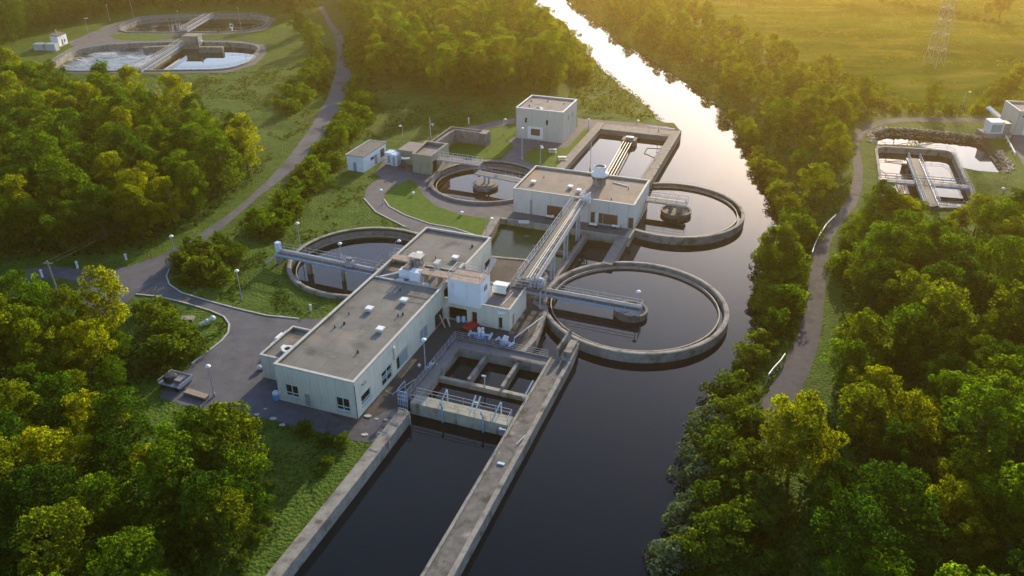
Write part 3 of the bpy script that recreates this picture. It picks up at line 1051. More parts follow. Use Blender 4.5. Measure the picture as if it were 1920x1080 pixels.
def coping_ring(poly, z, w=0.34, h=0.16, out=0.05):
    """A coping round a roof edge: butted bars along the outline."""
    mb = MB()
    n = len(poly)
    cx, cy = sum(p[0] for p in poly) / n, sum(p[1] for p in poly) / n
    c = []

    def offs(k):
        res = []
        for i in range(n):
            p0, p1, p2 = Vector(poly[i - 1]), Vector(poly[i]), Vector(poly[(i + 1) % n])
            e1, e2 = (p1 - p0).normalized(), (p2 - p1).normalized()
            n1, n2 = Vector((e1.y, -e1.x)), Vector((e2.y, -e2.x))
            m = n1 + n2
            res.append(p1 + m * (k / max(0.2, m.dot(n1))))
        return res
    a = sum(poly[i][0] * poly[(i + 1) % n][1] - poly[(i + 1) % n][0] * poly[i][1] for i in range(n))
    sgn = 1 if a > 0 else -1
    o, i_ = offs(out * sgn), offs((out - w) * sgn)
    for k in range(n):
        j = (k + 1) % n
        q = [o[k], o[j], i_[j], i_[k]]
        mb.prism([tuple(p) for p in q], z, z + h)
    return mb


def roof_vent(parent, u, v, z, s=0.9, name='roof_vent'):
    mb = MB()
    mb.box(u - s * .42, u + s * .42, v - s * .42, v + s * .42, z - 0.02, z + 0.32)
    o = mb.build(name, 'coping', parent)
    m2 = MB()
    m2.box(u - s * .55, u + s * .55, v - s * .55, v + s * .55, z + 0.34, z + 0.50)
    m2.prism([(u - s * .5, v - s * .5), (u + s * .5, v - s * .5), (u + s * .5, v + s * .5), (u - s * .5, v + s * .5)], z + 0.50, z + 0.56)
    m2.build('cap', 'white_paint', o)
    return o


def stub_pipe(parent, u, v, z, r=0.11, h=0.35):
    mb = MB()
    mb.lathe((u, v), [(0, z), (r * 1.3, z), (r * 1.3, z + 0.06), (r, z + 0.06), (r, z + h), (r * 0.75, z + h), (r * 0.75, z + h - 0.1), (0, z + h - 0.1)], 10)
    return mb.build('vent_pipe', 'dark_metal', parent)


# ------------------------------------------------------------------ main building
MBH = 5.3
t = thing('main_building', 'long low grey clad building with a flat felt roof in the middle of the yard', 'building', (0, 0, 0))
S, E_, N_, W_ = (0, -1), (1, 0), (0, 1), (-1, 0)
hs = {'s1': (1.1, 3.0, 0.95, 2.75), 'sd': (3.75, 4.55, 0.05, 1.95), 's2': (8.2, 10.1, 0.75, 2.7)}
mb = MB()
wall_skin(mb, (0, 0), (11, 0), 0, MBH, S, list(hs.values()))
he = {'w1': (1.2, 3.5, 1.0, 2.5), 'd1': (6.2, 8.9, 0.35, 2.5), 'd2': (10.1, 13.4, 0.25, 2.5), 'd3': (16.9, 19.4, 0.3, 2.4), 'gr': (21.6, 24.3, 0.05, 2.25)}
wall_skin(mb, (11, 0), (11, 24.9), 0, MBH, E_, list(he.values()))
wall_skin(mb, (0, 42), (0, 0), 0, MBH, W_)
wall_skin(mb, (11.4, 42), (0, 42), 0, MBH, N_)
hn = {'nd': (7.2, 9.4, 0.05, 2.1)}
wall_skin(mb, (11.4, 32), (11.4, 42), 0, MBH, E_, list(hn.values()))
wall_skin(mb, (11, 32), (11.4, 32), 0, MBH, S)
wall_skin(mb, (11, 24.9), (11, 32), 4.62, MBH, E_)
mb.build('wall', 'cladding', t)
rf = MB()
rf.box(0.2, 10.8, 0.2, 24.3, 4.75, 5.02)
rf.box(0.2, 10.9, 24.3, 30.2, 4.5, 4.70)
rf.box(0.2, 11.2, 30.2, 41.8, 4.75, 5.02)
ro = rf.build('roof', 'roofing', t)
cp = coping_ring([(0, 0), (11, 0), (11, 24.9), (11.002, 32), (11.4, 32.002), (11.4, 42), (0, 42)], MBH - 0.05, 0.36, 0.17)
cp.build('coping', 'coping', t)
inn = MB()
inn.box(0.21, 10.79, 24.2, 24.45, 5.02, 5.20)
inn.box(0.21, 11.19, 30.0, 30.25, 5.02, 5.16)
inn.build('kerb_strip', 'coping', ro)
window(t, (0, 0), (11, 0), S, hs['s1'])
window(t, (0, 0), (11, 0), S, hs['s2'])
door(t, (0, 0), (11, 0), S, hs['sd'])
window(t, (11, 0), (11, 24.9), E_, he['w1'], bars=(), hbars=(0.28,))
window(t, (11, 0), (11, 24.9), E_, he['d1'], bars=(0.52,), hbars=(0.45, 0.62), sill=False)
o = window(t, (11, 0), (11, 24.9), E_, he['d2'], bars=(0.33,), hbars=(0.86,), sill=False, name='glazed_door')
m2 = MB()
m2.box(10.86, 10.90, 11.35, 13.25, 0.3, 2.1)
m2.build('door_leaf', 'grey_door', o)
o = window(t, (11, 0), (11, 24.9), E_, he['d3'], bars=(0.5,), hbars=(), sill=False, name='double_door')
m2 = MB()
m2.box(10.86, 10.90, 17.0, 19.3, 0.35, 2.3)
m2.build('door_leaf', 'grey_door', o)
window(t, (11, 0), (11, 24.9), E_, he['gr'], 'dark_metal', bars=(0.2, 0.4, 0.6, 0.8), hbars=(0.5,), sill=False, name='grille_door', glass='dark_inside')
window(t, (11.4, 32), (11.4, 42), E_, hn['nd'], 'dark_metal', bars=(0.6,), hbars=(), sill=False, name='loading_door', glass='dark_inside')
for u, v in [(4.3, 15.6), (7.6, 19.3), (8.2, 11.5), (8.9, 33.6), (3.2, 32.8)]:
    roof_vent(t, u, v, 5.02)
for u, v, r in [(2.9, 11.4, .13), (2.2, 10.2, .1), (9.0, 16.2, .12), (8.6, 15.6, .1), (8.0, 6.1, .12), (2.2, 13.8, .08), (9.6, 38.5, .16), (6.0, 32.8, .08), (5.6, 22.0, .08)]:
    stub_pipe(t, u, v, 5.02, r)
m2 = MB()
m2.box(11.0, 11.25, 1.55, 2.35, 3.95, 4.15)
m2.build('wall_light', 'machine', t)
m2 = MB()
m2.tube([(11.12, 9.45, 2.6), (11.12, 9.45, 4.25)], 0.06, 8)
m2.box(11.0, 11.12, 9.38, 9.52, 2.6, 2.7)
o = m2.build('lamp_bracket', 'galvanised', t)
m2 = MB()
m2.ball((11.12, 9.45, 4.42), 0.2)
m2.build('globe', 'white_paint', o)
m2 = MB()
m2.tube([(11.06, -0.06, 0.1), (11.06, -0.06, 5.0)], 0.05, 6)
m2.build('downpipe', 'dark_metal', t)
# white stair head on the roof and low wing
mb = MB()
wall_skin(mb, (11.9, 24.3), (16.9, 24.3), 3.1, 7.0, S)
wall_skin(mb, (16.9, 24.3), (16.9, 27.8), 3.1, 7.0, E_)
wall_skin(mb, (16.9, 27.8), (11.9, 27.8), 3.1, 7.0, N_)
wall_skin(mb, (11.9, 27.8), (11.9, 24.3), 3.1, 7.0, W_)
sh = mb.build('stair_head', 'white_wall', t)
m2 = MB()
m2.box(11.95, 16.85, 24.35, 27.75, 6.8, 6.92)
m2.build('deck', 'rust_deck', sh)
m2 = MB()
m2.box(16.9, 16.96, 25.6, 26.6, 5.2, 6.0)
m2.build('louvre', 'machine', sh)
m2 = railing(MB(), [(12.0, 24.45, 6.9), (16.75, 24.45, 6.9), (16.75, 27.65, 6.9), (12.0, 27.65, 6.9), (12.0, 24.45, 6.9)], 1.1, 1.7, 0.03, (1.0, 0.5))
m2.build('guard_rail', 'pipe_tan', sh)
lw = MB()
wall_skin(lw, (11, 24.8), (21, 24.8), 0, 3.45, S, [(0.55, 3.5, 0.05, 2.2), (4.2, 5.05, 0.05, 2.05), (8.3, 8.9, 0.05, 2.0)], 0.5)
wall_skin(lw, (21, 24.8), (21, 31.7), 0, 3.45, E_, [(1.2, 1.9, 0.05, 2.0)], 0.3)
wall_skin(lw, (21, 31.7), (11.4, 31.7), 0, 3.45, N_)
w_ = lw.build('low_wing', 'cladding', t)
m2 = MB()
m2.box(11.0, 20.8, 25.0, 31.5, 3.0, 3.2)
m2.build('low_roof', 'roofing_brown', w_)
cp = MB()
cp.box(11.05, 21.06, 24.74, 25.02, 3.42, 3.56)
cp.box(20.78, 21.06, 25.02, 31.76, 3.42, 3.56)
cp.build('low_coping', 'coping', w_)
m2 = MB()
m2.box(11.4, 14.6, 25.3, 29.5, 0.0, 0.06)
m2.box(11.5, 14.6, 29.4, 29.5, 0.05, 2.4)
m2.box(11.4, 11.5, 25.35, 29.5, 0.05, 2.4)
m2.box(14.55, 14.65, 25.35, 29.5, 0.05, 2.4)
m2.build('garage_bay', 'dark_inside', w_)
door(w_, (11, 24.8), (21, 24.8), S, (4.2, 5.05, 0.05, 2.05), 'dark_inside', 0.4, handle=False)
door(w_, (11, 24.8), (21, 24.8), S, (8.3, 8.9, 0.05, 2.0), 'dark_inside', 0.4, handle=False)
door(w_, (21, 24.8), (21, 31.7), E_, (1.2, 1.9, 0.05, 2.0), 'dark_inside', 0.25, handle=False)
m2 = MB()
m2.lathe((19.9, 24.72), [(0, 3.02), (0.75, 3.02), (0.8, 3.2), (0, 3.2)], 12, math.pi, 2 * math.pi)
m2.build('entrance_light', 'white_paint', w_)
m2 = MB()
m2.tube([(19.4, 25.9, 3.3), (19.6, 29.9, 3.3)], 0.07, 6)
m2.build('roof_pipe', 'white_paint', w_)
# tank box on the low roof
m2 = MB()
m2.box(16.95, 19.0, 28.5, 30.4, 3.62, 4.55)
m2.prism([(16.9, 28.9), (19.05, 28.9), (19.05, 30.0), (16.9, 30.0)], 4.55, 4.72)
o = solo(m2, 'air_handler', 'white_paint', 'white box shaped air unit on the low brown roof beside the white stair head', 'air unit', (18, 29.5, 3.2))
m3 = MB()
for y in (28.7, 30.2):
    m3.box(17.1, 18.9, y - 0.08, y + 0.08, 3.2, 3.62)
m3.build('base_rail', 'dark_metal', o, off=(18, 29.5, 3.2))
m3 = MB()
m3.box(19.0, 19.04, 28.75, 30.15, 3.75, 4.4)
m3.build('intake_grille', 'dark_metal', o, off=(18, 29.5, 3.2))
# rooftop plant: walkway, machine, plinths
rp = thing('roof_machinery', 'rusty pump machinery with a square hood standing on white plinths on the main roof', 'machinery', (5.3, 27.2, 4.7))
m2 = MB()
m2.box(3.3, 5.0, 26.0, 27.4, 4.7, 5.9)
m2.box(5.5, 7.0, 25.1, 26.5, 4.7, 6.5)
m2.build('plinth', 'white_wall', rp)
m2 = MB()
m2.box(3.6, 6.5, 26.6, 29.2, 5.95, 6.1)
m2.build('base_plate', 'rust_deck', rp)
mm = MB()
rr = random.Random(3)
for k in range(16):
    x, y = rr.uniform(4.0, 6.3), rr.uniform(27.0, 28.8)
    mm.tube([(x, y, 6.1), (x + rr.uniform(-.2, .2), y + rr.uniform(-.2, .2), 7.0 + rr.random() * 0.5)], 0.06 + 0.1 * rr.random(), 7)
for k in range(7):
    x, y = rr.uniform(3.9, 6.0), rr.uniform(26.9, 28.6)
    mm.box(x, x + .5, y, y + .4, 6.1, 6.5 + rr.random() * .6)
mm.build('pump_set', 'machine', rp)
m2 = MB()
m2.box(4.2, 6.3, 27.3, 28.9, 7.55, 7.68)
for x, y in [(4.25, 27.35), (6.25, 27.35), (4.25, 28.85), (6.25, 28.85)]:
    m2.tube([(x, y, 6.1), (x, y, 7.55)], 0.05, 6)
m2.build('hood', 'coping', rp)
wk = thing('roof_walkway', 'rusty railed walkway crossing the main roof to the white stair head', 'walkway', (6, 27.3, 5.3))
m2 = MB()
m2.box(0.3, 4.0, 29.0, 30.6, 5.75, 5.88)
m2.box(6.6, 11.85, 25.9, 27.6, 5.95, 6.08)
for x in (0.6, 3.6):
    m2.box(x - .1, x + .1, 29.2, 30.4, 5.02, 5.75)
for x in (7.4, 9.6, 11.4):
    m2.box(x - .1, x + .1, 26.1, 27.4, 4.70, 5.95)
m2.build('deck', 'rust_deck', wk)
m2 = railing(MB(), [(0.3, 29.05, 5.88), (4.0, 29.05, 5.88)], 1.0, 1.8)
railing(m2, [(0.3, 30.55, 5.88), (4.0, 30.55, 5.88)], 1.0, 1.8)
m2.build('guard_rail', 'pipe_tan', wk)
m2 = MB()
railing(m2, [(6.7, 25.95, 6.08), (11.8, 25.95, 6.08)], 1.0, 1.7)
railing(m2, [(6.7, 27.55, 6.08), (11.8, 27.55, 6.08)], 1.0, 1.7)
m2.build('guard_rail', 'pipe_tan', wk)
m2 = MB()
m2.tube([(0.9, 24.3, 5.2), (3.0, 26.6, 5.2)], 0.12, 6)
solo(m2, 'roof_board', 'white_paint', 'loose white board lying on the main roof by the plinths', 'board', (2, 25.5, 5.02))
for (u, v, a, lab) in [(3.9, 25.2, .5, 'white slab lying in front of the lower white plinth on the roof'), (7.9, 25.3, .45, 'oval white lid lying on the sunken dark roof')]:
    m2 = MB()
    m2.lathe((u, v), [(0, 4.72), (0.6 * a * 2, 4.72), (0.6 * a * 2, 4.82), (0, 4.84)], 12)
    solo(m2, 'loose_slab', 'white_paint', lab, 'lid', (u, v, 4.70))
m2 = MB()
m2.box(7.6, 8.4, 28.6, 30.0, 5.4, 6.6)
solo(m2, 'roof_cabinet', 'coping', 'narrow pale cabinet on the main roof behind the railed walkway', 'cabinet', (8, 29.3, 4.7))
# small annex against the west wall
t = thing('annex', 'small flat roofed annex against the side of the main building', 'building', (-2.3, 3.3, 0))
mb = MB()
wall_skin(mb, (-4.7, 3.3), (-0.003, 3.3), 0, 3.5, S)
wall_skin(mb, (-4.7, 10.6), (-4.7, 3.3), 0, 3.5, W_)
wall_skin(mb, (-0.003, 10.6), (-4.7, 10.6), 0, 3.5, N_)
mb.build('wall', 'cladding', t)
m2 = MB()
m2.box(-4.5, -0.01, 3.5, 10.4, 3.05, 3.25)
m2.build('roof', 'roofing', t)
m2 = MB()
m2.box(-4.76, -0.06, 3.24, 3.54, 3.46, 3.6)
m2.box(-4.76, -4.48, 3.54, 10.66, 3.46, 3.6)
m2.box(-4.48, -0.06, 10.38, 10.66, 3.46, 3.6)
m2.build('coping', 'coping', t)
fan = MB()
fan.lathe((-1.7, 5.1), [(0.42, 3.25), (0.42, 3.7), (0.75, 3.78), (0.75, 4.05), (0.45, 4.05), (0.42, 3.85), (0, 3.85)], 18)
fn = fan.build('roof_fan', 'white_paint', t)
m2 = MB()
m2.box(-3.0, -1.9, 5.3, 6.0, 3.25, 3.8)
m2.build('fan_motor', 'white_paint', fn)
m2 = MB()
m2.lathe((-1.7, 5.1), [(0, 3.9), (0.41, 3.9), (0.41, 3.93), (0, 3.93)], 14)
m2.build('fan_mouth', 'dark_inside', fn)

# ------------------------------------------------------------------ far (pump house) building
FH = 4.6
t = thing('pump_house', 'pale clad pump house with a brown flat roof at the waterfront', 'building', (6.8, 64.4, 0))
hf = {'a': (6.6, 9.6, 0.1, 2.3), 'b': (14.8, 19.9, 0.1, 2.3), 'c': (21.8, 22.7, 0.1, 2.2), 'd': (10.4, 10.9, 1.0, 2.3)}
mb = MB()
wall_skin(mb, (6.8, 64.4), (29.5, 64.4), 0, FH, S, list(hf.values()))
wall_skin(mb, (29.5, 64.4), (29.5, 77.2), -5, FH, E_)
wall_skin(mb, (29.5, 77.2), (6.8, 77.2), -5, FH, N_)
wall_skin(mb, (6.8, 77.2), (6.8, 64.4), -3, FH, W_)
mb.build('wall', 'cladding_warm', t)
m2 = MB()
m2.box(7.0, 29.3, 64.6, 77.0, 4.1, 4.32)
m2.build('roof', 'roofing_brown', t)
coping_ring([(6.8, 64.4), (29.5, 64.4), (29.5, 77.2), (6.8, 77.2)], FH - 0.03, 0.34, 0.14).build('coping', 'coping', t)
window(t, (6.8, 64.4), (29.5, 64.4), S, hf['a'], 'brown_door', bars=(0.5,), hbars=(), sill=False, name='double_door', glass='brown_door')
o = window(t, (6.8, 64.4), (29.5, 64.4), S, hf['b'], 'coping', bars=(0.16, 0.30, 0.46), hbars=(), sill=False, name='wide_door', glass='brown_door')
m2 = MB()
m2.box(22.55, 23.1, 64.30, 64.5, 0.15, 2.25)
m2.build('door_leaf', 'white_paint', o)
door(t, (6.8, 64.4), (29.5, 64.4), S, hf['c'], 'brown_door')
window(t, (6.8, 64.4), (29.5, 64.4), S, hf['d'], 'dark_metal', bars=(), hbars=(), sill=False)
for u, v in [(9.2, 68.8), (16.4, 68.9), (18.4, 67.7)]:
    roof_vent(t, u, v, 4.32, 0.85)
for u, v in [(10.1, 72.3), (26.6, 72.2), (24.9, 66.2)]:
    stub_pipe(t, u, v, 4.32, 0.09, 0.25)
m2 = MB()
m2.tube([(10.3, 64.25, 0.0), (10.3, 64.25, 2.9)], 0.09, 8)
m2.build('downpipe', 'machine', t)
m2 = MB()
m2.tube([(19.3, 70.4, 4.40), (18.9, 66.2, 4.40)], 0.05, 6)
m2.build('roof_pipe', 'white_paint', t)
m2 = MB()
m2.tube([(23.2, 74.3, 4.42), (26.2, 73.4, 4.42)], 0.09, 6)
m2.build('roof_pipe', 'white_paint', t)
# ventilation cowl
cw = thing('ventilation_cowl', 'round white ventilation cowl with a dark open top on the brown roof', 'vent', (20.7, 73.2, 4.32))
cu, cv = auv(1123, 347, 4.35)
cu, cv = 20.9, 72.6
mb = MB()
mb.lathe((cu, cv), [(1.22, 4.30), (1.22, 6.15), (0, 6.15)], 28)
mb.build('base', 'concrete', cw)
sl = MB()
for k in range(12):
    a = 2 * math.pi * k / 12
    c, s = math.cos(a), math.sin(a)
    sl = MB()
    sl.bar((cu + 1.225 * c, cv + 1.225 * s, 5.45), (cu + 1.225 * c, cv + 1.225 * s, 5.95), 0.34, 0.05)
    sl.build('louvre', 'dark_metal', cw)
mb = MB()
mb.lathe((cu, cv), [(1.1, 6.15), (1.55, 6.2), (1.62, 6.5), (1.45, 6.75), (1.12, 6.9), (1.08, 7.95), (0.98, 7.98), (0.96, 7.2), (0, 7.2)], 32)
mb.build('hood', 'white_paint', cw)
mb = MB()
mb.lathe((cu, cv), [(0, 7.7), (0.97, 7.7), (0.97, 7.72), (0, 7.72)], 24)
mb.build('mouth_grille', 'dark_metal', cw)

# ------------------------------------------------------------------ square two-storey building
t = thing('square_building', 'two storey square beige building with a flat roof behind the plant', 'building', (-7.6, 104.9, 0))
SH = 7.2
hq = {'a': (2.1, 2.75, 3.85, 5.1), 'b': (7.2, 7.85, 3.85, 5.1), 'c': (3.55, 5.95, 0.95, 2.75)}
mb = MB()
wall_skin(mb, (-7.6, 104.9), (3.7, 104.9), 0, SH, S, list(hq.values()))
hq2 = {'d': (4.2, 4.9, 4.2, 5.4), 'e': (7.0, 7.6, 4.2, 5.4), 'f': (5.4, 6.3, 0.4, 2.4)}
wall_skin(mb, (3.7, 104.9), (3.7, 116), 0, SH, E_, list(hq2.values()))
wall_skin(mb, (3.7, 116), (-7.6, 116), 0, SH, N_)
wall_skin(mb, (-7.6, 116), (-7.6, 104.9), 0, SH, W_)
mb.build('wall', 'render_beige', t)
m2 = MB()
m2.box(-7.4, 3.5, 105.1, 115.8, 6.7, 6.9)
m2.build('roof', 'roofing_mauve', t)
coping_ring([(-7.6, 104.9), (3.7, 104.9), (3.7, 116), (-7.6, 116)], SH - 0.03, 0.3, 0.14).build('coping', 'white_paint', t)
for k in ('a', 'b'):
    window(t, (-7.6, 104.9), (3.7, 104.9), S, hq[k], 'coping', bars=(), hbars=(), fw=0.06)
for k in ('d', 'e'):
    window(t, (3.7, 104.9), (3.7, 116), E_, hq2[k], 'coping', bars=(), hbars=(), fw=0.06)
door(t, (3.7, 104.9), (3.7, 116), E_, hq2['f'], 'white_paint')
w = window(t, (-7.6, 104.9), (3.7, 104.9), S, hq['c'], 'white_paint', bars=(), hbars=(), sill=False, glass='brown_door')
m2 = MB()
for a_, b_, c_, d_ in [(-4.7, -4.05, 0.35, 3.15), (-1.65, -1.0, 0.35, 3.15), (-4.05, -1.65, 2.75, 3.15), (-4.05, -1.65, 0.35, 0.95)]:
    m2.box(a_, b_, 104.80, 104.897, c_, d_)
m2.build('surround', 'white_paint', w)
for u, v in [(-5.5, 108.2), (-2.6, 113.0), (1.6, 112.4), (-6.4, 112)]:
    stub_pipe(t, u, v, 6.9, 0.14, 0.3)
m2 = MB()
m2.add([(-3.9, 106.4, 6.9), (-1.9, 106.4, 6.9), (-1.9, 107.8, 6.9), (-3.9, 107.8, 6.9), (-2.9, 107.1, 7.35)], [(0, 1, 4), (1, 2, 4), (2, 3, 4), (3, 0, 4)])
m2.build('skylight', 'coping', t)

# ------------------------------------------------------------------ white hut, olive building, kiosk, L-shaped wall
t = thing('white_hut', 'small white rendered hut with a dark flat roof by the curving path', 'hut', (-33.3, 72.4, 0))
hw = {'d': (1.35, 2.15, 0.05, 2.0)}
hw2 = {'g': (4.6, 5.9, 0.1, 2.3), 'h': (3.0, 4.6, 1.5, 2.3), 'w': (7.3, 9.1, 0.7, 2.6)}
mb = MB()
wall_skin(mb, (-33.3, 72.4), (-29.4, 72.4), 0, 3.4, S, list(hw.values()))
wall_skin(mb, (-29.4, 72.4), (-29.4, 82.2), 0, 3.4, E_, list(hw2.values()))
wall_skin(mb, (-29.4, 82.2), (-33.3, 82.2), 0, 3.4, N_)
wall_skin(mb, (-33.3, 82.2), (-33.3, 72.4), 0, 3.4, W_)
mb.build('wall', 'white_wall', t)
m2 = MB()
m2.box(-33.35, -29.2, 72.25, 82.3, 3.4, 3.52)
m2.build('roof', 'roofing_dark', t)
m2 = MB()
m2.box(-33.45, -33.35, 72.25, 82.4, 3.36, 3.62)
m2.box(-33.35, -29.2, 82.3, 82.4, 3.36, 3.62)
m2.build('fascia', 'white_paint', t)
door(t, (-33.3, 72.4), (-29.4, 72.4), S, hw['d'])
door(t, (-29.4, 72.4), (-29.4, 82.2), E_, hw2['g'])
window(t, (-29.4, 72.4), (-29.4, 82.2), E_, hw2['h'], 'grey_door', bars=(), hbars=(), sill=False)
window(t, (-29.4, 72.4), (-29.4, 82.2), E_, hw2['w'], 'grey_door', bars=(0.5,), hbars=())

t = thing('olive_building', 'small olive walled building with a sunken mauve roof beside the round tank', 'building', (-20, 76.2, 0))
mb = MB()
wall_skin(mb, (-20, 76.2), (-15.6, 76.2), 0, 4.0, S)
wall_skin(mb, (-15.6, 76.2), (-15.6, 84.8), 0, 4.0, E_, [(0.6, 3.0, 0.05, 2.7)], 0.5)
wall_skin(mb, (-15.6, 84.8), (-21, 84.8), 0, 4.0, N_)
wall_skin(mb, (-21, 84.8), (-20, 76.2), 0, 4.0, W_)
mb.build('wall', 'olive_wall', t)
m2 = MB()
m2.box(-20.2, -15.8, 76.4, 84.6, 3.2, 3.4)
m2.build('roof', 'roofing_mauve', t)
coping_ring([(-20, 76.2), (-15.6, 76.2), (-15.6, 84.8), (-21, 84.8)], 3.97, 0.6, 0.14).build('coping', 'brown_concrete', t)
door(t, (-15.6, 76.2), (-15.6, 84.8), E_, (0.6, 3.0, 0.05, 2.7), 'dark_inside', 0.4, handle=False)
an = MB()
wall_skin(an, (-25.2, 80.0), (-20.45, 80.0), 0, 3.0, S)
wall_skin(an, (-20.9, 85.5), (-25.2, 85.5), 0, 3.0, N_)
wall_skin(an, (-25.2, 85.5), (-25.2, 80.0), 0, 3.0, W_)
a_ = an.build('side_wing', 'olive_wall', t)
m2 = MB()
m2.box(-25.3, -20.95, 79.9, 85.6, 3.0, 3.14)
m2.build('side_roof', 'roofing_mauve', a_)
t = thing('white_kiosk', 'pale blue and white kiosk cabin between the white hut and the olive building', 'kiosk', (-26, 78.6, 0))
m2 = MB()
m2.box(-27.5, -26.1, 78.4, 80.4, 0.1, 2.6)
m2.box(-26.0, -24.6, 78.0, 79.9, 0.1, 2.5)
m2.build('cabin', 'white_wall', t)
m2 = MB()
m2.box(-27.6, -26.05, 78.3, 80.5, 2.6, 2.7)
m2.box(-26.04, -24.5, 77.9, 80.0, 2.5, 2.6)
m2.build('roof', 'pale_blue', t)
m2 = MB()
m2.box(-27.0, -26.4, 78.35, 78.4, 0.5, 2.1)
m2.box(-25.6, -25.0, 77.95, 78.0, 0.2, 2.1)
m2.build('door', 'grey_door', t)
# L wall (a flume on legs)
t = thing('flume_wall', 'brown L-shaped concrete flume running from the olive building round the lawn', 'wall', (-20.5, 85, 0))
m2 = MB()
m2.box(-21.4, -21.1, 85.0, 99.0, 0, 3.0)
m2.box(-19.9, -19.6, 85.0, 97.1, 0, 3.0)
m2.box(-21.1, -11.9, 98.7, 99.0, 0, 3.0)
m2.box(-19.6, -11.9, 97.1, 97.4, 0, 3.0)
m2.box(-11.9, -11.6, 96.2, 99.0, 0, 3.0)
m2.build('wall', 'brown_concrete', t)
m2 = MB()
m2.box(-21.1, -19.9, 85.0, 98.7, 2.2, 2.4)
m2.box(-19.9, -11.9, 97.4, 98.7, 2.2, 2.4)
m2.build('channel_bed', 'roofing_mauve', t)
m2 = MB()
m2.box(-13.3, -11.6, 96.2, 99.0, 3.0, 3.1)
m2.build('cover_slab', 'brown_concrete', t)
# leaning debris of valves by the olive building
t = thing('scrap_tripod', 'tall dark tripod frame with white heads standing before the olive building', 'frame', (-22.6, 77.2, 0))
m2 = MB()
for dx, dy in [(-1, -.5), (1, -.4), (0, 1.1)]:
    m2.tube([(-22.6 + dx, 77.2 + dy, 0), (-22.6, 77.2, 2.3)], 0.09, 6)
m2.box(-23.1, -22.2, 76.9, 77.5, 0.3, 1.4)
m2.build('frame', 'dark_metal', t)
m2 = MB()
m2.bar((-22.9, 77.2, 2.3), (-21.2, 77.5, 2.5), 0.35, 0.25)
m2.ball((-22.9, 77.2, 2.4), 0.3)
m2.build('head', 'white_paint', t)

# ------------------------------------------------------------------ round settling tanks


def round_tank(label, c, r, a0, a1, ztop, zbot, zw, wide=0.72, mat='concrete'):
    t = thing('settling_tank', label, 'tank', (c[0], c[1], 0), 'p', 'round settling tanks')
    full = abs(a1 - a0 - 2 * math.pi) < 1e-6
    n = int(96 * (a1 - a0) / (2 * math.pi))
    mb = MB()
    ri = r - wide
    prof = [(ri, zbot), (r, zbot), (r, ztop - 0.04), (r - 0.05, ztop), (ri + 0.05, ztop), (ri, ztop - 0.04)]
    mb.lathe(c, prof + [prof[0]], n, a0, a1) if full else mb.lathe(c, prof, n, a0, a1)
    if not full:
        pass
    mb.build('wall', mat, t)
    # launder channel and weir inside the wall
    m2 = MB()
    rw = ri - 0.75
    p2 = [(rw, zw - 1.2), (rw + 0.14, zw - 1.2), (rw + 0.14, zw + 0.42), (rw, zw + 0.42)]
    m2.lathe(c, p2 + [p2[0]], n, a0, a1) if full else m2.lathe(c, p2, n, a0, a1)
    m2.build('weir', 'weir_tan', t)
    m3 = MB()
    p3 = [(rw + 0.14, zw - 0.25), (ri, zw - 0.25)]
    m3.lathe(c, p3, n, a0, a1)
    m3.build('launder', 'dark_inside', t)
    return t


TZ = 0.0
round_tank('large round concrete tank standing in the river below the railed bridge', T2C, T2R, 0, 2 * math.pi, TZ, -5, -0.75)
round_tank('round concrete tank standing in the river against the pump house', T1C, T1R, -R(113.5), R(119), TZ, -5, -0.75, 0.65)
round_tank('round concrete tank tucked behind the main building under the blue bridge', T3C, T3R, a3, 2 * math.pi - a3, 0.55, -4, -0.9)
round_tank('round brown water tank between the olive building and the pump house', T4C, T4R, a4, 2 * math.pi - a4, 0.45, -4, -0.9, 0.75, 'brown_concrete')
# centre wells
wc = auv(1183, 579, 0.15)
t = thing('centre_well', 'ring shaped concrete well at the end of the bridge in the large river tank', 'well', (wc[0], wc[1], -1.5), 'p', 'centre wells')
mb = MB()
mb.lathe(wc, [(2.1, -4.5), (2.5, -4.5), (2.5, .2), (2.1, .2), (2.1, -4.5)], 40)
mb.build('ring', 'concrete_dark', t)
mb = MB()
mb.lathe(wc, [(0, -1.15), (2.1, -.35)], 30)
mb.build('floor', 'rust_deck', t)
w1 = auv(1268, 393, 0.1)
t = thing('centre_well', 'concrete well with a square column in the river tank by the pump house', 'well', (w1[0], w1[1], -1.5), 'p', 'centre wells')
mb = MB()
mb.lathe(w1, [(1.6, -4.5), (2.85, -.35), (2.85, .1), (2.5, .1), (2.5, -.25), (0, -.25)], 36)
mb.build('ring', 'concrete_dark', t)
mb = MB()
mb.box(w1[0] - 1.4, w1[0] - 0.7, w1[1] - .4, w1[1] + .4, -.3, 1.25)
mb.box(w1[0] + .1, w1[0] + 1.3, w1[1] - .6, w1[1] + .6, -.3, 1.25)
mb.box(w1[0] + 1.5, w1[0] + 1.7, w1[1] + .4, w1[1] + .6, -.3, 1.9)
mb.build('column', 'concrete', t)
w4 = auv(910, 343, 0.0)
t = thing('centre_well', 'low round stepped concrete well in the brown water tank', 'well', (w4[0], w4[1], -1.5), 'p', 'centre wells')
mb = MB()
mb.lathe(w4, [(2.45, -4), (2.6, -0.2), (2.1, -0.2), (2.05, .05), (0, .05)], 40)
mb.build('ring', 'brown_concrete', t)
mb = MB()
for dx in (-0.45, 0.45):
    mb.tube([(w4[0] + .3 + dx, w4[1], .0), (w4[0] + .3 + dx, w4[1], 1.6)], 0.22, 8)
mb.build('column', 'galvanised', t)


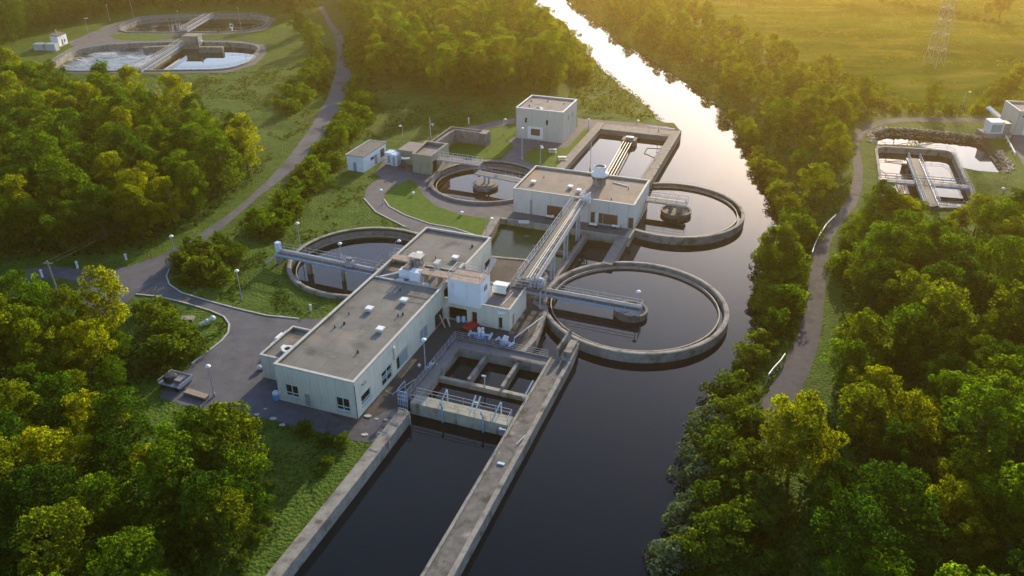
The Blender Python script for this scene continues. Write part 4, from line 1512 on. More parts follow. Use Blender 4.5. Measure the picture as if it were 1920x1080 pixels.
def bridge(name, label, a, b, z, w, beam_mat='blue_steel', deck='grating', rail='galvanised', hrail=1.1, beam_h=0.32, post=2.2, group='walkway bridges', pipe=None):
    """Railed walkway from a to b in plant metres."""
    t = thing(name, label, 'bridge', (a[0], a[1], z), 'p', group)
    d = (Vector(b) - Vector(a)).normalized()
    s = Vector((-d.y, d.x)) * w / 2
    A, B = Vector((a[0], a[1], z)), Vector((b[0], b[1], z))
    s3 = Vector((s.x, s.y, 0))
    mb = MB()
    for k in (-1, 1):
        mb.bar(A + s3 * k - Vector((0, 0, beam_h / 2)), B + s3 * k - Vector((0, 0, beam_h / 2)), 0.22, beam_h)
    mb.build('beam', beam_mat, t)
    mb = MB()
    mb.bar(A - Vector((0, 0, .02)), B - Vector((0, 0, .02)), w - 0.24, 0.08)
    mb.build('deck', deck, t)
    mb = MB()
    for k in (-0.96, 0.96):
        railing(mb, [A + s3 * k + Vector((0, 0, .02)), B + s3 * k + Vector((0, 0, .02))], hrail, post, 0.03)
    mb.build('guard_rail', rail, t)
    if pipe:
        off, r, m = pipe
        mb = MB()
        p = s3 * off + Vector((0, 0, r + .06))
        mb.tube([A + p, B + p], r, 12)
        mb.build('pipe', m, t)
    return t


# bridge over the large river tank
b0, b1 = auv(984, 540, 1.0), auv(1202, 580, 1.0)
t = bridge('tank_bridge', 'blue beamed bridge with a fat white pipe over the large river tank', b0, b1, 1.0, 1.7, pipe=(0.3, 0.24, 'pipe_tan'))
bd = (Vector(b1) - Vector(b0)).normalized()
mb = MB()
q = Vector(b0) + bd * 3.0
mb.box(q.x - .3, q.x + .3, q.y - .45, q.y + .45, -4, 0.67)
mb.build('support_column', 'galvanised', t)
mb = MB()
e = Vector(b1) - bd * 0.35
mb.box(e.x - .16, e.x + .16, e.y - .8, e.y - .5, -.4, 0.67)
mb.build('end_leg', 'galvanised', t)
mb = MB()
mb.box(e.x - .16, e.x + .16, e.y + .5, e.y + .8, -.4, 0.67)
mb.build('end_leg', 'galvanised', t)
mb = MB()
railing(mb, [(b1[0], b1[1] - 1.0, 1.0), (b1[0], b1[1] + 1.0, 1.0)], 1.1, 1.0)
mb.build('end_rail', 'galvanised', t)
sk = auv(1150, 575, -1.3)
sk2 = auv(1065, 590, -1.45)
mb = MB()
mb.tube([(sk[0], sk[1], -0.9), (sk2[0], sk2[1], -1.35)], 0.1, 6)
solo(mb, 'scum_pipe', 'timber', 'thin tan pipe slanting into the water beside the bridge of the large tank', 'pipe', (sk[0], sk[1], -0.9))
# bridge over the tank behind the main building
Z3 = 1.9
b2, b3 = auv(524, 472, Z3), auv(757, 520, Z3)
t = bridge('tank_bridge', 'long blue bridge with steel rails over the tank behind the main building', b2, (0.6, b2[1] + (0.6 - b2[0]) / (b3[0] - b2[0]) * (b3[1] - b2[1])), Z3, 2.0, pipe=(0.2, 0.14, 'galvanised'))
bd = (Vector(b3) - Vector(b2)).normalized()
mb = MB()
for k in (5.6, 12.0):
    p = Vector(b2) + bd * k
    mb.lathe((p.x, p.y), [(0.5 if k < 9 else .35, -4), (0.5 if k < 9 else .35, Z3 - .45)], 14)
    mb.build('support_column', 'concrete', t)
    mb = MB()
p = Vector(b2)
mb.box(p.x - .2, p.x + .3, p.y - .9, p.y + .9, 0, Z3 - .45)
mb.build('abutment', 'concrete', t)
mb = MB()
mb.bar((p.x - .2, p.y - .9, Z3 - .3), (p.x - 1.8, p.y - 1.9, 0.1), 0.5, 0.15)
mb.build('ramp', 'galvanised', t)
m3 = thing('bridge_cabinet', 'pale blue control cabinet at the free end of the blue bridge', 'cabinet', (p.x - .2, p.y + .3, Z3))
mb = MB()
mb.box(p.x - .9, p.x - .1, p.y + .1, p.y + .9, Z3 - .5, Z3 + 1.4)
mb.build('cabinet', 'pale_blue', m3)
mb = MB()
mb.box(p.x - .8, p.x - .2, p.y + .08, p.y + .1, Z3 - .2, Z3 + 1.2)
mb.build('door', 'white_paint', m3)
q = Vector(b2) + bd * 13.5
m3 = thing('bridge_drive', 'galvanised drive unit of frames and pipes on the blue bridge', 'machinery', (q.x, q.y, Z3 + .05))
mb = MB()
for k in range(10):
    x, y = q.x + rr.uniform(-1.3, 1.3), q.y + rr.uniform(-.8, .8)
    mb.tube([(x, y, Z3 + .05), (x + rr.uniform(-.4, .4), y, Z3 + 1.6)], 0.05, 6)
    mb.tube([(x - .6, y, Z3 + .4 + .12 * k), (x + .6, y + .2, Z3 + .4 + .12 * k)], 0.04, 6)
mb.box(q.x - .6, q.x + .6, q.y - .5, q.y + .3, Z3 + .1, Z3 + 1.0)
mb.build('frame', 'galvanised', m3)
mb = MB()
mb.lathe((q.x, q.y), [(0, Z3 + 1), (.35, Z3 + 1), (.35, Z3 + 1.5), (0, Z3 + 1.5)], 12)
mb.build('motor', 'machine', m3)
q = Vector(b2) + bd * 18.6
m3 = thing('bridge_stair', 'small galvanised stair and gate where the blue bridge meets the roof', 'stair', (q.x, q.y, Z3 + .05))
mb = MB()
for k in range(6):
    mb.box(q.x - .9 + k * .3, q.x - .62 + k * .3, q.y - .5, q.y + .5, Z3 + .2 + k * .38, Z3 + .26 + k * .38)
mb.build('tread', 'grating', m3)
mb = MB()
railing(mb, [(q.x - 1.0, q.y - .55, Z3 + .2), (q.x + .9, q.y - .55, Z3 + 2.3)], 1.0, .8)
railing(mb, [(q.x - 1.0, q.y + .55, Z3 + .2), (q.x + .9, q.y + .55, Z3 + 2.3)], 1.0, .8)
mb.build('guard_rail', 'galvanised', m3)
# bridges at the other two tanks
c0, c1 = auv(1203, 371, 1.7), auv(1292, 376, 1.7)
bridge('tank_bridge', 'short grey bridge from the pump house wall to the well in the river tank', (29.5, c0[1]), (c1[0], c0[1]), 1.7, 1.9, 'galvanised', post=1.8)
d0, d1 = auv(893, 322, 1.9), auv(990, 341, 1.9)
bridge('tank_bridge', 'grey bridge from the low stepped well to the pump house', d0, (6.8, d0[1] + (6.8 - d0[0]) / (d1[0] - d0[0]) * (d1[1] - d0[1])), 1.9, 1.7, 'galvanised', post=1.6)
g0, g1 = auv(822, 296, 2.8), auv(902, 307, 2.8)
bridge('tank_bridge', 'pale railed walkway leaving the olive building above the brown water tank', (-15.6, g0[1]), g1, 2.8, 1.5, 'galvanised', rail='white_paint', post=1.1)
mb = MB()
mb.box(g1[0] - .6, g1[0] - .2, g1[1] - .5, g1[1] + .5, 0, 2.35)
solo(mb, 'walkway_pier', 'brown_concrete', 'brown concrete pier under the far end of the pale walkway', 'pier', (g1[0], g1[1], 0))
mb = MB()
k = auv(805, 352, 0.3)
k2 = auv(838, 297, 1.5)
mb.bar((k[0], k[1], 0.4), (k2[0], k2[1], 1.6), 0.7, 0.3)
solo(mb, 'sloping_channel', 'brown_concrete', 'sloping concrete channel from the olive building down to the tank rim', 'channel', (k[0], k[1], 0.3))

# ------------------------------------------------------------------ pipe bridge
t = thing('pipe_bridge', 'long raised pipe bridge from the platform to the pump house over the ponds', 'bridge', (20, 33, 4.4))
A, B = Vector((20.5, 32.6, 4.3)), Vector((19.5, 64.2, 4.3))
mb = MB()
for dx in (-1.2, 1.75):
    mb.bar(A + Vector((dx, 0, -.2)), B + Vector((dx * .75, 0, -.2)), 0.16, 0.4)
for i in range(13):
    p = A + (B - A) * i / 12
    mb.bar(p + Vector((-1.1, 0, -.2)), p + Vector((1.5, 0, -.2)), 0.1, 0.2)
mb.build('beam', 'galvanised', t)
mb = MB()
mb.bar(A + Vector((-.35, 0, .03)), B + Vector((-.3, 0, .03)), .75, 0.06)
mb.build('deck', 'grating', t)
for dx, r, m in [(0.22, .08, 'pipe_tan'), (0.58, .10, 'pipe_tan'), (0.98, .08, 'steel_grey'), (1.5, .2, 'steel_grey')]:
    mb = MB()
    mb.tube([A + Vector((dx, 0, .2)), B + Vector((dx * .8, 0, .2))], r, 10)
    mb.build('pipe', m, t)
mb = MB()
railing(mb, [A + Vector((-1.15, 0, 0)), B + Vector((-.9, 0, 0))], 1.2, 1.6, 0.035, (1.0, 0.5))
mb.build('guard_rail', 'pipe_tan', t)
for v in (42.0, 50.2, 58.6):
    k = (v - 32.6) / 31.6
    x = A.x + (B.x - A.x) * k + 1.5 * (1 - .2 * k)
    mb = MB()
    mb.box(x - .22, x + .08, v - .35, v - .05, -4, 3.92)
    mb.box(x + .12, x + .38, v + .1, v + .4, -4, 3.92)
    mb.build('support_column', 'galvanised', t)
pl = thing('valve_platform', 'railed steel platform with valve gear at the head of the river tank bridge', 'platform', (20.8, 32.6, 3.5))
mb = MB()
mb.box(18.7, 23.4, 31.4, 34.4, 3.3, 3.42)
mb.build('deck', 'grating', pl)
mb = MB()
for x, y in [(19.0, 33.6), (23.2, 34.1), (23.0, 32.2)]:
    mb.box(x - .1, x + .1, y - .1, y + .1, 0, 3.3)
mb.build('support_column', 'galvanised', pl)
mb = MB()
railing(mb, [(18.8, 31.5, 3.42), (18.8, 34.3, 3.42)], 1.1, 1.4)
railing(mb, [(18.8, 31.5, 3.42), (23.3, 31.5, 3.42), (23.3, 34.3, 3.42)], 1.1, 1.5)
mb.build('guard_rail', 'galvanised', pl)
mb = MB()
for k in range(9):
    x, y = rr.uniform(21.2, 23.0), rr.uniform(31.8, 33.4)
    mb.tube([(x, y, 3.42), (x, y, 4.3 + rr.random())], 0.07 + .06 * rr.random(), 7)
mb.tube([(21.0, 32.6, 4.6), (23.2, 32.6, 4.6), (23.2, 32.6, 3.5)], .14, 8)
mb.tube([(22.1, 32.3, 3.4), (22.1, 32.3, 5.6)], .16, 8)
mb.lathe((22.8, 32.9), [(0, 3.42), (.5, 3.42), (.5, 4.6), (.3, 4.8), (0, 4.8)], 12)
mb.build('valve_gear', 'galvanised', pl)
mb = MB()
mb.tube([(19.2, 32.9, 4.0), (21.6, 32.9, 4.0)], .2, 8)
mb.tube([(19.2, 33.5, 3.9), (21.0, 33.5, 3.9)], .14, 8)
mb.build('pipe', 'pipe_tan', pl)
st = thing('access_stair', 'steep steel stair from the yard up to the valve platform', 'stair', (18.2, 31.6, 0))
mb = MB()
for k in range(11):
    mb.box(16.4 + k * .22, 16.65 + k * .22, 31.0, 32.0, .3 + k * .3, .35 + k * .3)
mb.build('tread', 'grating', st)
mb = MB()
railing(mb, [(16.4, 31.0, .3), (18.8, 31.0, 3.4)], 1.0, 1.2)
railing(mb, [(16.4, 32.0, .3), (18.8, 32.0, 3.4)], 1.0, 1.2)
mb.build('guard_rail', 'galvanised', st)
hd = thing('valve_cluster', 'cluster of white valves and pipes where the pipe bridge meets the pump house roof', 'valves', (20.4, 63.9, 4.3))
mb = MB()
for k in range(6):
    x, y = 20.0 + .32 * k, 63.3 + .2 * (k % 2)
    mb.tube([(x, y, 4.3), (x, y, 5.6 + .25 * (k % 3))], .1, 7)
    mb.ball((x, y, 5.7 + .25 * (k % 3)), .2, 7)
mb.tube([(19.9, 63.4, 5.3), (21.8, 63.4, 5.3), (21.8, 63.0, 4.4)], .12, 7)
mb.build('valve', 'white_paint', hd)
mb = MB()
railing(mb, [(18.2, 61.6, 4.36), (18.2, 64.0, 4.36), (19.6, 64.0, 4.36)], 1.3, .9)
railing(mb, [(18.2, 61.6, 4.36), (16.9, 61.2, 3.3)], 1.1, .9)
mb.build('guard_rail', 'galvanised', hd)

# ------------------------------------------------------------------ quays, pond walls and the long channel wall


def wall_line(name, label, pts, w, z0, z1, mat='concrete', cat='wall', group=None):
    t = thing(name, label, cat, (pts[0][0], pts[0][1], 0), 'p', group)
    mb = MB()
    L, Rr = [], []
    P = [Vector(p[:2]) for p in pts]
    for i, p in enumerate(P):
        d0 = (P[i] - P[i - 1]).normalized() if i else (P[1] - P[0]).normalized()
        d1 = (P[i + 1] - P[i]).normalized() if i < len(P) - 1 else d0
        n0, n1 = Vector((-d0.y, d0.x)), Vector((-d1.y, d1.x))
        m = (n0 + n1)
        m = m / max(.3, m.dot(n0))
        L.append(p + m * w / 2)
        Rr.append(p - m * w / 2)
    for i in range(len(P) - 1):
        mb.prism([tuple(Rr[i]), tuple(Rr[i + 1]), tuple(L[i + 1]), tuple(L[i])], z0, z1)
    mb.build('wall', mat, t)
    return t


wall_line('quay_wall', 'worn concrete quay wall edging the grass above the channel', [(15.6, 3.2), (15.65, -2.6), (15.7, -10), (15.6, -24), (15.4, -48)], 1.45, -5, 0.25)
mb = MB()
for v in (2.6, -2.3):
    u = 15.7 + (v - 3) * .03
    mb.tube([(u - .7, v, .3), (u - .5, v, 1.0), (u + .7, v - .1, 1.0), (u + .95, v - .1, .1), (u + .95, v - .1, -1.2)], .05, 6)
    if v > 0:
        solo(mb, 'ladder_hoop', 'galvanised', 'bent steel hoop rail on the quay wall at the basin corner', 'rail', (u, v, .28), 'p', 'hoop rails on the quay wall')
    else:
        solo(mb, 'ladder_hoop', 'galvanised', 'bent steel hoop rail on the quay wall beside the grass', 'rail', (u, v, .28), 'p', 'hoop rails on the quay wall')
    mb = MB()
# long wall between the channel and the river
t = thing('channel_wall', 'long stained concrete wall with a sunken walkway running between channel and river', 'wall', (29.8, 20, 0))
x0, x1 = 28.35, 31.35
mb = MB()
mb.box(x0 + .35, x1 - .55, -70, 20.6, -5, -0.12)
mb.build('walkway', 'concrete_dark', t)
mb = MB()
mb.box(x0, x0 + .35, -70, 20.6, -5, 0.06)
mb.build('kerb', 'concrete', t)
mb = MB()
mb.box(x1 - .55, x1, -70, 20.6, -5, 0.22)
mb.build('parapet', 'concrete', t)
mb = MB()
mb.prism([(30.0, 20.6), (31.35, 20.6), (31.1, 24.9), (30.2, 25.1), (30.0, 22.2)], -5, .3)
mb.box(30.1, 31.1, 21.0, 24.2, .3, 1.1)
mb.build('end_pier', 'concrete', t)
mb = MB()
mb.bar((29.2, 21.2, .55), (29.7, 25.6, 1.1), .3, 1.6)
mb.build('wing_wall', 'concrete', t)
# small gear on the channel wall
mb = MB()
mb.tube([(28.6, 3.2, .05), (28.6, 3.2, 1.0), (28.1, 3.0, 1.1)], .07, 6)
mb.ball((28.05, 3.0, 1.1), .18, 7)
solo(mb, 'penstock', 'pale_blue', 'small pale blue gate spindle on the channel wall', 'valve', (28.6, 3.2, .06))
mb = MB()
mb.tube([(30.3, 2.4, 0.0), (30.7, 4.2, 0.05)], .06, 6)
solo(mb, 'loose_rod', 'white_paint', 'thin white rod lying on the channel wall walkway', 'rod', (30.5, 3.3, -.1))
mb = MB()
mb.box(29.4, 30.2, -1.4, -1.05, -.12, .02)
solo(mb, 'loose_plate', 'pale_blue', 'blue grey plate lying on the channel wall walkway', 'plate', (29.8, -1.2, -.12))
# basin
t = thing('screening_basin', 'concrete basin with three cells, a weir and a railed front walkway beside the yard', 'basin', (14.6, 5, 0))
mb = MB()
mb.box(14.6, 14.85, 4.4, 20.05, -5, 0.32)
mb.box(14.6, 28.33, 20.05, 20.3, -5, 0.32)
mb.build('kerb_wall', 'concrete_dark', t)
mb = MB()
mb.box(14.85, 16.0, 6.6, 18.5, -5, 0.04)
mb.box(14.85, 28.33, 18.5, 20.05, -5, 0.04)
mb.build('wall', 'concrete', t)
mb = MB()
mb.box(14.85, 15.8, 6.6, 18.7, .044, .07)
mb.box(14.85, 28.33, 18.7, 20.05, .044, .07)
mb.build('walkway', 'roofing_mauve', t)
mb = MB()
mb.box(19.75, 20.2, 12.6, 18.5, -5, -0.25)
mb.box(24.35, 24.8, 12.6, 18.5, -5, -0.25)
mb.build('dividing_wall', 'concrete', t)
mb = MB()
mb.box(16.0, 28.33, 12.0, 12.6, -5, -0.7)
mb.build('weir_wall', 'concrete_wall', t)
mb = MB()
mb.box(15.5, 28.33, 4.8, 6.6, -5, 0.3)
mb.build('front_wall', 'concrete_wall', t)
mb = MB()
railing(mb, [(15.6, 4.9, .3), (28.2, 4.9, .3)], 1.1, 2.1)
railing(mb, [(15.6, 6.5, .3), (28.2, 6.5, .3)], 1.1, 2.1)
railing(mb, [(28.2, 4.9, .3), (28.2, 6.5, .3)], 1.1, 1.5)
mb.build('guard_rail', 'galvanised', t)
mb = MB()
railing(mb, [(14.72, 4.6, .32), (14.72, 20.17, .32), (28.2, 20.17, .32)], 1.0, 1.1, .025, (1.0, .66, .33, .05))
mb.build('fence_rail', 'galvanised', t)
for u in (19.9, 25.2):
    mb = MB()
    mb.tube([(u, 4.65, -3.4), (u, 4.65, .9), (u - .4, 5.0, 1.15)], .12, 8)
    mb.build('down_pipe', 'blue_steel', t)
for u in (19.3, 26.4):
    mb = MB()
    mb.bar((u - .35, 6.65, .3), (u + .05, 7.3, 1.5), .13, .09)
    mb.bar((u + .2, 7.1, -1.2), (u + .2, 7.1, 1.5), .12, .12)
    mb.build('gate_frame', 'pale_blue', t)
mb = MB()
mb.bar((23.3, 4.95, .4), (23.4, 6.9, 2.0), .14, .1)
mb.bar((23.9, 4.95, .4), (24.0, 6.9, 2.0), .14, .1)
mb.bar((23.4, 6.2, 1.45), (23.9, 6.2, 1.45), .09, .09)
mb.build('hoist_frame', 'white_paint', t)
mb = MB()
for k in range(5):
    mb.bar((14.2 + .3 * k, 4.3, -.4), (14.2 + .3 * k, 4.3, 2.1), .09, .09)
for z in (.1, .9, 1.5, 2.1):
    mb.bar((14.1, 4.28, z), (15.5, 4.28, z), .08, .08)
mb.bar((14.1, 4.3, 2.1), (14.1, 6.4, 2.1), .08, .08)
mb.bar((14.1, 6.4, 0), (14.1, 6.4, 2.1), .09, .09)
mb.build('rack_frame', 'blue_steel', t)
mb = MB()
mb.tube([(22.3, 12.3, -.75), (22.3, 12.3, .8)], .09, 6)
mb.box(21.9, 22.5, 12.2, 12.4, .8, 1.0)
solo(mb, 'level_gauge', 'galvanised', 'thin grey gauge post standing on the weir wall of the basin', 'gauge', (22.3, 12.3, -.7))
mb = MB()
mb.tube([(28.0, 11.0, -.2), (28.5, 13.2, 1.2)], .1, 6)
solo(mb, 'sluice_lever', 'white_paint', 'white lever leaning on the basin edge by the channel wall', 'lever', (28.2, 12, -.2))
# quay edge walls of the yard, ponds
wall_line('quay_edge', 'low concrete quay edge of the yard facing the large river tank', [(24.45, 20.4), (24.9, 24.0), (24.0, 32.0), (21.7, 33.6), (20.6, 42.5)], .7, -5, .12)
wall_line('pond_wall', 'concrete wall between the lawn and the green pond', [(7.35, 45.2), (6.9, 48.0), (5.1, 60.3)], 1.5, -4, .5, 'brown_concrete')
wall_line('pond_kerb', 'concrete kerb along the yard side of the green pond', [(7.3, 45.1), (15.8, 46.4), (20.7, 42.6)], .5, -4, .14)
wall_line('pond_wall', 'thin concrete wall under the legs of the pipe bridge', [(21.7, 36.6), (21.9, 42.7), (22.1, 61.0)], .75, -5, -.25, 'brown_concrete')
wall_line('pond_wall', 'broad concrete jetty wall between the dark pond and the river', [(28.6, 49.6), (28.6, 60.6)], 1.8, -5, .1, 'brown_concrete')
wall_line('deck_edge', 'concrete edge of the deck in front of the pump house', [(5.0, 60.75), (29.6, 60.75)], .5, -5, .1, 'concrete_wall')
t = wall_line('deck_prow', 'concrete prow under the waterfront corner of the pump house', [(29.3, 60.6), (29.45, 64.3)], 1.0, -5, .06, 'concrete_wall')
for v in (45.5, 52.5):
    mb = MB()
    mb.box(16.4, 21.4, v - .35, v + .35, -4, -.5)
    solo(mb, 'tie_beam', 'brown_concrete', 'concrete tie beam crossing the narrow channel %s' % ('near the valve platform' if v < 50 else 'near the pump house'), 'beam', (19, v, -1), 'p', 'tie beams')
mb = MB()
mb.tube([(29.4, 60.9, -.3), (30.2, 59.0, -3.2)], .13, 6)
solo(mb, 'drain_pipe', 'pipe_tan', 'tan pipe hanging from the jetty wall into the river', 'pipe', (29.6, 60, 0))
mb = MB()
mb.bar((9.5, 59.8, .3), (11.4, 60.4, .3), .3, .5)
solo(mb, 'sluice_board', 'white_paint', 'white sluice board at the head of the green pond', 'board', (10.5, 60, .1))
# rectangular basin behind the pump house
t = thing('settling_basin', 'long rectangular concrete basin behind the pump house beside the river', 'basin', (7, 77.5, 0))
mb = MB()
mb.box(7.3, 9.3, 77.5, 122.6, -4, .25)
mb.box(25.8, 27.9, 77.5, 122.6, -5, .25)
mb.box(9.3, 25.8, 117.6, 122.6, -4, .05)
mb.build('wall', 'brown_concrete', t)
mb = MB()
mb.box(27.5, 27.9, 77.5, 122.6, .25, .5)
mb.box(9.3, 25.8, 117.6, 118.0, .05, .3)
mb.build('parapet', 'concrete', t)
mb = MB()
railing(mb, [(25.95, 80, .25), (25.95, 108, .25)], 1.0, 2.5)
mb.build('guard_rail', 'dark_metal', t)
t = thing('scraper_pipes', 'set of four dark parallel pipes on a pier crossing the rectangular basin', 'pipes', (18.5, 95, -1.5))
for k in range(4):
    mb = MB()
    mb.tube([(16.6 + .62 * k, 111.5, .1), (18.6 + .62 * k, 77.4, .1)], .13, 8)
    mb.build('pipe', 'dark_metal', t)
mb = MB()
mb.box(16.0, 19.2, 111.4, 114.0, -3, .35)
mb.build('pier', 'brown_concrete', t)
mb = MB()
mb.box(16.8, 18.6, 112.1, 113.3, .35, .8)
mb.build('cover', 'machine', t)
mb = MB()
mb.tube([(18.6, 108.5, .1), (18.9, 106.5, -1.6)], .16, 6)
mb.tube([(18.9, 106.5, -1.6), (18.2, 101.0, .1)], .08, 6)
mb.build('stay', 'dark_metal', t)
t = thing('basin_rack', 'dark steel rack frame standing in the water of the rectangular basin', 'frame', (23, 84, -1.9))
mb = MB()
for x, y in [(21.6, 85.5), (24.9, 84.0), (21.6, 82), (24.9, 81)]:
    mb.tube([(x, y, -3), (x, y, 1.0)], .1, 6)
mb.tube([(21.6, 85.5, .6), (24.9, 84.0, .6)], .08, 6)
mb.tube([(21.6, 85.5, -.6), (24.9, 84.0, -.6)], .08, 6)
mb.tube([(21.6, 82, .6), (21.6, 85.5, .6)], .08, 6)
mb.tube([(24.9, 81, .6), (24.9, 84, .6)], .08, 6)
mb.build('frame', 'dark_metal', t)
mb = MB()
mb.tube([(22.0, 105, -1.9), (22.6, 109, -.2), (25.8, 108.0, .4)], .12, 6)
mb.ball((22.0, 105, -1.8), .3, 7)
solo(mb, 'skimmer_arm', 'dark_metal', 'dark bent skimmer arm reaching into the rectangular basin', 'arm', (22, 106, -1))
mb = MB()
mb.tube([(20.5, 121.0, .05), (20.5, 121.0, 1.1), (26.5, 121.4, 1.0)], .1, 6)
mb.ball((20.5, 121, 1.1), .25, 7)
solo(mb, 'inlet_pipe', 'white_paint', 'white inlet pipe with a bend on the back wall of the rectangular basin', 'pipe', (22, 121, .05))

# ------------------------------------------------------------------ far pair of ditches
for (poly, lab) in [(ditch1, 'long concrete aeration ditch with a foaming half in front of the other ditch'), (ditch2, 'farther long concrete aeration ditch close to the dark wood')]:
    cx, cy = sum(p[0] for p in poly) / len(poly), sum(p[1] for p in poly) / len(poly)
    t = thing('aeration_ditch', lab, 'basin', (cx, cy, 0), 'w', 'aeration ditches')

    def inset(pl, k):
        n = len(pl)
        out = []
        for i in range(n):
            p0, p1, p2 = Vector(pl[i - 1]), Vector(pl[i]), Vector(pl[(i + 1) % n])
            e = (p2 - p0).normalized()
            out.append(tuple(p1 + Vector((e.y, -e.x)) * k))
        return out
    a = sum(poly[i][0] * poly[(i + 1) % len(poly)][1] - poly[(i + 1) % len(poly)][0] * poly[i][1] for i in range(len(poly)))
    k = 1 if a > 0 else -1
    o_, i_ = inset(poly, .55 * k), inset(poly, -.15 * k)
    mb = MB()
    n = len(poly)
    vs = [(*p, -4) for p in i_] + [(*p, .35) for p in i_] + [(*p, .35) for p in o_] + [(*p, -.4) for p in o_]
    fs = []
    for i in range(n):
        j = (i + 1) % n
        fs += [(i, j, n + j, n + i), (n + i, n + j, 2 * n + j, 2 * n + i), (2 * n + i, 2 * n + j, 3 * n + j, 3 * n + i)]
    mb.add(vs, fs if k > 0 else [f[::-1] for f in fs])
    mb.build('wall', 'concrete', t, 'w')
    mb = MB()
    mid = inset(poly, .2 * k)
    railing(mb, [(*p, .35) for p in mid[::2]] + [(*mid[0], .35)], 1.0, 4.0, .03)
    mb.build('guard_rail', 'galvanised', t, 'w')


def wbridge(name, label, a, b, z, w, group=None, wallz=None):
    t = thing(name, label, 'bridge', (a[0], a[1], z), 'w', group)
    A, B = Vector((a[0], a[1], z)), Vector((b[0], b[1], z))
    d = (B - A).normalized()
    s = Vector((-d.y, d.x, 0)) * w / 2
    mb = MB()
    for k in (-1, 1):
        mb.bar(A + s * k - Vector((0, 0, .25)), B + s * k - Vector((0, 0, .25)), .25, .5)
    mb.build('beam', 'blue_steel', t, 'w')
    mb = MB()
    mb.bar(A, B, w - .3, .1)
    mb.build('deck', 'grating', t, 'w')
    mb = MB()
    for k in (-.95, .95):
        railing(mb, [A + s * k, B + s * k], 1.2, 1.7, .05)
    mb.build('guard_rail', 'galvanised', t, 'w')
    if wallz is not None:
        mb = MB()
        mb.bar(A + Vector((0, 0, wallz / 2 - .3)) - Vector((0, 0, 0)), B + Vector((0, 0, wallz / 2 - .3)), .5, abs(wallz))
        mb.build('dividing_wall', 'concrete_wall', t, 'w')
    return t


wbridge('ditch_bridge', 'blue grey railed bridge along the dividing wall of the nearer ditch', at(258, 133, .6), at(342, 80, .6), .6, 2.0, 'ditch bridges', -3.2)
wbridge('ditch_bridge', 'blue grey railed bridge over the farther ditch by the splashing aerator', at(344, 58, 1.6), at(394, 29, 1.6), 1.6, 2.6, 'ditch bridges')
p0 = at(361, 83)
t = thing('ditch_control_house', 'squat grey concrete control house between the two ditches', 'building', p0, 'w')
mb = MB()
mb.box(p0[0] - 3.6, p0[0] + 2.6, p0[1] - 1.2, p0[1] + 2, -3, .5)
mb.build('plinth', 'concrete', t, 'w')
mb = MB()
mb.box(p0[0] - 2.6, p0[0] + 2.2, p0[1] - .4, p0[1] + 4, .5, 2.6)
mb.build('wall', 'concrete_wall', t, 'w')
mb = MB()
mb.box(p0[0] - 3.0, p0[0] + 2.6, p0[1] - .8, p0[1] + 4.4, 2.6, 2.85)
mb.build('roof', 'roofing_mauve', t, 'w')
mb = MB()
mb.tube([(p0[0] + 2.6, p0[1] - .4, .5), (p0[0] + 2.6, p0[1] - .4, 3.3)], .26, 8)
mb.ball((p0[0] + 3.2, p0[1] - .5, 1.0), .6, 8)
mb.build('vent_duct', 'white_paint', t, 'w')
p1, p2 = at(374, 90), at(418, 90)
mb = MB()
mb.bar((p1[0], p1[1], -1.7), (p2[0], p2[1], -1.7), 1.6, 4.2)
solo(mb, 'outlet_channel', 'concrete', 'raised concrete outlet channel beside the ditch control house', 'channel', (p1[0], p1[1], 0), 'w')
p1, p2 = at(268, 90), at(325, 87)
mb = MB()
mb.bar((p1[0], p1[1], -1.8), (p2[0], p2[1], -1.8), 1.6, 4.2)
solo(mb, 'inlet_channel', 'brown_concrete', 'dark concrete inlet channel on the back edge of the nearer ditch', 'channel', (p1[0], p1[1], 0), 'w')
p0 = at(340, 56)
mb = MB()
r3 = random.Random(9)
for k in range(26):
    x, y = p0[0] + r3.uniform(-4, 2), p0[1] + r3.uniform(-1, 3)
    mb.tube([(x, y, -2), (x + r3.uniform(-.5, .5), y, -2 + r3.uniform(1.5, 5))], [.25, .04], 5)
solo(mb, 'aerator', 'galvanised', 'spiky surface aerator at the end of the farther ditch bridge', 'aerator', (p0[0], p0[1], -2), 'w')
# hut and containers beside the ditches
A0, A1, A2 = at(91, 84), at(112, 88), at(131, 80)
t = thing('ditch_hut', 'small white hut with a grey flat roof and a flue near the ditches', 'hut', A1, 'w')
ux = Vector(A1[:2]) - Vector(A0[:2])
vx = Vector(A2[:2]) - Vector(A1[:2])
vx = vx.normalized() * 5.6
ux = ux.normalized() * 4.4
P = lambda a, b: tuple(Vector(A1[:2]) - ux * (1 - a) + vx * b)
mb = MB()
wo = (vx.normalized() * -1)
wall_skin(mb, P(0, 0), P(1, 0), 0, 3.3, tuple(wo))
wall_skin(mb, P(1, 0), P(1, 1), 0, 3.3, tuple(ux.normalized()), [(1.9, 2.7, .05, 2.1), (3.6, 4.3, .9, 1.9)])
wall_skin(mb, P(1, 1), P(0, 1), 0, 3.3, tuple(vx.normalized()))
wall_skin(mb, P(0, 1), P(0, 0), 0, 3.3, tuple(-ux.normalized()))
mb.build('wall', 'white_wall', t, 'w')
mb = MB()
mb.prism([P(-.03, -.03), P(1.03, -.03), P(1.03, 1.03), P(-.03, 1.03)], 3.3, 3.5)
mb.build('roof', 'roofing_dark', t, 'w')
mb = MB()
c = P(.5, .4)
mb.tube([(*c, 3.5), (*c, 5.0)], .22, 8)
mb.build('flue', 'galvanised', t, 'w')
door(t, P(1, 0), P(1, 1), tuple(ux.normalized()), (1.9, 2.7, .05, 2.1), 'dark_metal')
window(t, P(1, 0), P(1, 1), tuple(ux.normalized()), (3.6, 4.3, .9, 1.9), 'dark_metal', sill=False)
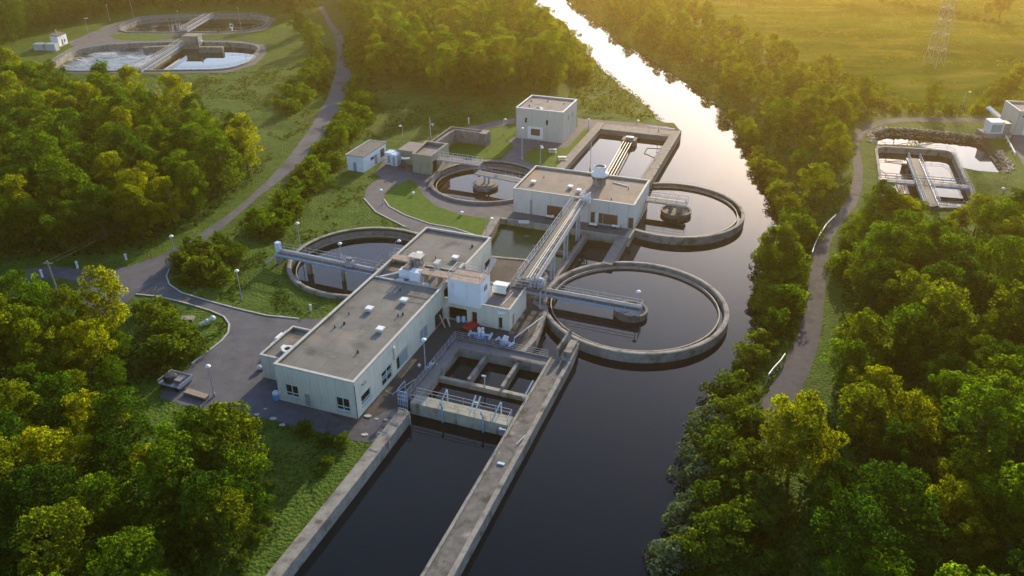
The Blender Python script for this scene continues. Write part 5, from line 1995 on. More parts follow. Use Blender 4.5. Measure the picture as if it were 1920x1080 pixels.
for (px, lab) in [(76, 'grey storage container in the grass, farther from the white hut'), (95, 'grey storage container in the grass right beside the white hut')]:
    c = at(px, 97)
    t = thing('storage_container', lab, 'container', c, 'w', 'grey containers by the ditch hut')
    mb = MB()
    mb.box(c[0] - 2, c[0] + 1.8, c[1], c[1] + 2.6, 0, 2.3)
    mb.build('body', 'galvanised', t, 'w')
    mb = MB()
    mb.box(c[0] - 2.05, c[0] + 1.85, c[1] - .05, c[1] + 2.65, 2.3, 2.42)
    mb.build('lid', 'grey_door', t, 'w')

# ------------------------------------------------------------------ settling pond, tank and garage across the river
t = thing('settling_tank_wall', 'concrete tank with railings and rounded corners beside the stone edged pond', 'tank', (*etank[0], 0), 'w')
n = len(etank)
c = Vector((sum(p[0] for p in etank) / n, sum(p[1] for p in etank) / n))


def off(pl, k):
    m = len(pl)
    a = sum(pl[i][0] * pl[(i + 1) % m][1] - pl[(i + 1) % m][0] * pl[i][1] for i in range(m))
    sg = 1 if a > 0 else -1
    res = []
    for i in range(m):
        e = (Vector(pl[(i + 1) % m]) - Vector(pl[i - 1])).normalized()
        res.append(tuple(Vector(pl[i]) + Vector((e.y, -e.x)) * k * sg))
    return res, sg


o_, sg = off(etank, .15)
i_, _ = off(etank, -.42)
mb = MB()
vs = [(*p, -5) for p in i_] + [(*p, .4) for p in i_] + [(*p, .4) for p in o_] + [(*p, -4) for p in o_]
fs = []
for i in range(n):
    j = (i + 1) % n
    fs += [(i, j, n + j, n + i), (n + i, n + j, 2 * n + j, 2 * n + i), (2 * n + i, 2 * n + j, 3 * n + j, 3 * n + i)]
mb.add(vs, fs if sg > 0 else [f[::-1] for f in fs])
mb.build('wall', 'concrete', t, 'w')
mb = MB()
railing(mb, [(*p, .4) for p in off(etank, -.1)[0][::3]], 1.0, 2.6, .03)
mb.build('guard_rail', 'galvanised', t, 'w')
wbridge('tank_walkway', 'thin grey railed walkway crossing the tank beyond the river', at(1647, 336, .7), at(1817, 350, .7), .7, 1.4)
wbridge('scraper_bridge', 'wide cluttered steel bridge running the length of the tank beyond the river', at(1712, 297, .9), at(1748, 385, .9), .9, 2.4)
mb = MB()
q = at(1706, 307, .2)
mb.lathe(q, [(0, -2.5), (1.5, -2.5), (1.5, .2), (1.2, .4), (0, .4)], 14)
solo(mb, 'scraper_drum', 'dark_metal', 'dark drum at the end of the cluttered steel bridge', 'drum', (q[0], q[1], -2), 'w')
# earth bank of the pond under its stones
edge_ = pxpoly([(1786, 285), (1767, 281), (1717, 274), (1655, 271), (1640, 272), (1636, 250), (1662, 242), (1700, 243), (1783, 252), (1846, 259), (1864, 280), (1888, 312), (1884, 324), (1833, 320), (1800, 313)])
ec = Vector((sum(q_[0] for q_ in edge_) / len(edge_), sum(q_[1] for q_ in edge_) / len(edge_)))
mb = MB()
vs = []
for q_ in edge_:
    d_ = (ec - Vector(q_)).normalized()
    vs += [(q_[0] - d_.x * .8, q_[1] - d_.y * .8, .03), (q_[0] + d_.x * .5, q_[1] + d_.y * .5, -.25), (q_[0] + d_.x * 1.3, q_[1] + d_.y * 1.3, -2.2)]
fs = []
for i in range(len(edge_) - 1):
    for k in range(2):
        fs.append((3 * i + k, 3 * i + k + 1, 3 * i + k + 4, 3 * i + k + 3))
mb.add(vs, fs)
tag(mb.build('pond_bank', 'soil', None, 'w', (0, 0, 0)), kind='structure')
# stone edging of the pond: countless rocks
rp_ = []
edge = pxpoly([(1640, 268), (1636, 250), (1662, 242), (1700, 243), (1783, 252), (1846, 259)])
edge2 = pxpoly([(1866, 280), (1888, 312), (1884, 324)])
mb = MB()
r3 = random.Random(4)
for pl_ in (edge, edge2):
    for a, b in zip(pl_[:-1], pl_[1:]):
        L = math.hypot(b[0] - a[0], b[1] - a[1])
        for k in range(int(L * 16)):
            s = r3.random()
            w = r3.uniform(-1.2, 1.4)
            nx, ny = -(b[1] - a[1]) / L, (b[0] - a[0]) / L
            if pl_ is edge2 or pl_ is edge:
                pass
            x, y = a[0] + (b[0] - a[0]) * s + nx * w, a[1] + (b[1] - a[1]) * s + ny * w
            z = -1.4 + min(1.0, (w + 1.2) / 1.4) * 1.45
            rad = r3.uniform(.18, .5)
            vs = []
            for q in range(8):
                d = Vector((1 if q & 1 else -1, 1 if q & 2 else -1, 1 if q & 4 else -1)).normalized() * rad * r3.uniform(.7, 1.2)
                d.z *= .6
                vs.append((x + d.x, y + d.y, z + d.z))
            mb.add(vs, [(0, 2, 3, 1), (4, 5, 7, 6), (0, 1, 5, 4), (2, 6, 7, 3), (0, 4, 6, 2), (1, 3, 7, 5)])
o = mb.build('riprap', 'rock', None, 'w', (0, 0, 0))
tag(o, 'rough brown stones heaped along the edge of the far pond', 'stones', kind='stuff')
# garage
fx0 = at(1899, 253)
bk = at(1886, 236)
t = thing('garage_building', 'pale grey flat roofed garage with a white roller door at the end of the track', 'building', fx0, 'w')
g0 = Vector(fx0[:2])
gu = (Vector(at(1990, 257)[:2]) - g0).normalized()
gv = Vector((-gu.y, gu.x))
Pg = lambda a, b: tuple(g0 + gu * a + gv * b)
GH = 5.6
mb = MB()
wall_skin(mb, Pg(0, 0), Pg(13, 0), 0, GH, tuple(-gv), [(1.9, 8.2, .05, 4.0)])
wall_skin(mb, Pg(13, 0), Pg(13, 9), 0, GH, tuple(gu))
wall_skin(mb, Pg(13, 9), Pg(0, 9), 0, GH, tuple(gv))
wall_skin(mb, Pg(0, 9), Pg(0, 0), 0, GH, tuple(-gu), [(5.2, 6.4, .1, 2.4)])
mb.build('wall', 'render_beige', t, 'w')
mb = MB()
mb.prism([Pg(.25, .25), Pg(12.8, .25), Pg(12.8, 8.8), Pg(.25, 8.8)], GH - .6, GH - .35)
mb.build('roof', 'roofing_mauve', t, 'w')
coping_ring([Pg(0, 0), Pg(13, 0), Pg(13, 9), Pg(0, 9)], GH - .02, .4, .16).build('coping', 'coping', t, 'w')
door(t, Pg(0, 0), Pg(13, 0), tuple(-gv), (1.9, 8.2, .05, 4.0), 'white_paint', name='roller_door', handle=False, ribs=8)
door(t, Pg(0, 9), Pg(0, 0), tuple(-gu), (5.2, 6.4, .1, 2.4), 'dark_metal')
mb = MB()
c = Pg(.9, -.03)
mb.bar((*c, 4.5), (*Pg(1.3, -.03), 4.5), .1, .4)
mb.build('wall_light', 'dark_metal', t, 'w')
# sludge press beside the pond
p0 = at(1866, 258)
t = thing('pond_intake', 'white intake housing with a dark hatch on a concrete block at the pond edge', 'intake', p0, 'w')
mb = MB()
mb.box(p0[0] - 2.6, p0[0] + 3.4, p0[1] - .5, p0[1] + 4, -3, .9)
mb.build('base', 'concrete', t, 'w')
mb = MB()
mb.prism([(p0[0] - 1.8, p0[1] + .2), (p0[0] + 1.5, p0[1] + .2), (p0[0] + 1.7, p0[1] + 3.2), (p0[0] - 1.5, p0[1] + 3.2)], .9, 3.6)
mb.build('housing', 'white_paint', t, 'w')
mb = MB()
mb.box(p0[0] - 1.4, p0[0] + 1.1, p0[1] + .15, p0[1] + .2, 1.2, 3.0)
mb.build('hatch', 'grey_door', t, 'w')
mb = MB()
mb.box(p0[0] + 1.8, p0[0] + 3.2, p0[1] + .4, p0[1] + 3.0, .9, 3.2)
mb.build('side_tank', 'machine', t, 'w')
q = at(1856, 226)
mb = MB()
mb.bar((q[0] - .6, q[1] + 1.5, 3.0), (q[0] + 2.0, q[1] - 3, .6), 1.5, .4)
solo(mb, 'chute', 'white_paint', 'white sloping chute behind the pond intake', 'chute', (q[0], q[1], 0), 'w')
q0, q1 = at(1886, 254, .7), at(1903, 287, .7)
mb = MB()
mb.bar(q0, q1, .25, .3)
for k in range(5):
    p = Vector(q0) + (Vector(q1) - Vector(q0)) * k / 4
    mb.bar(p, p + Vector((0, 0, -.75)), .14, .14)
solo(mb, 'guard_rail', 'white_paint', 'white guard rail at the edge of the garage apron', 'rail', q0, 'w')

# ------------------------------------------------------------------ pylon
c = Vector(at(1749, 125)[:2])
PYH = 44.0
t = thing('pylon', 'tall lattice steel pylon standing in the meadow', 'pylon', (c.x, c.y, 0), 'w')
mb = MB()
rot = R(33)


def leg(k, z):
    f = z / PYH
    w = 2.5 * (1 - f) ** 1.2 + .6
    a = rot + math.pi / 2 * k + math.pi / 4
    return Vector((c.x + w * math.cos(a) * 1.0, c.y + w * math.sin(a), z))


zs = [0, 5.5, 10, 14, 17.5, 20.8, 23.8, 26.5, 29, 31.4, 33.8, 36, 38, 40, 42, 44]
for k in range(4):
    for z0, z1 in zip(zs[:-1], zs[1:]):
        mb.bar(leg(k, z0), leg(k, z1), .17, .17)
        mb.bar(leg(k, z0), leg((k + 1) % 4, z1), .075, .075)
        mb.bar(leg((k + 1) % 4, z0), leg(k, z1), .075, .075)
        if z0 > 0:
            mb.bar(leg(k, z0), leg((k + 1) % 4, z0), .075, .075)
mb.build('lattice', 'machine', t, 'w')
arms = []
ad = Vector((math.cos(R(8)), math.sin(R(8)), 0))
for z, L in [(22.5, 7.0), (28.5, 8.5), (34.5, 7.0)]:
    mb = MB()
    for s in (-1, 1):
        tip = Vector((c.x, c.y, z)) + ad * L * s
        for k in range(4):
            p = leg(k, z + (1.6 if k % 2 else 0))
            mb.bar(p, tip, .14, .14)
        for f in (.35, .65):
            mb.bar(Vector((c.x, c.y, z)) + ad * L * s * f, Vector((c.x, c.y, z + 1.2 * (1 - f))) + ad * L * s * f, .1, .1)
        arms.append(tip)
    mb.build('cross_arm', 'machine', t, 'w')
for tip in arms:
    mb = MB()
    mb.tube([tip, tip - Vector((0, 0, 1.6))], .14, 6)
    mb.build('insulator', 'white_paint', t, 'w')


def cable(name, label, a, b, sag, r, mat='galvanised', group=None):
    a, b = Vector(a), Vector(b)
    pts = []
    for i in range(25):
        f = i / 24
        p = a + (b - a) * f
        p.z -= sag * 4 * f * (1 - f)
        pts.append(p)
    mb = MB()
    mb.tube(pts, r, 5)
    return solo(mb, name, mat, label, 'cable', a, 'w', group)


wd = [Vector((-45, 300, 6))]
for i, tip in enumerate(arms):
    p = tip - Vector((0, 0, 1.6))
    side_ = 'nearer' if i % 2 == 0 else 'farther'
    lev = ['lowest', 'middle', 'highest'][i // 2]
    cable('power_cable', '%s %s cable sagging from the pylon arm over the meadow' % (lev, side_), p, p + wd[0], 8, .12, 'pipe_tan', 'cables on the pylon')

# ------------------------------------------------------------------ lamps, poles, bollards


def lamp_proto(h, arm, disc):
    t = thing('street_lamp', 'x', 'street lamp', (0, 0, 0), 'w', 'street lamps')
    mb = MB()
    mb.tube([(0, 0, 0), (0, 0, h)], [.085, .05], 8)
    mb.lathe((0, 0), [(0, 0), (.16, 0), (.16, .5), (.09, .55)], 8)
    mb.build('pole', 'galvanised', t, 'w')
    mb = MB()
    if disc:
        mb.lathe((arm, 0), [(0, h - .02), (.30, h), (.36, h + .1), (.22, h + .26), (0, h + .3)], 14)
    else:
        mb.bar((-.1, 0, h + .03), (arm + .3, 0, h + .10), .26, .16)
    mb.build('lamp_head', 'white_paint', t, 'w')
    return t


LAMPS = [
    (333, 496, 5.0, 0, 1, 'street lamp with a globe head beside the road bend opposite the shrubs'),
    (454, 563, 4.9, 0, 1, 'street lamp on the lawn below the shrub mound by the yard road'),
    (402, 743, 4.4, 0, 1, 'street lamp on the yard near the parked trailer'),
    (798, 694, 4.6, 0, 1, 'tall lamp post between the main building and the basin'),
    (564, 466, 4.6, 0, 1, 'lamp post on the grass behind the blue bridge'),
    (912, 442, 3.2, .9, 1, 'slim lamp with a disc head on the lawn behind the main building'),
    (979, 300, 7.0, 0, 1, 'tall lamp post in front of the square building'),
    (1013, 308, 3.6, .3, 1, 'short lamp with a disc head on the lawn below the square building'),
    (756, 262, 3.2, -.5, 1, 'short lamp on the rough grass above the white kiosk'),
    (945, 254, 3.8, .3, 1, 'lamp beside the meadow path left of the square building'),
    (718, 383, 2.8, -.2, 1, 'short lamp on the tip of the crescent lawn'),
    (1103, 246, 2.8, 0, 1, 'short lamp at the back corner of the rectangular basin'),
    (168, 72, 6.8, .9, 0, 'lamp post next to the white ditch hut'),
    (206, 39, 5.8, 0, 0, 'lamp post half hidden against the dark wood'),
    (251, 35, 7.4, -.7, 0, 'tall lamp post beyond the farther ditch'),
    (337, 48, 5.2, 0, 0, 'lamp post at the aerator of the farther ditch'),
    (453, 59, 8.2, -.6, 0, 'tallest lamp post between the two ditches'),
    (1802, 209, 5.0, .9, 1, 'lamp post beside the gravel track near the pond'),
    (640, 483, 2.4, 0, 1, 'lamp on the middle of the blue bridge'),
    (743, 478, 2.4, .6, 1, 'lamp with a disc head where the blue bridge meets the roof'),
    (1235, 246, 3.4, 0, 0, 'thin lamp on the back wall of the rectangular basin'),
    (1195, 575, 2.4, 0, 1, 'thin lamp at the end of the river tank bridge'),
]
for (px, py, h, arm, disc, lab) in LAMPS:
    t = lamp_proto(h, arm, disc)
    z = 0
    if 'blue bridge' in lab and 'behind' not in lab:
        z = Z3 + .05
    if 'river tank bridge' in lab:
        z = 1.0
    t.location = at(px, py, z)
    t['label'] = lab
# masts
for px, py, h, lab in [(808, 264, 5.6, 'thin pale mast behind the olive building'), (1106, 322, 6.4, 'thin tall mast behind the pump house roof')]:
    p = at(px, py)
    t = thing('mast', lab, 'mast', p, 'w')
    mb = MB()
    mb.tube([p, (p[0], p[1], h)], [.12, .06], 8)
    mb.build('pole', 'pipe_tan', t, 'w')
    mb = MB()
    mb.box(p[0] - .15, p[0] + .15, p[1] - .15, p[1] + .15, 0, .8)
    mb.build('base_box', 'machine', t, 'w')
# timber utility poles
poles = []
for px, py, h, lab in [(327, 408, 5.6, 'wooden utility pole carrying a transformer at the edge of the wood'), (112, 560, 6.4, 'leaning wooden utility pole by the side road'),
                       (421, 324, 4.0, 'short pale pole at the edge of the wood by the main road')]:
    p = at(px, py)
    t = thing('utility_pole', lab, 'utility pole', p, 'w')
    mb = MB()
    top = (p[0] - .15, p[1], h)
    mb.tube([p, top], [.17, .12], 8)
    mb.build('pole', 'pole_wood', t, 'w')
    if h > 5:
        mb = MB()
        mb.bar((top[0] - .7, top[1], h - .4), (top[0] + .7, top[1], h - .4), .12, .12)
        mb.build('cross_arm', 'pole_wood', t, 'w')
        poles.append(top)
    if 'transformer' in lab:
        mb = MB()
        mb.lathe((top[0] + .3, top[1] - .2), [(0, h - 1.7), (.25, h - 1.7), (.25, h - .9), (0, h - .9)], 10)
        mb.build('transformer', 'galvanised', t, 'w')
far_ = at(-60, 590, 6.0)
for dx, lab in [(-.6, 'outer'), (.6, 'inner')]:
    a, b = poles[0], poles[1]
    cable('overhead_wire', '%s overhead wire between the two wooden utility poles' % lab, (a[0] + dx, a[1], a[2] - .3), (b[0] + dx, b[1], b[2] - .3), .8, .022, 'dark_metal', 'wires on the wooden poles')
    cable('overhead_wire', '%s overhead wire leaving the leaning pole into the trees' % lab, (b[0] + dx, b[1], b[2] - .3), (far_[0] + dx, far_[1], far_[2]), .5, .022, 'dark_metal', 'wires on the wooden poles')
# bollards and posts
for px, py, h, lab in [(146, 503, 1.3, 'white road marker post by the mouth of the side road'), (237, 488, 1.2, 'white road marker post on the verge under the wood'), (583, 583, 1.1, 'white marker post on the lawn beside the main building'),
                       (879, 233, 1.7, 'white marker post beside the meadow path'), (80, 520, 1.4, 'white marker post at the foot of the dark trees')]:
    p = at(px, py)
    mb = MB()
    mb.lathe(p, [(0, 0), (.16, 0), (.16, h - .25), (.2, h - .25), (.2, h - .05), (.1, h), (0, h)], 10)
    solo(mb, 'marker_post', 'white_paint', lab, 'post', p, 'w', 'white marker posts')
for px, py, lab in [(775, 366, 'low white lamp dome on the crescent lawn'), (866, 403, 'low white lamp dome on the lawn behind the main building'), (811, 237, 'low white lamp dome in the rough grass by the thin mast'),
                    (1015, 278, 'low white lamp dome on the lawn by the square building'), (1196, 230, 'low white lamp dome by the path behind the basin'), (1880, 358, 'white cover lying in the grass beyond the pond')]:
    p = at(px, py)
    mb = MB()
    mb.lathe(p, [(.09, 0), (.09, .45), (.36, .48), (.30, .66), (0, .74)], 12)
    solo(mb, 'dome_light', 'white_paint', lab, 'light', p, 'w', 'low dome lights')
# guard rails on the track
for pts, lab in [([(1523, 474), (1528, 458), (1537, 440), (1550, 420), (1567, 403)], 'curved white guard rail at the bend of the gravel track'), ([(1441, 703), (1450, 691), (1464, 676), (1472, 664)], 'short white guard rail lower down the gravel track')]:
    P_ = [Vector(at(x, y, .75)) for x, y in pts]
    t = thing('guard_rail', lab, 'guard rail', (P_[0].x, P_[0].y, 0), 'w')
    mb = MB()
    for a, b in zip(P_[:-1], P_[1:]):
        mb.bar(a, b, .1, .32)
    mb.build('beam', 'white_paint', t, 'w')
    mb = MB()
    for a in P_:
        mb.box(a.x - .07, a.x + .07, a.y - .07, a.y + .07, -.3, .7)
    mb.build('post', 'galvanised', t, 'w')

# ------------------------------------------------------------------ small things about the yard


def valve_set(name, p, rot_, lab, k=1.0):
    t = thing(name, lab, 'valves', p, 'p', 'blue and white pipe valves')
    mb = MB()
    c, s = math.cos(rot_), math.sin(rot_)
    W = lambda x, y, z: (p[0] + (x * c - y * s) * k, p[1] + (x * s + y * c) * k, z * k)
    mb.tube([W(-1.6, 0, .35), W(1.6, 0, .35)], .16 * k, 8)
    mb.tube([W(-1.5, -.6, .3), W(-1.5, .5, .3)], .18 * k, 8)
    mb.tube([W(1.5, -.8, .3), W(1.5, .6, .3)], .2 * k, 8)
    mb.build('pipe', 'pale_blue', t)
    mb = MB()
    for x, y in [(-.3, .4), (.2, .5), (0, -.4), (.5, -.35), (-.1, 0)]:
        mb.tube([W(x, y, .3), W(x, y, .9)], .16 * k, 8)
        mb.ball(W(x, y, .95), .26 * k, 7)
    mb.build('valve', 'white_paint', t)
    mb = MB()
    mb.lathe(W(0, 0, 0)[:2], [(0, .02), (.9 * k, .02), (.9 * k, .12), (0, .12)], 12)
    mb.build('base', 'blue_plastic', t)


valve_set('valve_assembly', (17.6, 22.2), 0.1, 'pale blue valve assembly lying in the yard north of the basin')
valve_set('valve_assembly', (21.4, 21.8), -.3, 'smaller pale blue valve assembly at the end of the white hand rail', .8)
va = auv(808, 679, .6)
valve_set('valve_assembly', (14.4, va[1]), 1.2, 'violet blue valve pieces on the edge of the basin wall', .45)
mb = MB()
mb.tube([(22.6, 22.2, .1), (22.7, 22.2, .9), (24.6, 29.0, .9), (24.6, 29.0, .1)], .07, 6)
mb.tube([(23.6, 25.5, .1), (23.6, 25.5, .9)], .05, 6)
solo(mb, 'hand_rail', 'white_paint', 'long white hand rail slanting along the yard quay', 'rail', (23.5, 25.5, 0))
rc = auv(868, 601, 0)
mb = MB()
r3 = random.Random(2)
N = 9
vs, fs = [], []
for i in range(N):
    for j in range(N):
        a, b = i / (N - 1), j / (N - 1)
        vs.append((14.2 + 1.6 * a + .9 * b + r3.uniform(-.06, .06), 23.0 + 2.6 * b - .5 * a + r3.uniform(-.06, .06), .12 + .35 * math.sin(a * 7) ** 2 * math.sin(b * 5 + 1) ** 2 + r3.uniform(0, .08)))
for i in range(N - 1):
    for j in range(N - 1):
        fs.append((i * N + j, (i + 1) * N + j, (i + 1) * N + j + 1, i * N + j + 1))
mb.add(vs, fs, True)
solo(mb, 'tarpaulin', 'red_cloth', 'bright red tarpaulin spread at the mouth of the garage bay', 'tarpaulin', (15, 24, .05))
for u, v, lab in [(13.2, 24.6, 'pale blue drum inside the garage bay, farther from the red tarpaulin'), (13.9, 24.9, 'pale blue drum in the garage bay right next to the red tarpaulin')]:
    mb = MB()
    mb.lathe((u, v), [(0, .06), (.28, .06), (.3, .3), (.28, .85), (.2, .95), (0, .95)], 12)
    solo(mb, 'drum', 'pale_blue', lab, 'drum', (u, v, .06), 'p', 'drums in the garage bay')
for k, (u, v) in enumerate([(12.2, 22.3), (12.7, 22.8), (12.4, 23.4)]):
    mb = MB()
    mb.bar((u, v, .1), (u - .9, v + .2 + .2 * k, 2.0), .12, .12)
    solo(mb, 'plank', 'coping', ['pale plank leaning nearest the yard on the grille door', 'pale plank leaning in the middle of three on the grille door', 'pale plank leaning closest to the garage bay on the grille door'][k], 'plank', (u, v, 0), 'p', 'planks leaning on the grille door')
mb = MB()
mb.bar((11.7, 38.6, .3), (12.3, 41.2, 2.2), .9, .12)
solo(mb, 'leaning_board', 'white_paint', 'big white board leaning by the loading door', 'board', (12, 40, 0))
mb = MB()
mb.tube([(14.2, 33.2, 0), (14.9, 34.0, 1.3), (15.5, 34.3, 1.5)], .09, 6)
mb.ball((15.6, 34.3, 1.4), .4, 7)
solo(mb, 'standpipe', 'machine', 'crooked standpipe with a pale head on the brown yard', 'standpipe', (14.8, 33.8, 0))
p = auv(519, 748)
t = thing('blue_barrel', 'bright blue domed barrel by the corner of the main building', 'barrel', (p[0], p[1], 0))
mb = MB()
mb.lathe(p, [(0, 0), (.42, 0), (.45, .4), (.42, .8)], 14)
mb.build('body', 'blue_plastic', t)
mb = MB()
mb.lathe(p, [(.46, .8), (.44, 1.0), (.25, 1.18), (0, 1.22)], 14)
mb.build('lid', 'pale_blue', t)
p = at(797, 688)
mb = MB()
mb.ball((p[0] - .75, p[1] - .1, .35), .22, 8)
mb.tube([(p[0] - .75, p[1] - .1, 0), (p[0] - .75, p[1] - .1, .3)], .07, 6)
solo(mb, 'globe_light', 'white_paint', 'small white globe light at the foot of the basin lamp post', 'light', (p[0] - .75, p[1] - .1, 0), 'w')
mb = MB()
mb.tube([(11.6, 5.9, .3), (12.7, 5.6, .3), (13.9, 9.4, .3)], .06, 6)
for x, y in [(12.7, 5.6), (13.3, 7.5), (13.9, 9.4)]:
    mb.tube([(x, y, 0), (x, y, .3)], .05, 6)
solo(mb, 'kerb_rail', 'galvanised', 'low grey rail bending round the yard outside the main building', 'rail', (12.5, 7, 0))
# parked car behind the annex
p = auv(522, 648)
t = thing('parked_car', 'white parked car half hidden behind the annex', 'car', (p[0], p[1], 0))
x, y = p[0] + .5, p[1] + .8
mb = MB()
body = [(-.85, -2.0), (.85, -2.0), (.9, -1.4), (.9, 1.7), (.8, 2.05), (-.8, 2.05), (-.9, 1.7), (-.9, -1.4)]
mb.prism([(x + a, y + b) for a, b in body], .28, .85)
vs = [(x - .82, y - 1.5, .85), (x + .82, y - 1.5, .85), (x + .82, y + 1.1, .85), (x - .82, y + 1.1, .85), (x - .66, y - 1.1, 1.42), (x + .66, y - 1.1, 1.42), (x + .66, y + .4, 1.42), (x - .66, y + .4, 1.42)]
mb.add(vs, [(4, 5, 6, 7), (0, 1, 5, 4), (1, 2, 6, 5), (2, 3, 7, 6), (3, 0, 4, 7)])
mb.build('body', 'white_paint', t)
mb = MB()
mb.add([(x - .62, y + .98, .92), (x + .62, y + .98, .92), (x + .54, y + .47, 1.37), (x - .54, y + .47, 1.37)], [(0, 1, 2, 3)])
mb.add([(x - .835, y - 1.3, .92), (x - .835, y + .8, .92), (x - .70, y + .35, 1.34), (x - .70, y - 1.0, 1.34)], [(0, 1, 2, 3)])
mb.build('window', 'window_glass', t)
for a, b in [(-.82, -1.3), (.82, -1.3), (-.82, 1.3), (.82, 1.3)]:
    mb = MB()
    mb.tube([(x + a - .1, y + b, .31), (x + a + .1, y + b, .31)], .31, 12)
    mb.build('wheel', 'tyre', t)
p = auv(487, 694)
mb = MB()
for k in range(5):
    mb.tube([(p[0] - .3 + .2 * k, p[1] + .1 * k, 0), (p[0] - .2 + .15 * k, p[1] + .1, .5 + .15 * (k % 3))], .1, 6)
mb.ball((p[0], p[1], .45), .3, 7)
solo(mb, 'standpipe_set', 'white_paint', 'white standpipe cluster at the corner of the annex', 'pipes', (p[0], p[1], 0))
# trailer with tank
p = auv(331, 722)
t = thing('trailer', 'flat grey trailer loaded with a dark tank at the edge of the yard', 'trailer', (p[0], p[1], 0))
x, y = p
mb = MB()
mb.box(x - 1.7, x + 1.7, y - 1.2, y + 1.3, .55, .7)
for a in (-1.7, 1.62):
    mb.box(x + a, x + a + .08, y - 1.2, y + 1.3, .7, 1.15)
mb.box(x - 1.62, x + 1.62, y + 1.22, y + 1.3, .7, 1.15)
mb.build('flatbed', 'galvanised', t)
mb = MB()
mb.lathe((x - .6, y - .1), [(0, .7), (.85, .7), (.9, 1.2), (.7, 1.55), (0, 1.65)], 16)
mb.build('tank', 'dark_metal', t)
mb = MB()
mb.box(x + .4, x + 1.3, y - .6, y + .6, .7, 1.3)
for k in range(4):
    mb.tube([(x + .3 + .3 * k, y - .8, .9), (x + .3 + .3 * k, y + .9, 1.5)], .06, 6)
mb.build('engine', 'machine', t)
for a in (-1.1, 1.1):
    for b in (-1.15, 1.2):
        mb = MB()
        mb.tube([(x + a, y + b - .1, .32), (x + a, y + b + .1, .32)], .32, 12)
        mb.build('wheel', 'tyre', t)
p0, p1 = at(348, 734, .25), at(388, 746, .25)
mb = MB()
mb.bar(p0, p1, .7, .3)
mb.bar((p0[0], p0[1] + .6, .15), (p1[0], p1[1] + .5, .15), .3, .25)
solo(mb, 'timber_beam', 'timber', 'long pale timber lying beside the trailer', 'timber', p0, 'w')
p = at(390, 607)
mb = MB()
mb.tube([(p[0] - .9, p[1] - .6, .3), (p[0] + .3, p[1] + .3, .55)], .22, 8)
mb.ball((p[0] + .6, p[1] + .5, .6), .42, 8)
mb.ball((p[0] - .1, p[1], .5), .3, 8)
solo(mb, 'hydrant', 'white_paint', 'white and grey hydrant lying on the verge at the road curve', 'hydrant', p, 'w')
p = at(352, 599)
mb = MB()
mb.box(p[0] - .9, p[0] + .9, p[1] - .6, p[1] + .6, 0, .3)
solo(mb, 'manhole_slab', 'concrete', 'grey concrete slab in the rough grass near the road curve', 'slab', p, 'w')
for px, py, a, lab in [(448, 767, .3, 'white paving slab at the yard edge nearest the trees'), (481, 778, .4, 'pair of broken white slabs on the grass edge of the yard'), (497, 767, .25, 'narrow white board leaning on the yard edge'),
                       (512, 786, .5, 'grey slab sunk in the grass at the yard edge'), (529, 797, .45, 'small white block in the grass below the main building'), (690, 781, .5, 'pale doorstep slab at the corner of the main building'),
                       (706, 786, .25, 'white stone on the yard between building and quay'), (723, 788, .25, 'white round stone close to the quay wall'), (683, 815, .45, 'broken pale slab on the yard near the bushes')]:
    p = at(px, py)
    mb = MB()
    k = random.Random(px)
    pl_ = [(p[0] + a * .95 * math.cos(t_ + k.uniform(-.2, .2)) * k.uniform(.8, 1.2), p[1] + a * .6 * math.sin(t_ + k.uniform(-.2, .2))) for t_ in (0.4, 1.3, 2.6, 3.7, 4.9, 5.7)]
    mb.prism(pl_, 0, .07 + .08 * k.random())
    solo(mb, 'stone_slab', 'coping', lab, 'slab', p, 'w', 'loose slabs at the yard edge')
# picnic benches on the far lawn
for px, py, lab in [(1036, 286, 'white picnic bench on the lawn nearer the square building'), (1054, 300, 'white picnic bench on the lawn nearer the rectangular basin')]:
    p = at(px, py)
    t = thing('picnic_bench', lab, 'bench', p, 'w', 'white picnic benches')
    mb = MB()
    mb.box(p[0] - .9, p[0] + .9, p[1] - .4, p[1] + .4, .7, .78)
    mb.build('table_top', 'white_paint', t, 'w')
    for s in (-1, 1):
        mb = MB()
        mb.box(p[0] - .9, p[0] + .9, p[1] + s * .9 - .16, p[1] + s * .9 + .16, .42, .48)
        mb.build('seat', 'white_paint', t, 'w')
    mb = MB()
    for s in (-.7, .7):
        mb.bar((p[0] + s, p[1] - .95, .05), (p[0] + s, p[1] + .3, .7), .08, .08)
        mb.bar((p[0] + s, p[1] + .95, .05), (p[0] + s, p[1] - .3, .7), .08, .08)
    mb.build('leg', 'white_paint', t, 'w')
# things outside the pump house doors
for u, v, lab in [(14.3, 63.6, 'pump on a trolley outside the pump house double door'), (22.6, 63.0, 'pump on a trolley outside the wide pump house door'), (26.6, 63.6, 'pipe rack outside the narrow pump house door')]:
    t = thing('pump_trolley', lab, 'pump', (u, v, 0), 'p', 'gear outside the pump house doors')
    mb = MB()
    mb.box(u - .9, u + .9, v - .35, v + .35, .2, .32)
    for a in (-.6, .6):
        mb.tube([(u + a, v - .4, .15), (u + a, v + .4, .15)], .15, 8)
    mb.build('trolley', 'dark_metal', t)
    mb = MB()
    mb.tube([(u - .7, v, .55), (u + .5, v, .55)], .22, 8)
    mb.ball((u + .5, v, .6), .3, 7)
    mb.build('pump', 'white_paint', t)

# ------------------------------------------------------------------ vegetation


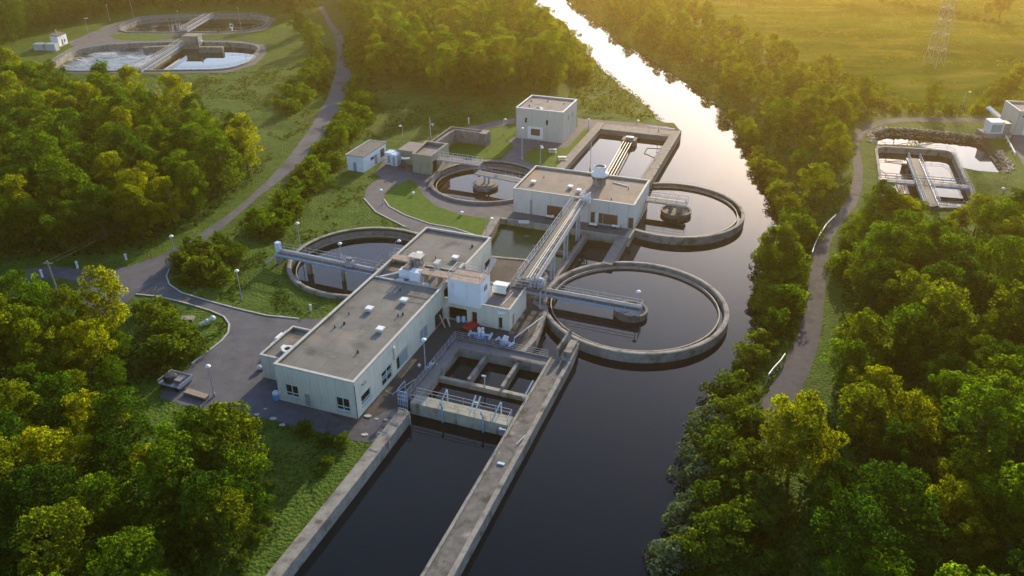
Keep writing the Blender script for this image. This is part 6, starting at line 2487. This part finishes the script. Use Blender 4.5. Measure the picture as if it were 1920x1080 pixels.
def crown_mesh(name, seed, shape, h0, h1, rad, nblob, br, per, leaf):
    """A crown of leafy puffs set over an uneven envelope; shape gives the radius along the height."""
    r = np.random.default_rng(seed)
    cs, rs = [], []
    lob = r.uniform(0, 2 * np.pi, 3)
    for i in range(nblob):
        t = (i + r.random()) / nblob
        t = t ** 0.85
        a = r.uniform(0, 2 * np.pi)
        w = shape(t) * rad * (1 + .20 * math.sin(2 * a + lob[0] + 2 * t) + .14 * math.sin(3 * a + lob[1]) + .10 * math.sin(5 * a + lob[2] - 4 * t))
        k = r.uniform(.62, 1.06) if r.random() < .8 else r.uniform(.2, .6)
        z = h0 + (h1 - h0) * t + r.normal() * .25
        cs.append((w * k * math.cos(a), w * k * math.sin(a), z))
        rs.append(br * r.uniform(.6, 1.25) * (.75 + .25 * shape(t)))
    cs, rs = np.array(cs), np.array(rs)
    P, N, T = [], [], []
    for c, b in zip(cs, rs):
        m = int(per * (b / br) ** 2) + 6
        n = unit(r.normal(size=(m, 3)) + np.array([0, 0, .35]))
        d = b * r.uniform(.72, 1.08, (m, 1))
        p = c + n * d * np.array([1, 1, .85])
        P.append(p)
        N.append(unit(n + r.normal(size=(m, 3)) * .38))
        T.append(np.full(m, r.uniform(.55, 1.45)))
    P, N = np.concatenate(P), np.concatenate(N)
    v, q = leaf_quads(P, N, leaf * r.uniform(.65, 1.35, len(P)), r)
    me = fast_mesh(name, v, q, 'leaf_green')
    tone = np.repeat(np.concatenate(T), 4)
    at_ = me.attributes.new('tone', 'FLOAT', 'POINT')
    at_.data.foreach_set('value', tone.astype(np.float32))
    return me


def trunk_mesh(name, seed, h, h0, r0, spread):
    rr_ = random.Random(seed)
    mb = MB()
    pts, rad = [], []
    x = y = 0
    for i in range(6):
        f = i / 5
        pts.append((x, y, -1.0 + (h * .82 + 1.0) * f))
        rad.append(r0 * (1 - .8 * f))
        x += rr_.uniform(-.18, .18)
        y += rr_.uniform(-.18, .18)
    mb.tube(pts, rad, 7)
    for k in range(6):
        a = k * 2.4 + rr_.random()
        z = h0 * .8 + (h - h0) * .5 * rr_.random()
        L = spread * rr_.uniform(.5, .85)
        mb.tube([(0, 0, z), (L * .5 * math.cos(a), L * .5 * math.sin(a), z + L * .45), (L * math.cos(a), L * math.sin(a), z + L * .8)], [r0 * .42, r0 * .28, r0 * .1], 5)
    me = bpy.data.meshes.new(name)
    me.from_pydata(mb.v, [], mb.f)
    me.materials.append(MATS['bark'])
    return me


round_s = lambda t: math.sqrt(max(0.02, 1 - (2 * t - .85) ** 2 / 1.35)) if t > .3 else .62 + 1.0 * t
tall_s = lambda t: .6 + 1.3 * t if t < .32 else 1.02 * math.sqrt(max(.05, 1 - ((t - .32) / .70) ** 2))
cone_s = lambda t: max(.08, 1.05 - t) * (1 if t > .12 else .7)
bush_s = lambda t: math.sqrt(max(.03, 1 - t * t * .92))
VAR = {'round': [], 'tall': [], 'cone': [], 'bush': [], 'willow': []}
for k in range(5):
    VAR['round'].append((crown_mesh('crown_round', 10 + k, round_s, 2.6, 9.6 + .5 * (k % 3), 3.8, 112, .84, 92, .28), trunk_mesh('trunk_round', 10 + k, 9.0, 3.0, .24, 3.2)))
for k in range(4):
    VAR['tall'].append((crown_mesh('crown_tall', 30 + k, tall_s, 1.6, 12.0 + .7 * (k % 2), 3.3, 104, .86, 92, .29), trunk_mesh('trunk_tall', 30 + k, 12.0, 2.0, .2, 2.2)))
for k in range(2):
    VAR['cone'].append((crown_mesh('crown_cone', 50 + k, cone_s, 1.0, 10.5, 2.5, 105, .62, 55, .30), trunk_mesh('trunk_cone', 50 + k, 10.5, 1.2, .17, 1.6)))
for k in range(5):
    VAR['bush'].append((crown_mesh('foliage_bush', 60 + k, bush_s, .15, 2.1 + .3 * (k % 3), 1.75, 44, .52, 48, .24), trunk_mesh('stem_bush', 60 + k, 1.5, .3, .07, .9)))
for k in range(2):
    VAR['willow'].append((crown_mesh('crown_fine', 80 + k, round_s, 1.8, 9.8, 4.1, 120, .92, 150, .27), trunk_mesh('trunk_fine', 80 + k, 9.0, 2.4, .26, 3.4)))
MASK = PAVED + [lawn_a, lawn_b, lawn_c, island_lawn]
footing = [puv([(-5.5, -.5), (21.5, -.5), (21.5, 43), (-5.5, 43)]), puv([(6, 60), (30, 60), (30, 125), (6, 125)]), puv([(-34.5, 71.5), (-11, 71.5), (-11, 100), (-34.5, 100)]), puv([(-8.5, 104), (4.5, 104), (4.5, 117), (-8.5, 117)]),
           puv(arc_poly(T3C, T3R + .6, 0, 6.283, 40)), puv(arc_poly(T4C, T4R + 2.0, 0, 6.283, 40)), puv([(13, -60), (17, -60), (17, 22), (13, 22)])]
hutbox = [P(-.2, -.2), P(1.4, -.2), P(1.4, 1.3), P(-.2, 1.3)]
footing += [hutbox, pxpoly([(1885, 200), (1960, 200), (1960, 260), (1890, 260)]), pxpoly([(1840, 225), (1890, 225), (1890, 275), (1840, 275)])]
NT = {}


def clear_of(pts, m):
    d = np.full(len(pts), 1e9)
    for p in MASK + HOLES + footing:
        d = np.minimum(d, dist(pts, p, True))
        d[inside(pts, p)] = -1
    return d > m


def scatter(poly, gap, margin, seed, maxn=2000, zone=None):
    r = np.random.default_rng(seed)
    x0, x1 = min(p[0] for p in poly), max(p[0] for p in poly)
    y0, y1 = min(p[1] for p in poly), max(p[1] for p in poly)
    n = int((x1 - x0) * (y1 - y0) / gap ** 2 * 6)
    c = np.stack([r.uniform(x0, x1, n), r.uniform(y0, y1, n)], 1)
    c = c[inside(c, poly)]
    if margin is not None and len(c):
        c = c[clear_of(c, margin)]
    out = []
    cell = {}
    for p in c:
        i, j = int(p[0] // gap), int(p[1] // gap)
        if any((p[0] - q[0]) ** 2 + (p[1] - q[1]) ** 2 < gap * gap for a in (-1, 0, 1) for b in (-1, 0, 1) for q in cell.get((i + a, j + b), ())):
            continue
        cell.setdefault((i, j), []).append(p)
        out.append(tuple(p))
        if len(out) >= maxn:
            break
    return out


def in_view(p, h=10):
    """Whether any of a thing of that height at p falls inside the photograph (with a margin)."""
    for z in (0, h):
        y, zz = p[1], z - CAM_H
        d = y * _c - zz * _s
        if d < 3:
            continue
        px = 960 + FOC * p[0] / d
        py = 540 - FOC * (y * _s + zz * _c) / d
        if -130 < px < 2050 and -120 < py < 1330:
            return True
    return False


def plant(kind, p, scl, mat, name, label, group, sq=1.0, z=None, var=None, r=random.Random(5)):
    if not in_view(p, 11 * scl):
        return None
    cm, tm = VAR[kind][r.randrange(len(VAR[kind])) if var is None else var]
    zz = float(ground_z([p])[0]) if z is None else z
    t = bpy.data.objects.new(name, None)
    COL.objects.link(t)
    t.location = (p[0], p[1], zz - .05)
    t.rotation_euler = (r.uniform(-.05, .05), r.uniform(-.05, .05), r.uniform(0, 6.28))
    t.scale = (scl * sq, scl * sq, scl)
    tag(t, label, 'shrub' if kind == 'bush' else 'tree', group)
    for nm, md in (('trunk' if kind != 'bush' else 'stem', tm), ('crown' if kind != 'bush' else 'foliage', cm)):
        o = bpy.data.objects.new(nm, md)
        COL.objects.link(o)
        o.parent = t
        if md is cm:
            o.material_slots[0].link = 'OBJECT'
            o.material_slots[0].material = MATS[mat]
    NT[name] = NT.get(name, 0) + 1
    return t


def wood(poly, gap, kinds, place_, group, seed, margin=2.5, maxn=400, smin=.85, smax=1.2, name=None):
    """Trees of a wood; kinds: (share, kind, material, look)."""
    r = random.Random(seed)
    pts = scatter(poly, gap, margin, seed, maxn)
    zz = ground_z(pts) if pts else []
    for p, z in zip(pts, zz):
        u = r.random()
        for sh_, kind, mat, look, nm in kinds:
            if u < sh_:
                break
            u -= sh_
        plant(kind, p, r.uniform(smin, smax), mat, nm, look + ' ' + place_, group + ', ' + look, r.uniform(.9, 1.12), float(z) if z > -1 else -.6, r=r)


W1 = pxpoly([(-60, 180), (60, 186), (170, 206), (270, 213), (350, 244), (430, 285), (478, 318), (470, 345), (425, 382), (355, 428), (275, 470), (180, 485), (100, 480), (-80, 500)])
W2 = pxpoly([(-80, 575), (30, 592), (85, 628), (160, 648), (240, 655), (272, 668), (276, 690), (250, 715), (232, 790), (285, 858), (375, 880), (440, 860), (472, 905), (470, 950), (420, 1010), (370, 1090), (300, 1200), (200, 1330), (-150, 1330)])
W3 = pxpoly([(1640, 440), (1600, 470), (1585, 520), (1583, 580), (1580, 640), (1568, 720), (1530, 830), (1500, 930), (1520, 1000), (1560, 1100), (1600, 1330), (2100, 1330), (2100, 470), (1990, 440), (1850, 446), (1780, 440), (1700, 432)])
W4 = pxpoly([(690, 165), (760, 178), (900, 192), (1000, 186), (1045, 166), (1062, 142), (1040, 105), (1000, 60), (950, 10), (900, -25), (690, -40), (640, 0), (660, 60), (690, 110)])
W5 = pxpoly([(-60, 105), (20, 86), (86, 58), (140, 52), (205, 30), (262, 20), (400, 14), (520, 12), (548, 34), (596, 22), (592, -28), (300, -26), (100, -18), (-80, 10)])
W6 = pxpoly([(1085, -20), (1172, 44), (1240, 82), (1308, 124), (1366, 168), (1420, 211), (1458, 265), (1494, 328), (1525, 395), (1560, 370), (1585, 320), (1590, 265), (1605, 232), (1660, 205), (1650, 185), (1590, 168), (1520, 150), (1460, 120), (1380, 75), (1290, 30), (1240, -20)])
W7 = pxpoly([(1870, 205), (1885, 160), (1960, 140), (2080, 120), (2080, 200), (1920, 196)])
wood(W1, 4.4, [(.30, 'tall', 'leaf_green', 'green leafy tree', 'leafy_tree'), (.32, 'round', 'leaf_green', 'rounded green tree', 'broad_tree'), (.16, 'tall', 'leaf_dark', 'dark green tree', 'leafy_tree'), (.22, 'tall', 'leaf_yellow', 'yellow tipped tree', 'leafy_tree')],
     'in the wood inside the road bend', 'trees inside the road bend', 1, 5.4, 190, .72, 1.12)
wood(W2, 4.0, [(.42, 'round', 'leaf_green', 'broad green tree', 'broad_tree'), (.2, 'tall', 'leaf_olive', 'olive green tree', 'leafy_tree'), (.22, 'round', 'leaf_dark', 'dark rounded tree', 'broad_tree'), (.16, 'round', 'leaf_yellow', 'yellow green tree', 'broad_tree')],
     'in the wood between yard and quay', 'trees between yard and quay', 2, 2.6, 230, .46, .92)
wood(W3, 4.6, [(.5, 'round', 'leaf_green', 'puffy green tree', 'broad_tree'), (.22, 'round', 'leaf_dark', 'dark puffy tree', 'broad_tree'), (.18, 'round', 'leaf_olive', 'olive puffy tree', 'broad_tree'), (.10, 'round', 'leaf_yellow', 'yellow green puffy tree', 'broad_tree')],
     'in the wood beside the gravel track', 'trees beside the gravel track', 3, 4.6, 210, .52, 1.02)
wood(W4, 5.6, [(.55, 'tall', 'leaf_green', 'tall slender tree', 'leafy_tree'), (.25, 'tall', 'leaf_olive', 'tall olive tree', 'leafy_tree'), (.20, 'round', 'leaf_green', 'wide green tree', 'broad_tree')],
     'in the wood between main road and river', 'trees between main road and river', 4, 3.5, 190, .85, 1.2)
wood(W5, 5.4, [(.5, 'cone', 'leaf_dark', 'dark pointed tree', 'dark_tree'), (.5, 'tall', 'leaf_dark', 'dark dense tree', 'dark_tree')], 'in the wood behind the ditches', 'trees behind the ditches', 5, 4.0, 290, .85, 1.25)
wood(W6, 5.0, [(.5, 'round', 'leaf_olive', 'olive rounded tree', 'bank_tree'), (.3, 'round', 'leaf_green', 'green rounded tree', 'bank_tree'), (.2, 'tall', 'leaf_olive', 'upright olive tree', 'bank_tree')], 'on the bank between river and meadow', 'trees between river and meadow', 6, 3.6, 150, .42, .85)
wood(W7, 5.5, [(1, 'round', 'leaf_olive', 'rounded olive tree', 'bank_tree')], 'in the clump behind the garage', 'trees behind the garage', 7, 3.0, 14, .6, .85)
# single trees that stand out
for px, py, kind, s, mat, lab in [
    (1478, 885, 'willow', .95, 'leaf_yellow', 'large bright yellow green tree at the lower end of the gravel track'),
    (1672, 450, 'willow', .80, 'leaf_yellow', 'bright yellow tree at the edge of the wood nearest the pond tank'),
    (1452, 505, 'willow', .78, 'leaf_olive', 'feathery pale tree leaning over the river at the track bend'),
    (1642, 560, 'willow', .7, 'leaf_olive', 'fine leaved olive tree right beside the gravel track'),
    (1744, 205, 'round', .62, 'leaf_olive', 'lone round tree at the foot of the meadow below the pylon'),
    (1874, 33, 'round', .95, 'leaf_dark', 'dark lone tree in the hedge beyond the pylon'),
    (1850, 30, 'round', .5, 'leaf_dark', 'small dark tree beside the lone hedge tree'),
    (1515, 262, 'willow', 1.0, 'leaf_olive', 'big domed tree on the bank above the track'),
    (1560, 255, 'willow', .9, 'leaf_olive', 'domed tree next to the biggest tree on the bank'),
    (215, 640, 'tall', .85, 'leaf_yellow', 'tall yellow tree covering the road junction'),
    (60, 700, 'round', .95, 'leaf_yellow', 'broad yellow green tree under the leaning utility pole'),
    (440, 905, 'round', .95, 'leaf_olive', 'yellow topped tree at the edge of the mown grass'),
    (470, 985, 'round', .55, 'leaf_dark', 'small dark tree standing out on the grass beside the quay wall'),
    (425, 1040, 'round', .7, 'leaf_olive', 'olive tree at the lower grass edge above the quay wall'),
    (585, 95, 'round', .9, 'leaf_green', 'bushy tree at the top of the road with lit top'),
    (565, 70, 'round', .9, 'leaf_dark', 'dark bushy tree at the top end of the main road'),
    (640, 285, 'round', .55, 'leaf_green', 'round green tree at the road beside the white hut'),
    (484, 446, 'round', .55, 'leaf_green', 'round tree close to the road above the blue bridge'),
]:
    nm = 'broad_tree' if kind != 'tall' else 'leafy_tree'
    plant(kind, at(px, py)[:2], s, mat, nm, lab, 'trees standing out' if False else None, z=0 if ground_z([at(px, py)[:2]])[0] > -1 else -.5)
# shrubs along roads and banks: (line, gap, jitter, min size, max size, material, look)
SHR = [
    ([(622, 275), (600, 312), (568, 352), (525, 398), (482, 436), (505, 442), (548, 405), (592, 355), (632, 305)], 2.8, 1.0, .8, 1.5, 'leaf_green', 'green shrub on the slope between main road and white hut'),
    ([(672, 150), (668, 185), (655, 220), (640, 250), (620, 268), (650, 262), (680, 235), (690, 190)], 3.2, 1.5, .8, 1.5, 'leaf_green', 'green shrub on the verge above the white hut'),
    ([(598, 90), (606, 130), (585, 175), (545, 215), (510, 195), (560, 160), (580, 130)], 4.0, 2.0, .8, 1.6, 'leaf_green', 'green shrub on the inner verge of the road below the ditches'),
    ([(345, 500), (370, 478), (405, 470), (390, 500), (360, 520), (420, 505), (440, 485), (350, 535), (400, 530), (440, 525)], 2.0, .8, .7, 1.25, 'leaf_weed', 'shrub in the mound beside the road junction'),
    ([(260, 590), (300, 600), (330, 625), (300, 650), (340, 655), (310, 690), (355, 640)], 2.2, 1.0, .7, 1.4, 'leaf_weed', 'shrub on the verge inside the yard road curve'),
    ([(1415, 428), (1440, 470), (1450, 540), (1452, 580), (1440, 620), (1418, 660), (1405, 690), (1375, 720), (1350, 760)], 2.4, 1.2, .8, 1.5, 'leaf_weed', 'bank shrub between river and gravel track'),
    ([(1335, 775), (1322, 815), (1312, 855), (1306, 890), (1290, 940), (1285, 990), (1270, 1035), (1255, 1075), (1240, 1120)], 1.9, .8, .75, 1.35, 'leaf_silver', 'silvery willow shrub along the lower river bank'),
    ([(1360, 780), (1345, 830), (1335, 890), (1320, 950), (1330, 1000), (1310, 1060), (1390, 760), (1400, 820), (1380, 900), (1370, 980), (1360, 1050), (1420, 930), (1430, 1010), (1440, 1080)], 2.3, 1.2, .7, 1.3, 'leaf_weed', 'low green shrub on the slope below the yellow tree'),
    ([(1470, 385), (1490, 420), (1500, 450), (1495, 480), (1485, 520), (1490, 570), (1470, 620), (1455, 655)], 2.4, 1.2, .7, 1.4, 'leaf_green', 'green shrub on the strip beside the gravel track'),
    ([(1420, 282), (1440, 315), (1466, 360), (1480, 388), (1400, 248), (1365, 212), (1320, 180), (1265, 143), (1210, 105), (1155, 78)], 2.2, 1.0, .7, 1.35, 'leaf_olive', 'olive shrub overhanging the upper river bank'),
    ([(1010, 30), (1050, 60), (1080, 95), (1105, 120), (1075, 125), (1095, 150), (1120, 150)], 3.2, 1.5, .9, 1.7, 'leaf_olive', 'olive shrub on the near bank behind the square building'),
    ([(1625, 190), (1680, 205), (1705, 212), (1720, 205), (1770, 208), (1800, 200), (1830, 200)], 3.0, 1.2, .4, .95, 'leaf_olive', 'olive shrub between meadow and gravel track'),
    ([(1826, 214), (1850, 196), (1880, 170), (1905, 150), (1935, 128), (1965, 110)], 2.2, 1.0, .6, 1.3, 'leaf_olive', 'olive shrub on the meadow embankment behind the garage'),
    ([(660, 862), (600, 880), (560, 940), (600, 925), (540, 1000), (500, 990), (510, 1050), (470, 1060), (520, 910)], 1.7, .9, .28, .6, 'leaf_weed', 'low weedy shrub in the grass beside the quay wall'),
    ([(1560, 690), (1562, 640), (1566, 590), (1570, 540), (1575, 490), (1600, 440), (1625, 405)], 2.2, .8, .7, 1.3, 'leaf_green', 'green shrub at the wood edge of the gravel track'),
    ([(555, 812), (580, 818), (610, 825), (630, 830), (655, 838), (670, 842)], 1.5, .5, .4, .7, 'leaf_weed', 'small flowering shrub by the quay beside the main building'),
    ([(700, 40), (640, 100), (690, 130), (680, 70)], 3.5, 1.5, 1.0, 1.6, 'leaf_green', 'green shrub on the verge beside the tall wood'),
    ([(1905, 45), (1850, 37), (1790, 27), (1720, 18), (1650, 6)], 2.2, .5, .4, .75, 'leaf_dark', 'low dark shrub in the hedge across the meadow'),
]
r5 = random.Random(12)
for line, gap, jit, s0, s1, mat, lab in SHR:
    W = [Vector(at(*p)[:2]) for p in line]
    for a, b in zip(W[:-1], W[1:]):
        m = max(1, int((b - a).length / gap))
        for i in range(m):
            p = a + (b - a) * ((i + r5.random() * .6) / m) + Vector((r5.uniform(-jit, jit), r5.uniform(-jit, jit)))
            if not clear_of(np.array([p]), (2.0 if 'main road' in lab or 'inner verge' in lab or 'gravel track' in lab else .6) if 'bank' not in lab else .2)[0]:
                continue
            z = max(-1.3, float(ground_z([tuple(p)])[0]))
            plant('bush', tuple(p), r5.uniform(s0, s1), mat, 'shrub' if 'bank' not in lab and 'wood' not in lab else 'bank_shrub', lab, 'shrubs: ' + lab, r5.uniform(.9, 1.25), z, r=r5)
print('PLANTS', NT, flush=True)

# undergrowth: weeds and low leaves nobody could count, one object for each stretch of ground


def undergrowth(name, poly, gap, mat, label, hmax, leaf, seed, per=12, thr=.35, margin=.35, near=False):
    pts = scatter(poly, gap, margin, seed, 60000)
    if not pts:
        return
    pts = np.array([p for p in pts if in_view(p, 1)])
    r = np.random.default_rng(seed)
    nz = vnoise(pts[:, 0], pts[:, 1], 5.5, seed) * .6 + vnoise(pts[:, 0], pts[:, 1], 2.0, seed + 1) * .4
    k = nz > thr
    pts, nz = pts[k], nz[k]
    z = ground_z(pts)
    k = z > -1.35
    pts, nz, z = pts[k], nz[k], z[k]
    h = hmax * np.clip((nz - thr) / .35, .12, 1)
    base = np.stack([pts[:, 0], pts[:, 1], z], 1)
    n = unit(r.normal(size=(len(pts), per, 3)).reshape(-1, 3) + np.array([0, 0, .9])).reshape(len(pts), per, 3)
    n[..., 2] = np.abs(n[..., 2])
    P_ = base[:, None, :] + n * np.stack([np.full(len(h), gap * .75), np.full(len(h), gap * .75), h], 1)[:, None, :] * r.uniform(.5, 1.05, (len(pts), per, 1))
    N_ = unit((n + r.normal(size=n.shape) * .4).reshape(-1, 3))
    v, q = leaf_quads(P_.reshape(-1, 3), N_, leaf * r.uniform(.6, 1.4, len(N_)), r)
    o = bpy.data.objects.new(name, fast_mesh(name, v, q, mat))
    COL.objects.link(o)
    tag(o, label, kind='stuff')
    print('UNDER', name, len(q))


undergrowth('weeds', pxpoly([(130, 145), (500, 135), (620, 100), (640, 190), (560, 270), (480, 330), (470, 280), (360, 225), (170, 165)]), 1.0, 'leaf_weed', 'rough green weeds on the slope below the ditches', .5, .36, 21, 9, .52)
undergrowth('weeds', pxpoly([(430, 440), (600, 290), (690, 130), (760, 185), (1000, 195), (1250, 215), (1245, 228), (960, 220), (860, 250), (800, 300), (720, 310), (700, 335), (680, 400), (760, 430), (640, 430), (540, 470)]), .95, 'leaf_weed', 'lush green weeds around the path and the white hut', .55, .36, 22, 9, .50)
undergrowth('weeds', pxpoly([(320, 530), (320, 480), (460, 440), (530, 470), (520, 530), (570, 590), (450, 570)]), .6, 'leaf_weed', 'leafy weeds on the mound at the road junction', .6, .26, 23, 10, .44)
undergrowth('weeds', pxpoly([(230, 580), (400, 590), (425, 615), (330, 710), (250, 720)]), .6, 'leaf_weed', 'tangled weeds on the verge inside the yard road curve', .7, .26, 24, 10, .40)
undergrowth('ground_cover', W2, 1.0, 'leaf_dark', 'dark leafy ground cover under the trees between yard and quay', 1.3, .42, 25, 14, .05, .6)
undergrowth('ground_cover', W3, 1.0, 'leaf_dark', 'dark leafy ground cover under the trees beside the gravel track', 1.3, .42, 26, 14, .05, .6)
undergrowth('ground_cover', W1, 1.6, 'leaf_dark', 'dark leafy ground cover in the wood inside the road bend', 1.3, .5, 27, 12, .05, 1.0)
undergrowth('bank_weeds', pxpoly([(1400, 420), (1470, 385), (1600, 330), (1590, 380), (1520, 470), (1510, 570), (1480, 660), (1440, 730), (1420, 800), (1500, 950), (1520, 1100), (1550, 1300), (1200, 1300), (1240, 1080), (1300, 850), (1390, 680), (1440, 560)]), .75, 'leaf_weed', 'thick weeds covering the river bank below the gravel track', .9, .32, 28, 11, .25, .2)
undergrowth('bank_weeds', pxpoly([(1010, -10), (1260, 215), (1180, 222), (1060, 190), (1100, 150), (1000, 40), (960, -20)]), 1.3, 'leaf_olive', 'rough weeds on the near bank behind the square building', .9, .5, 29, 9, .3)
undergrowth('bank_weeds', pxpoly([(1052, -8), (1110, 35), (1205, 98), (1312, 172), (1396, 242), (1432, 312), (1470, 390), (1530, 395), (1500, 320), (1460, 250), (1400, 185), (1330, 130), (1230, 70), (1130, 0)]), 1.1, 'leaf_olive', 'bushy weeds along the far bank at the water edge', 1.1, .5, 34, 10, .15, .1)
undergrowth('meadow_tufts', field_line, 2.6, 'leaf_olive', 'long grass tufts scattered over the meadow', .55, .7, 35, 7, .45, .8)
undergrowth('bank_weeds', W6, 1.7, 'leaf_olive', 'rough weeds under the trees between river and meadow', 1.2, .55, 30, 10, .2, .4)
undergrowth('meadow_weeds', pxpoly([(1560, 150), (1640, 160), (1700, 195), (1830, 195), (1880, 150), (1930, 110), (1930, 205), (1830, 216), (1640, 220)]), 1.3, 'leaf_olive', 'tall yellow weeds along the foot of the meadow', .9, .42, 31, 9, .36)
undergrowth('grass_tufts', pxpoly([(430, 780), (690, 835), (720, 830), (520, 1060), (460, 1150), (330, 1150), (460, 950)]), .55, 'leaf_weed', 'sparse weeds and tufts in the mown grass by the quay', .45, .2, 32, 8, .40)
undergrowth('grass_tufts', pxpoly([(1800, 318), (1930, 330), (1930, 440), (1850, 440), (1820, 370)]), .9, 'leaf_weed', 'short tufts on the grass beyond the pond', .2, .22, 33, 5, .5)

# ------------------------------------------------------------------ light, air and sky
SUN_EL, SUN_AZ = R(18.0), R(20.0)          # azimuth measured from straight ahead to the right
sd = Vector((math.sin(SUN_AZ) * math.cos(SUN_EL), math.cos(SUN_AZ) * math.cos(SUN_EL), math.sin(SUN_EL)))
w = bpy.data.worlds.new('World')
scene.world = w
w.use_nodes = True
wn, wl = w.node_tree.nodes, w.node_tree.links
sky = wn.new('ShaderNodeTexSky')
sky.sky_type = 'NISHITA'
sky.sun_disc = False
sky.sun_elevation = SUN_EL
sky.sun_rotation = SUN_AZ
sky.air_density = 1.0
sky.dust_density = 1.0
sky.ozone_density = 4.0
# unseen low sky band added for water reflections and wall fill, brightest towards sun
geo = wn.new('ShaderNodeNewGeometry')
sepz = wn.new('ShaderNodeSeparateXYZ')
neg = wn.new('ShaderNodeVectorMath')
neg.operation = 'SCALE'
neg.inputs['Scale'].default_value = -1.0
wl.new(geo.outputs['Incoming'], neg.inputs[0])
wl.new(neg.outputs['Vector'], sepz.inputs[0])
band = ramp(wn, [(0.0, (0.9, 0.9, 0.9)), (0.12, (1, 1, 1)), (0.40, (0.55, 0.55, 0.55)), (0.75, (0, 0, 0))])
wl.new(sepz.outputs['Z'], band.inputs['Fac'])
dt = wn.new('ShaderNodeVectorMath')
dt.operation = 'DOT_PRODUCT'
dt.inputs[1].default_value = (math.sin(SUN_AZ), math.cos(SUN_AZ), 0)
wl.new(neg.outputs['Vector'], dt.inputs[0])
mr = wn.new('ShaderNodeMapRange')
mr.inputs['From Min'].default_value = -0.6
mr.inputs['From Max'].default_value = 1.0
mr.inputs['To Min'].default_value = 0.30  # band raised away from the sun as added fill for shaded walls
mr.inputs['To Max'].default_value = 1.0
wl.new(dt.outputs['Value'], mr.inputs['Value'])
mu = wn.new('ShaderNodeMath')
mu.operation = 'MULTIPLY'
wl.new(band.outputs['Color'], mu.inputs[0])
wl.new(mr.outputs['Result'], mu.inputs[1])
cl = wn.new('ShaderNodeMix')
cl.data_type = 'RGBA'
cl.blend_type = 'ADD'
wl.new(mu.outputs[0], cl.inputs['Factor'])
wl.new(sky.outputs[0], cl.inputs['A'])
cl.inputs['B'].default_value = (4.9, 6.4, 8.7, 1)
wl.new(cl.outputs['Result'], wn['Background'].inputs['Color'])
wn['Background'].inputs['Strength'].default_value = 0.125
sl = bpy.data.lights.new('sun', 'SUN')
sl.energy = 3.9
sl.angle = R(0.8)
sl.color = (1.0, 0.81, 0.52)
so = bpy.data.objects.new('sun', sl)
COL.objects.link(so)
so.rotation_euler = (-sd).to_track_quat('-Z', 'Y').to_euler()
so.location = (0, 0, 200)

HAZE = True
if HAZE:
    hb = MB()
    hb.box(-420, 520, -60, 780, -6.5, 64)
    hm = bpy.data.materials.new('haze')
    hm.use_nodes = True
    hn_, hl_ = hm.node_tree.nodes, hm.node_tree.links
    hn_.remove(hn_['Principled BSDF'])
    pv = hn_.new('ShaderNodeVolumePrincipled')
    pv.inputs['Color'].default_value = (1.0, 0.66, 0.20, 1)
    pv.inputs['Density'].default_value = 0.00040
    pv.inputs['Anisotropy'].default_value = 0.85
    hl_.new(pv.outputs[0], hn_['Material Output'].inputs['Volume'])
    ho = hb.build('haze', hm, None, 'w', (0, 0, 0))
    tag(ho, 'warm evening haze lying over the whole valley', kind='stuff')

vs_ = scene.view_settings
vs_.view_transform = 'Standard'
vs_.look = 'None'
vs_.exposure = 0.92
vs_.gamma = 1.0
cy = scene.cycles
cy.max_bounces = 6
cy.diffuse_bounces = 3
cy.glossy_bounces = 3
cy.transmission_bounces = 3
cy.volume_bounces = 1
cy.transparent_max_bounces = 6
cy.sample_clamp_indirect = 6.0
cy.use_denoising = True
cy.caustics_reflective = False
cy.caustics_refractive = False
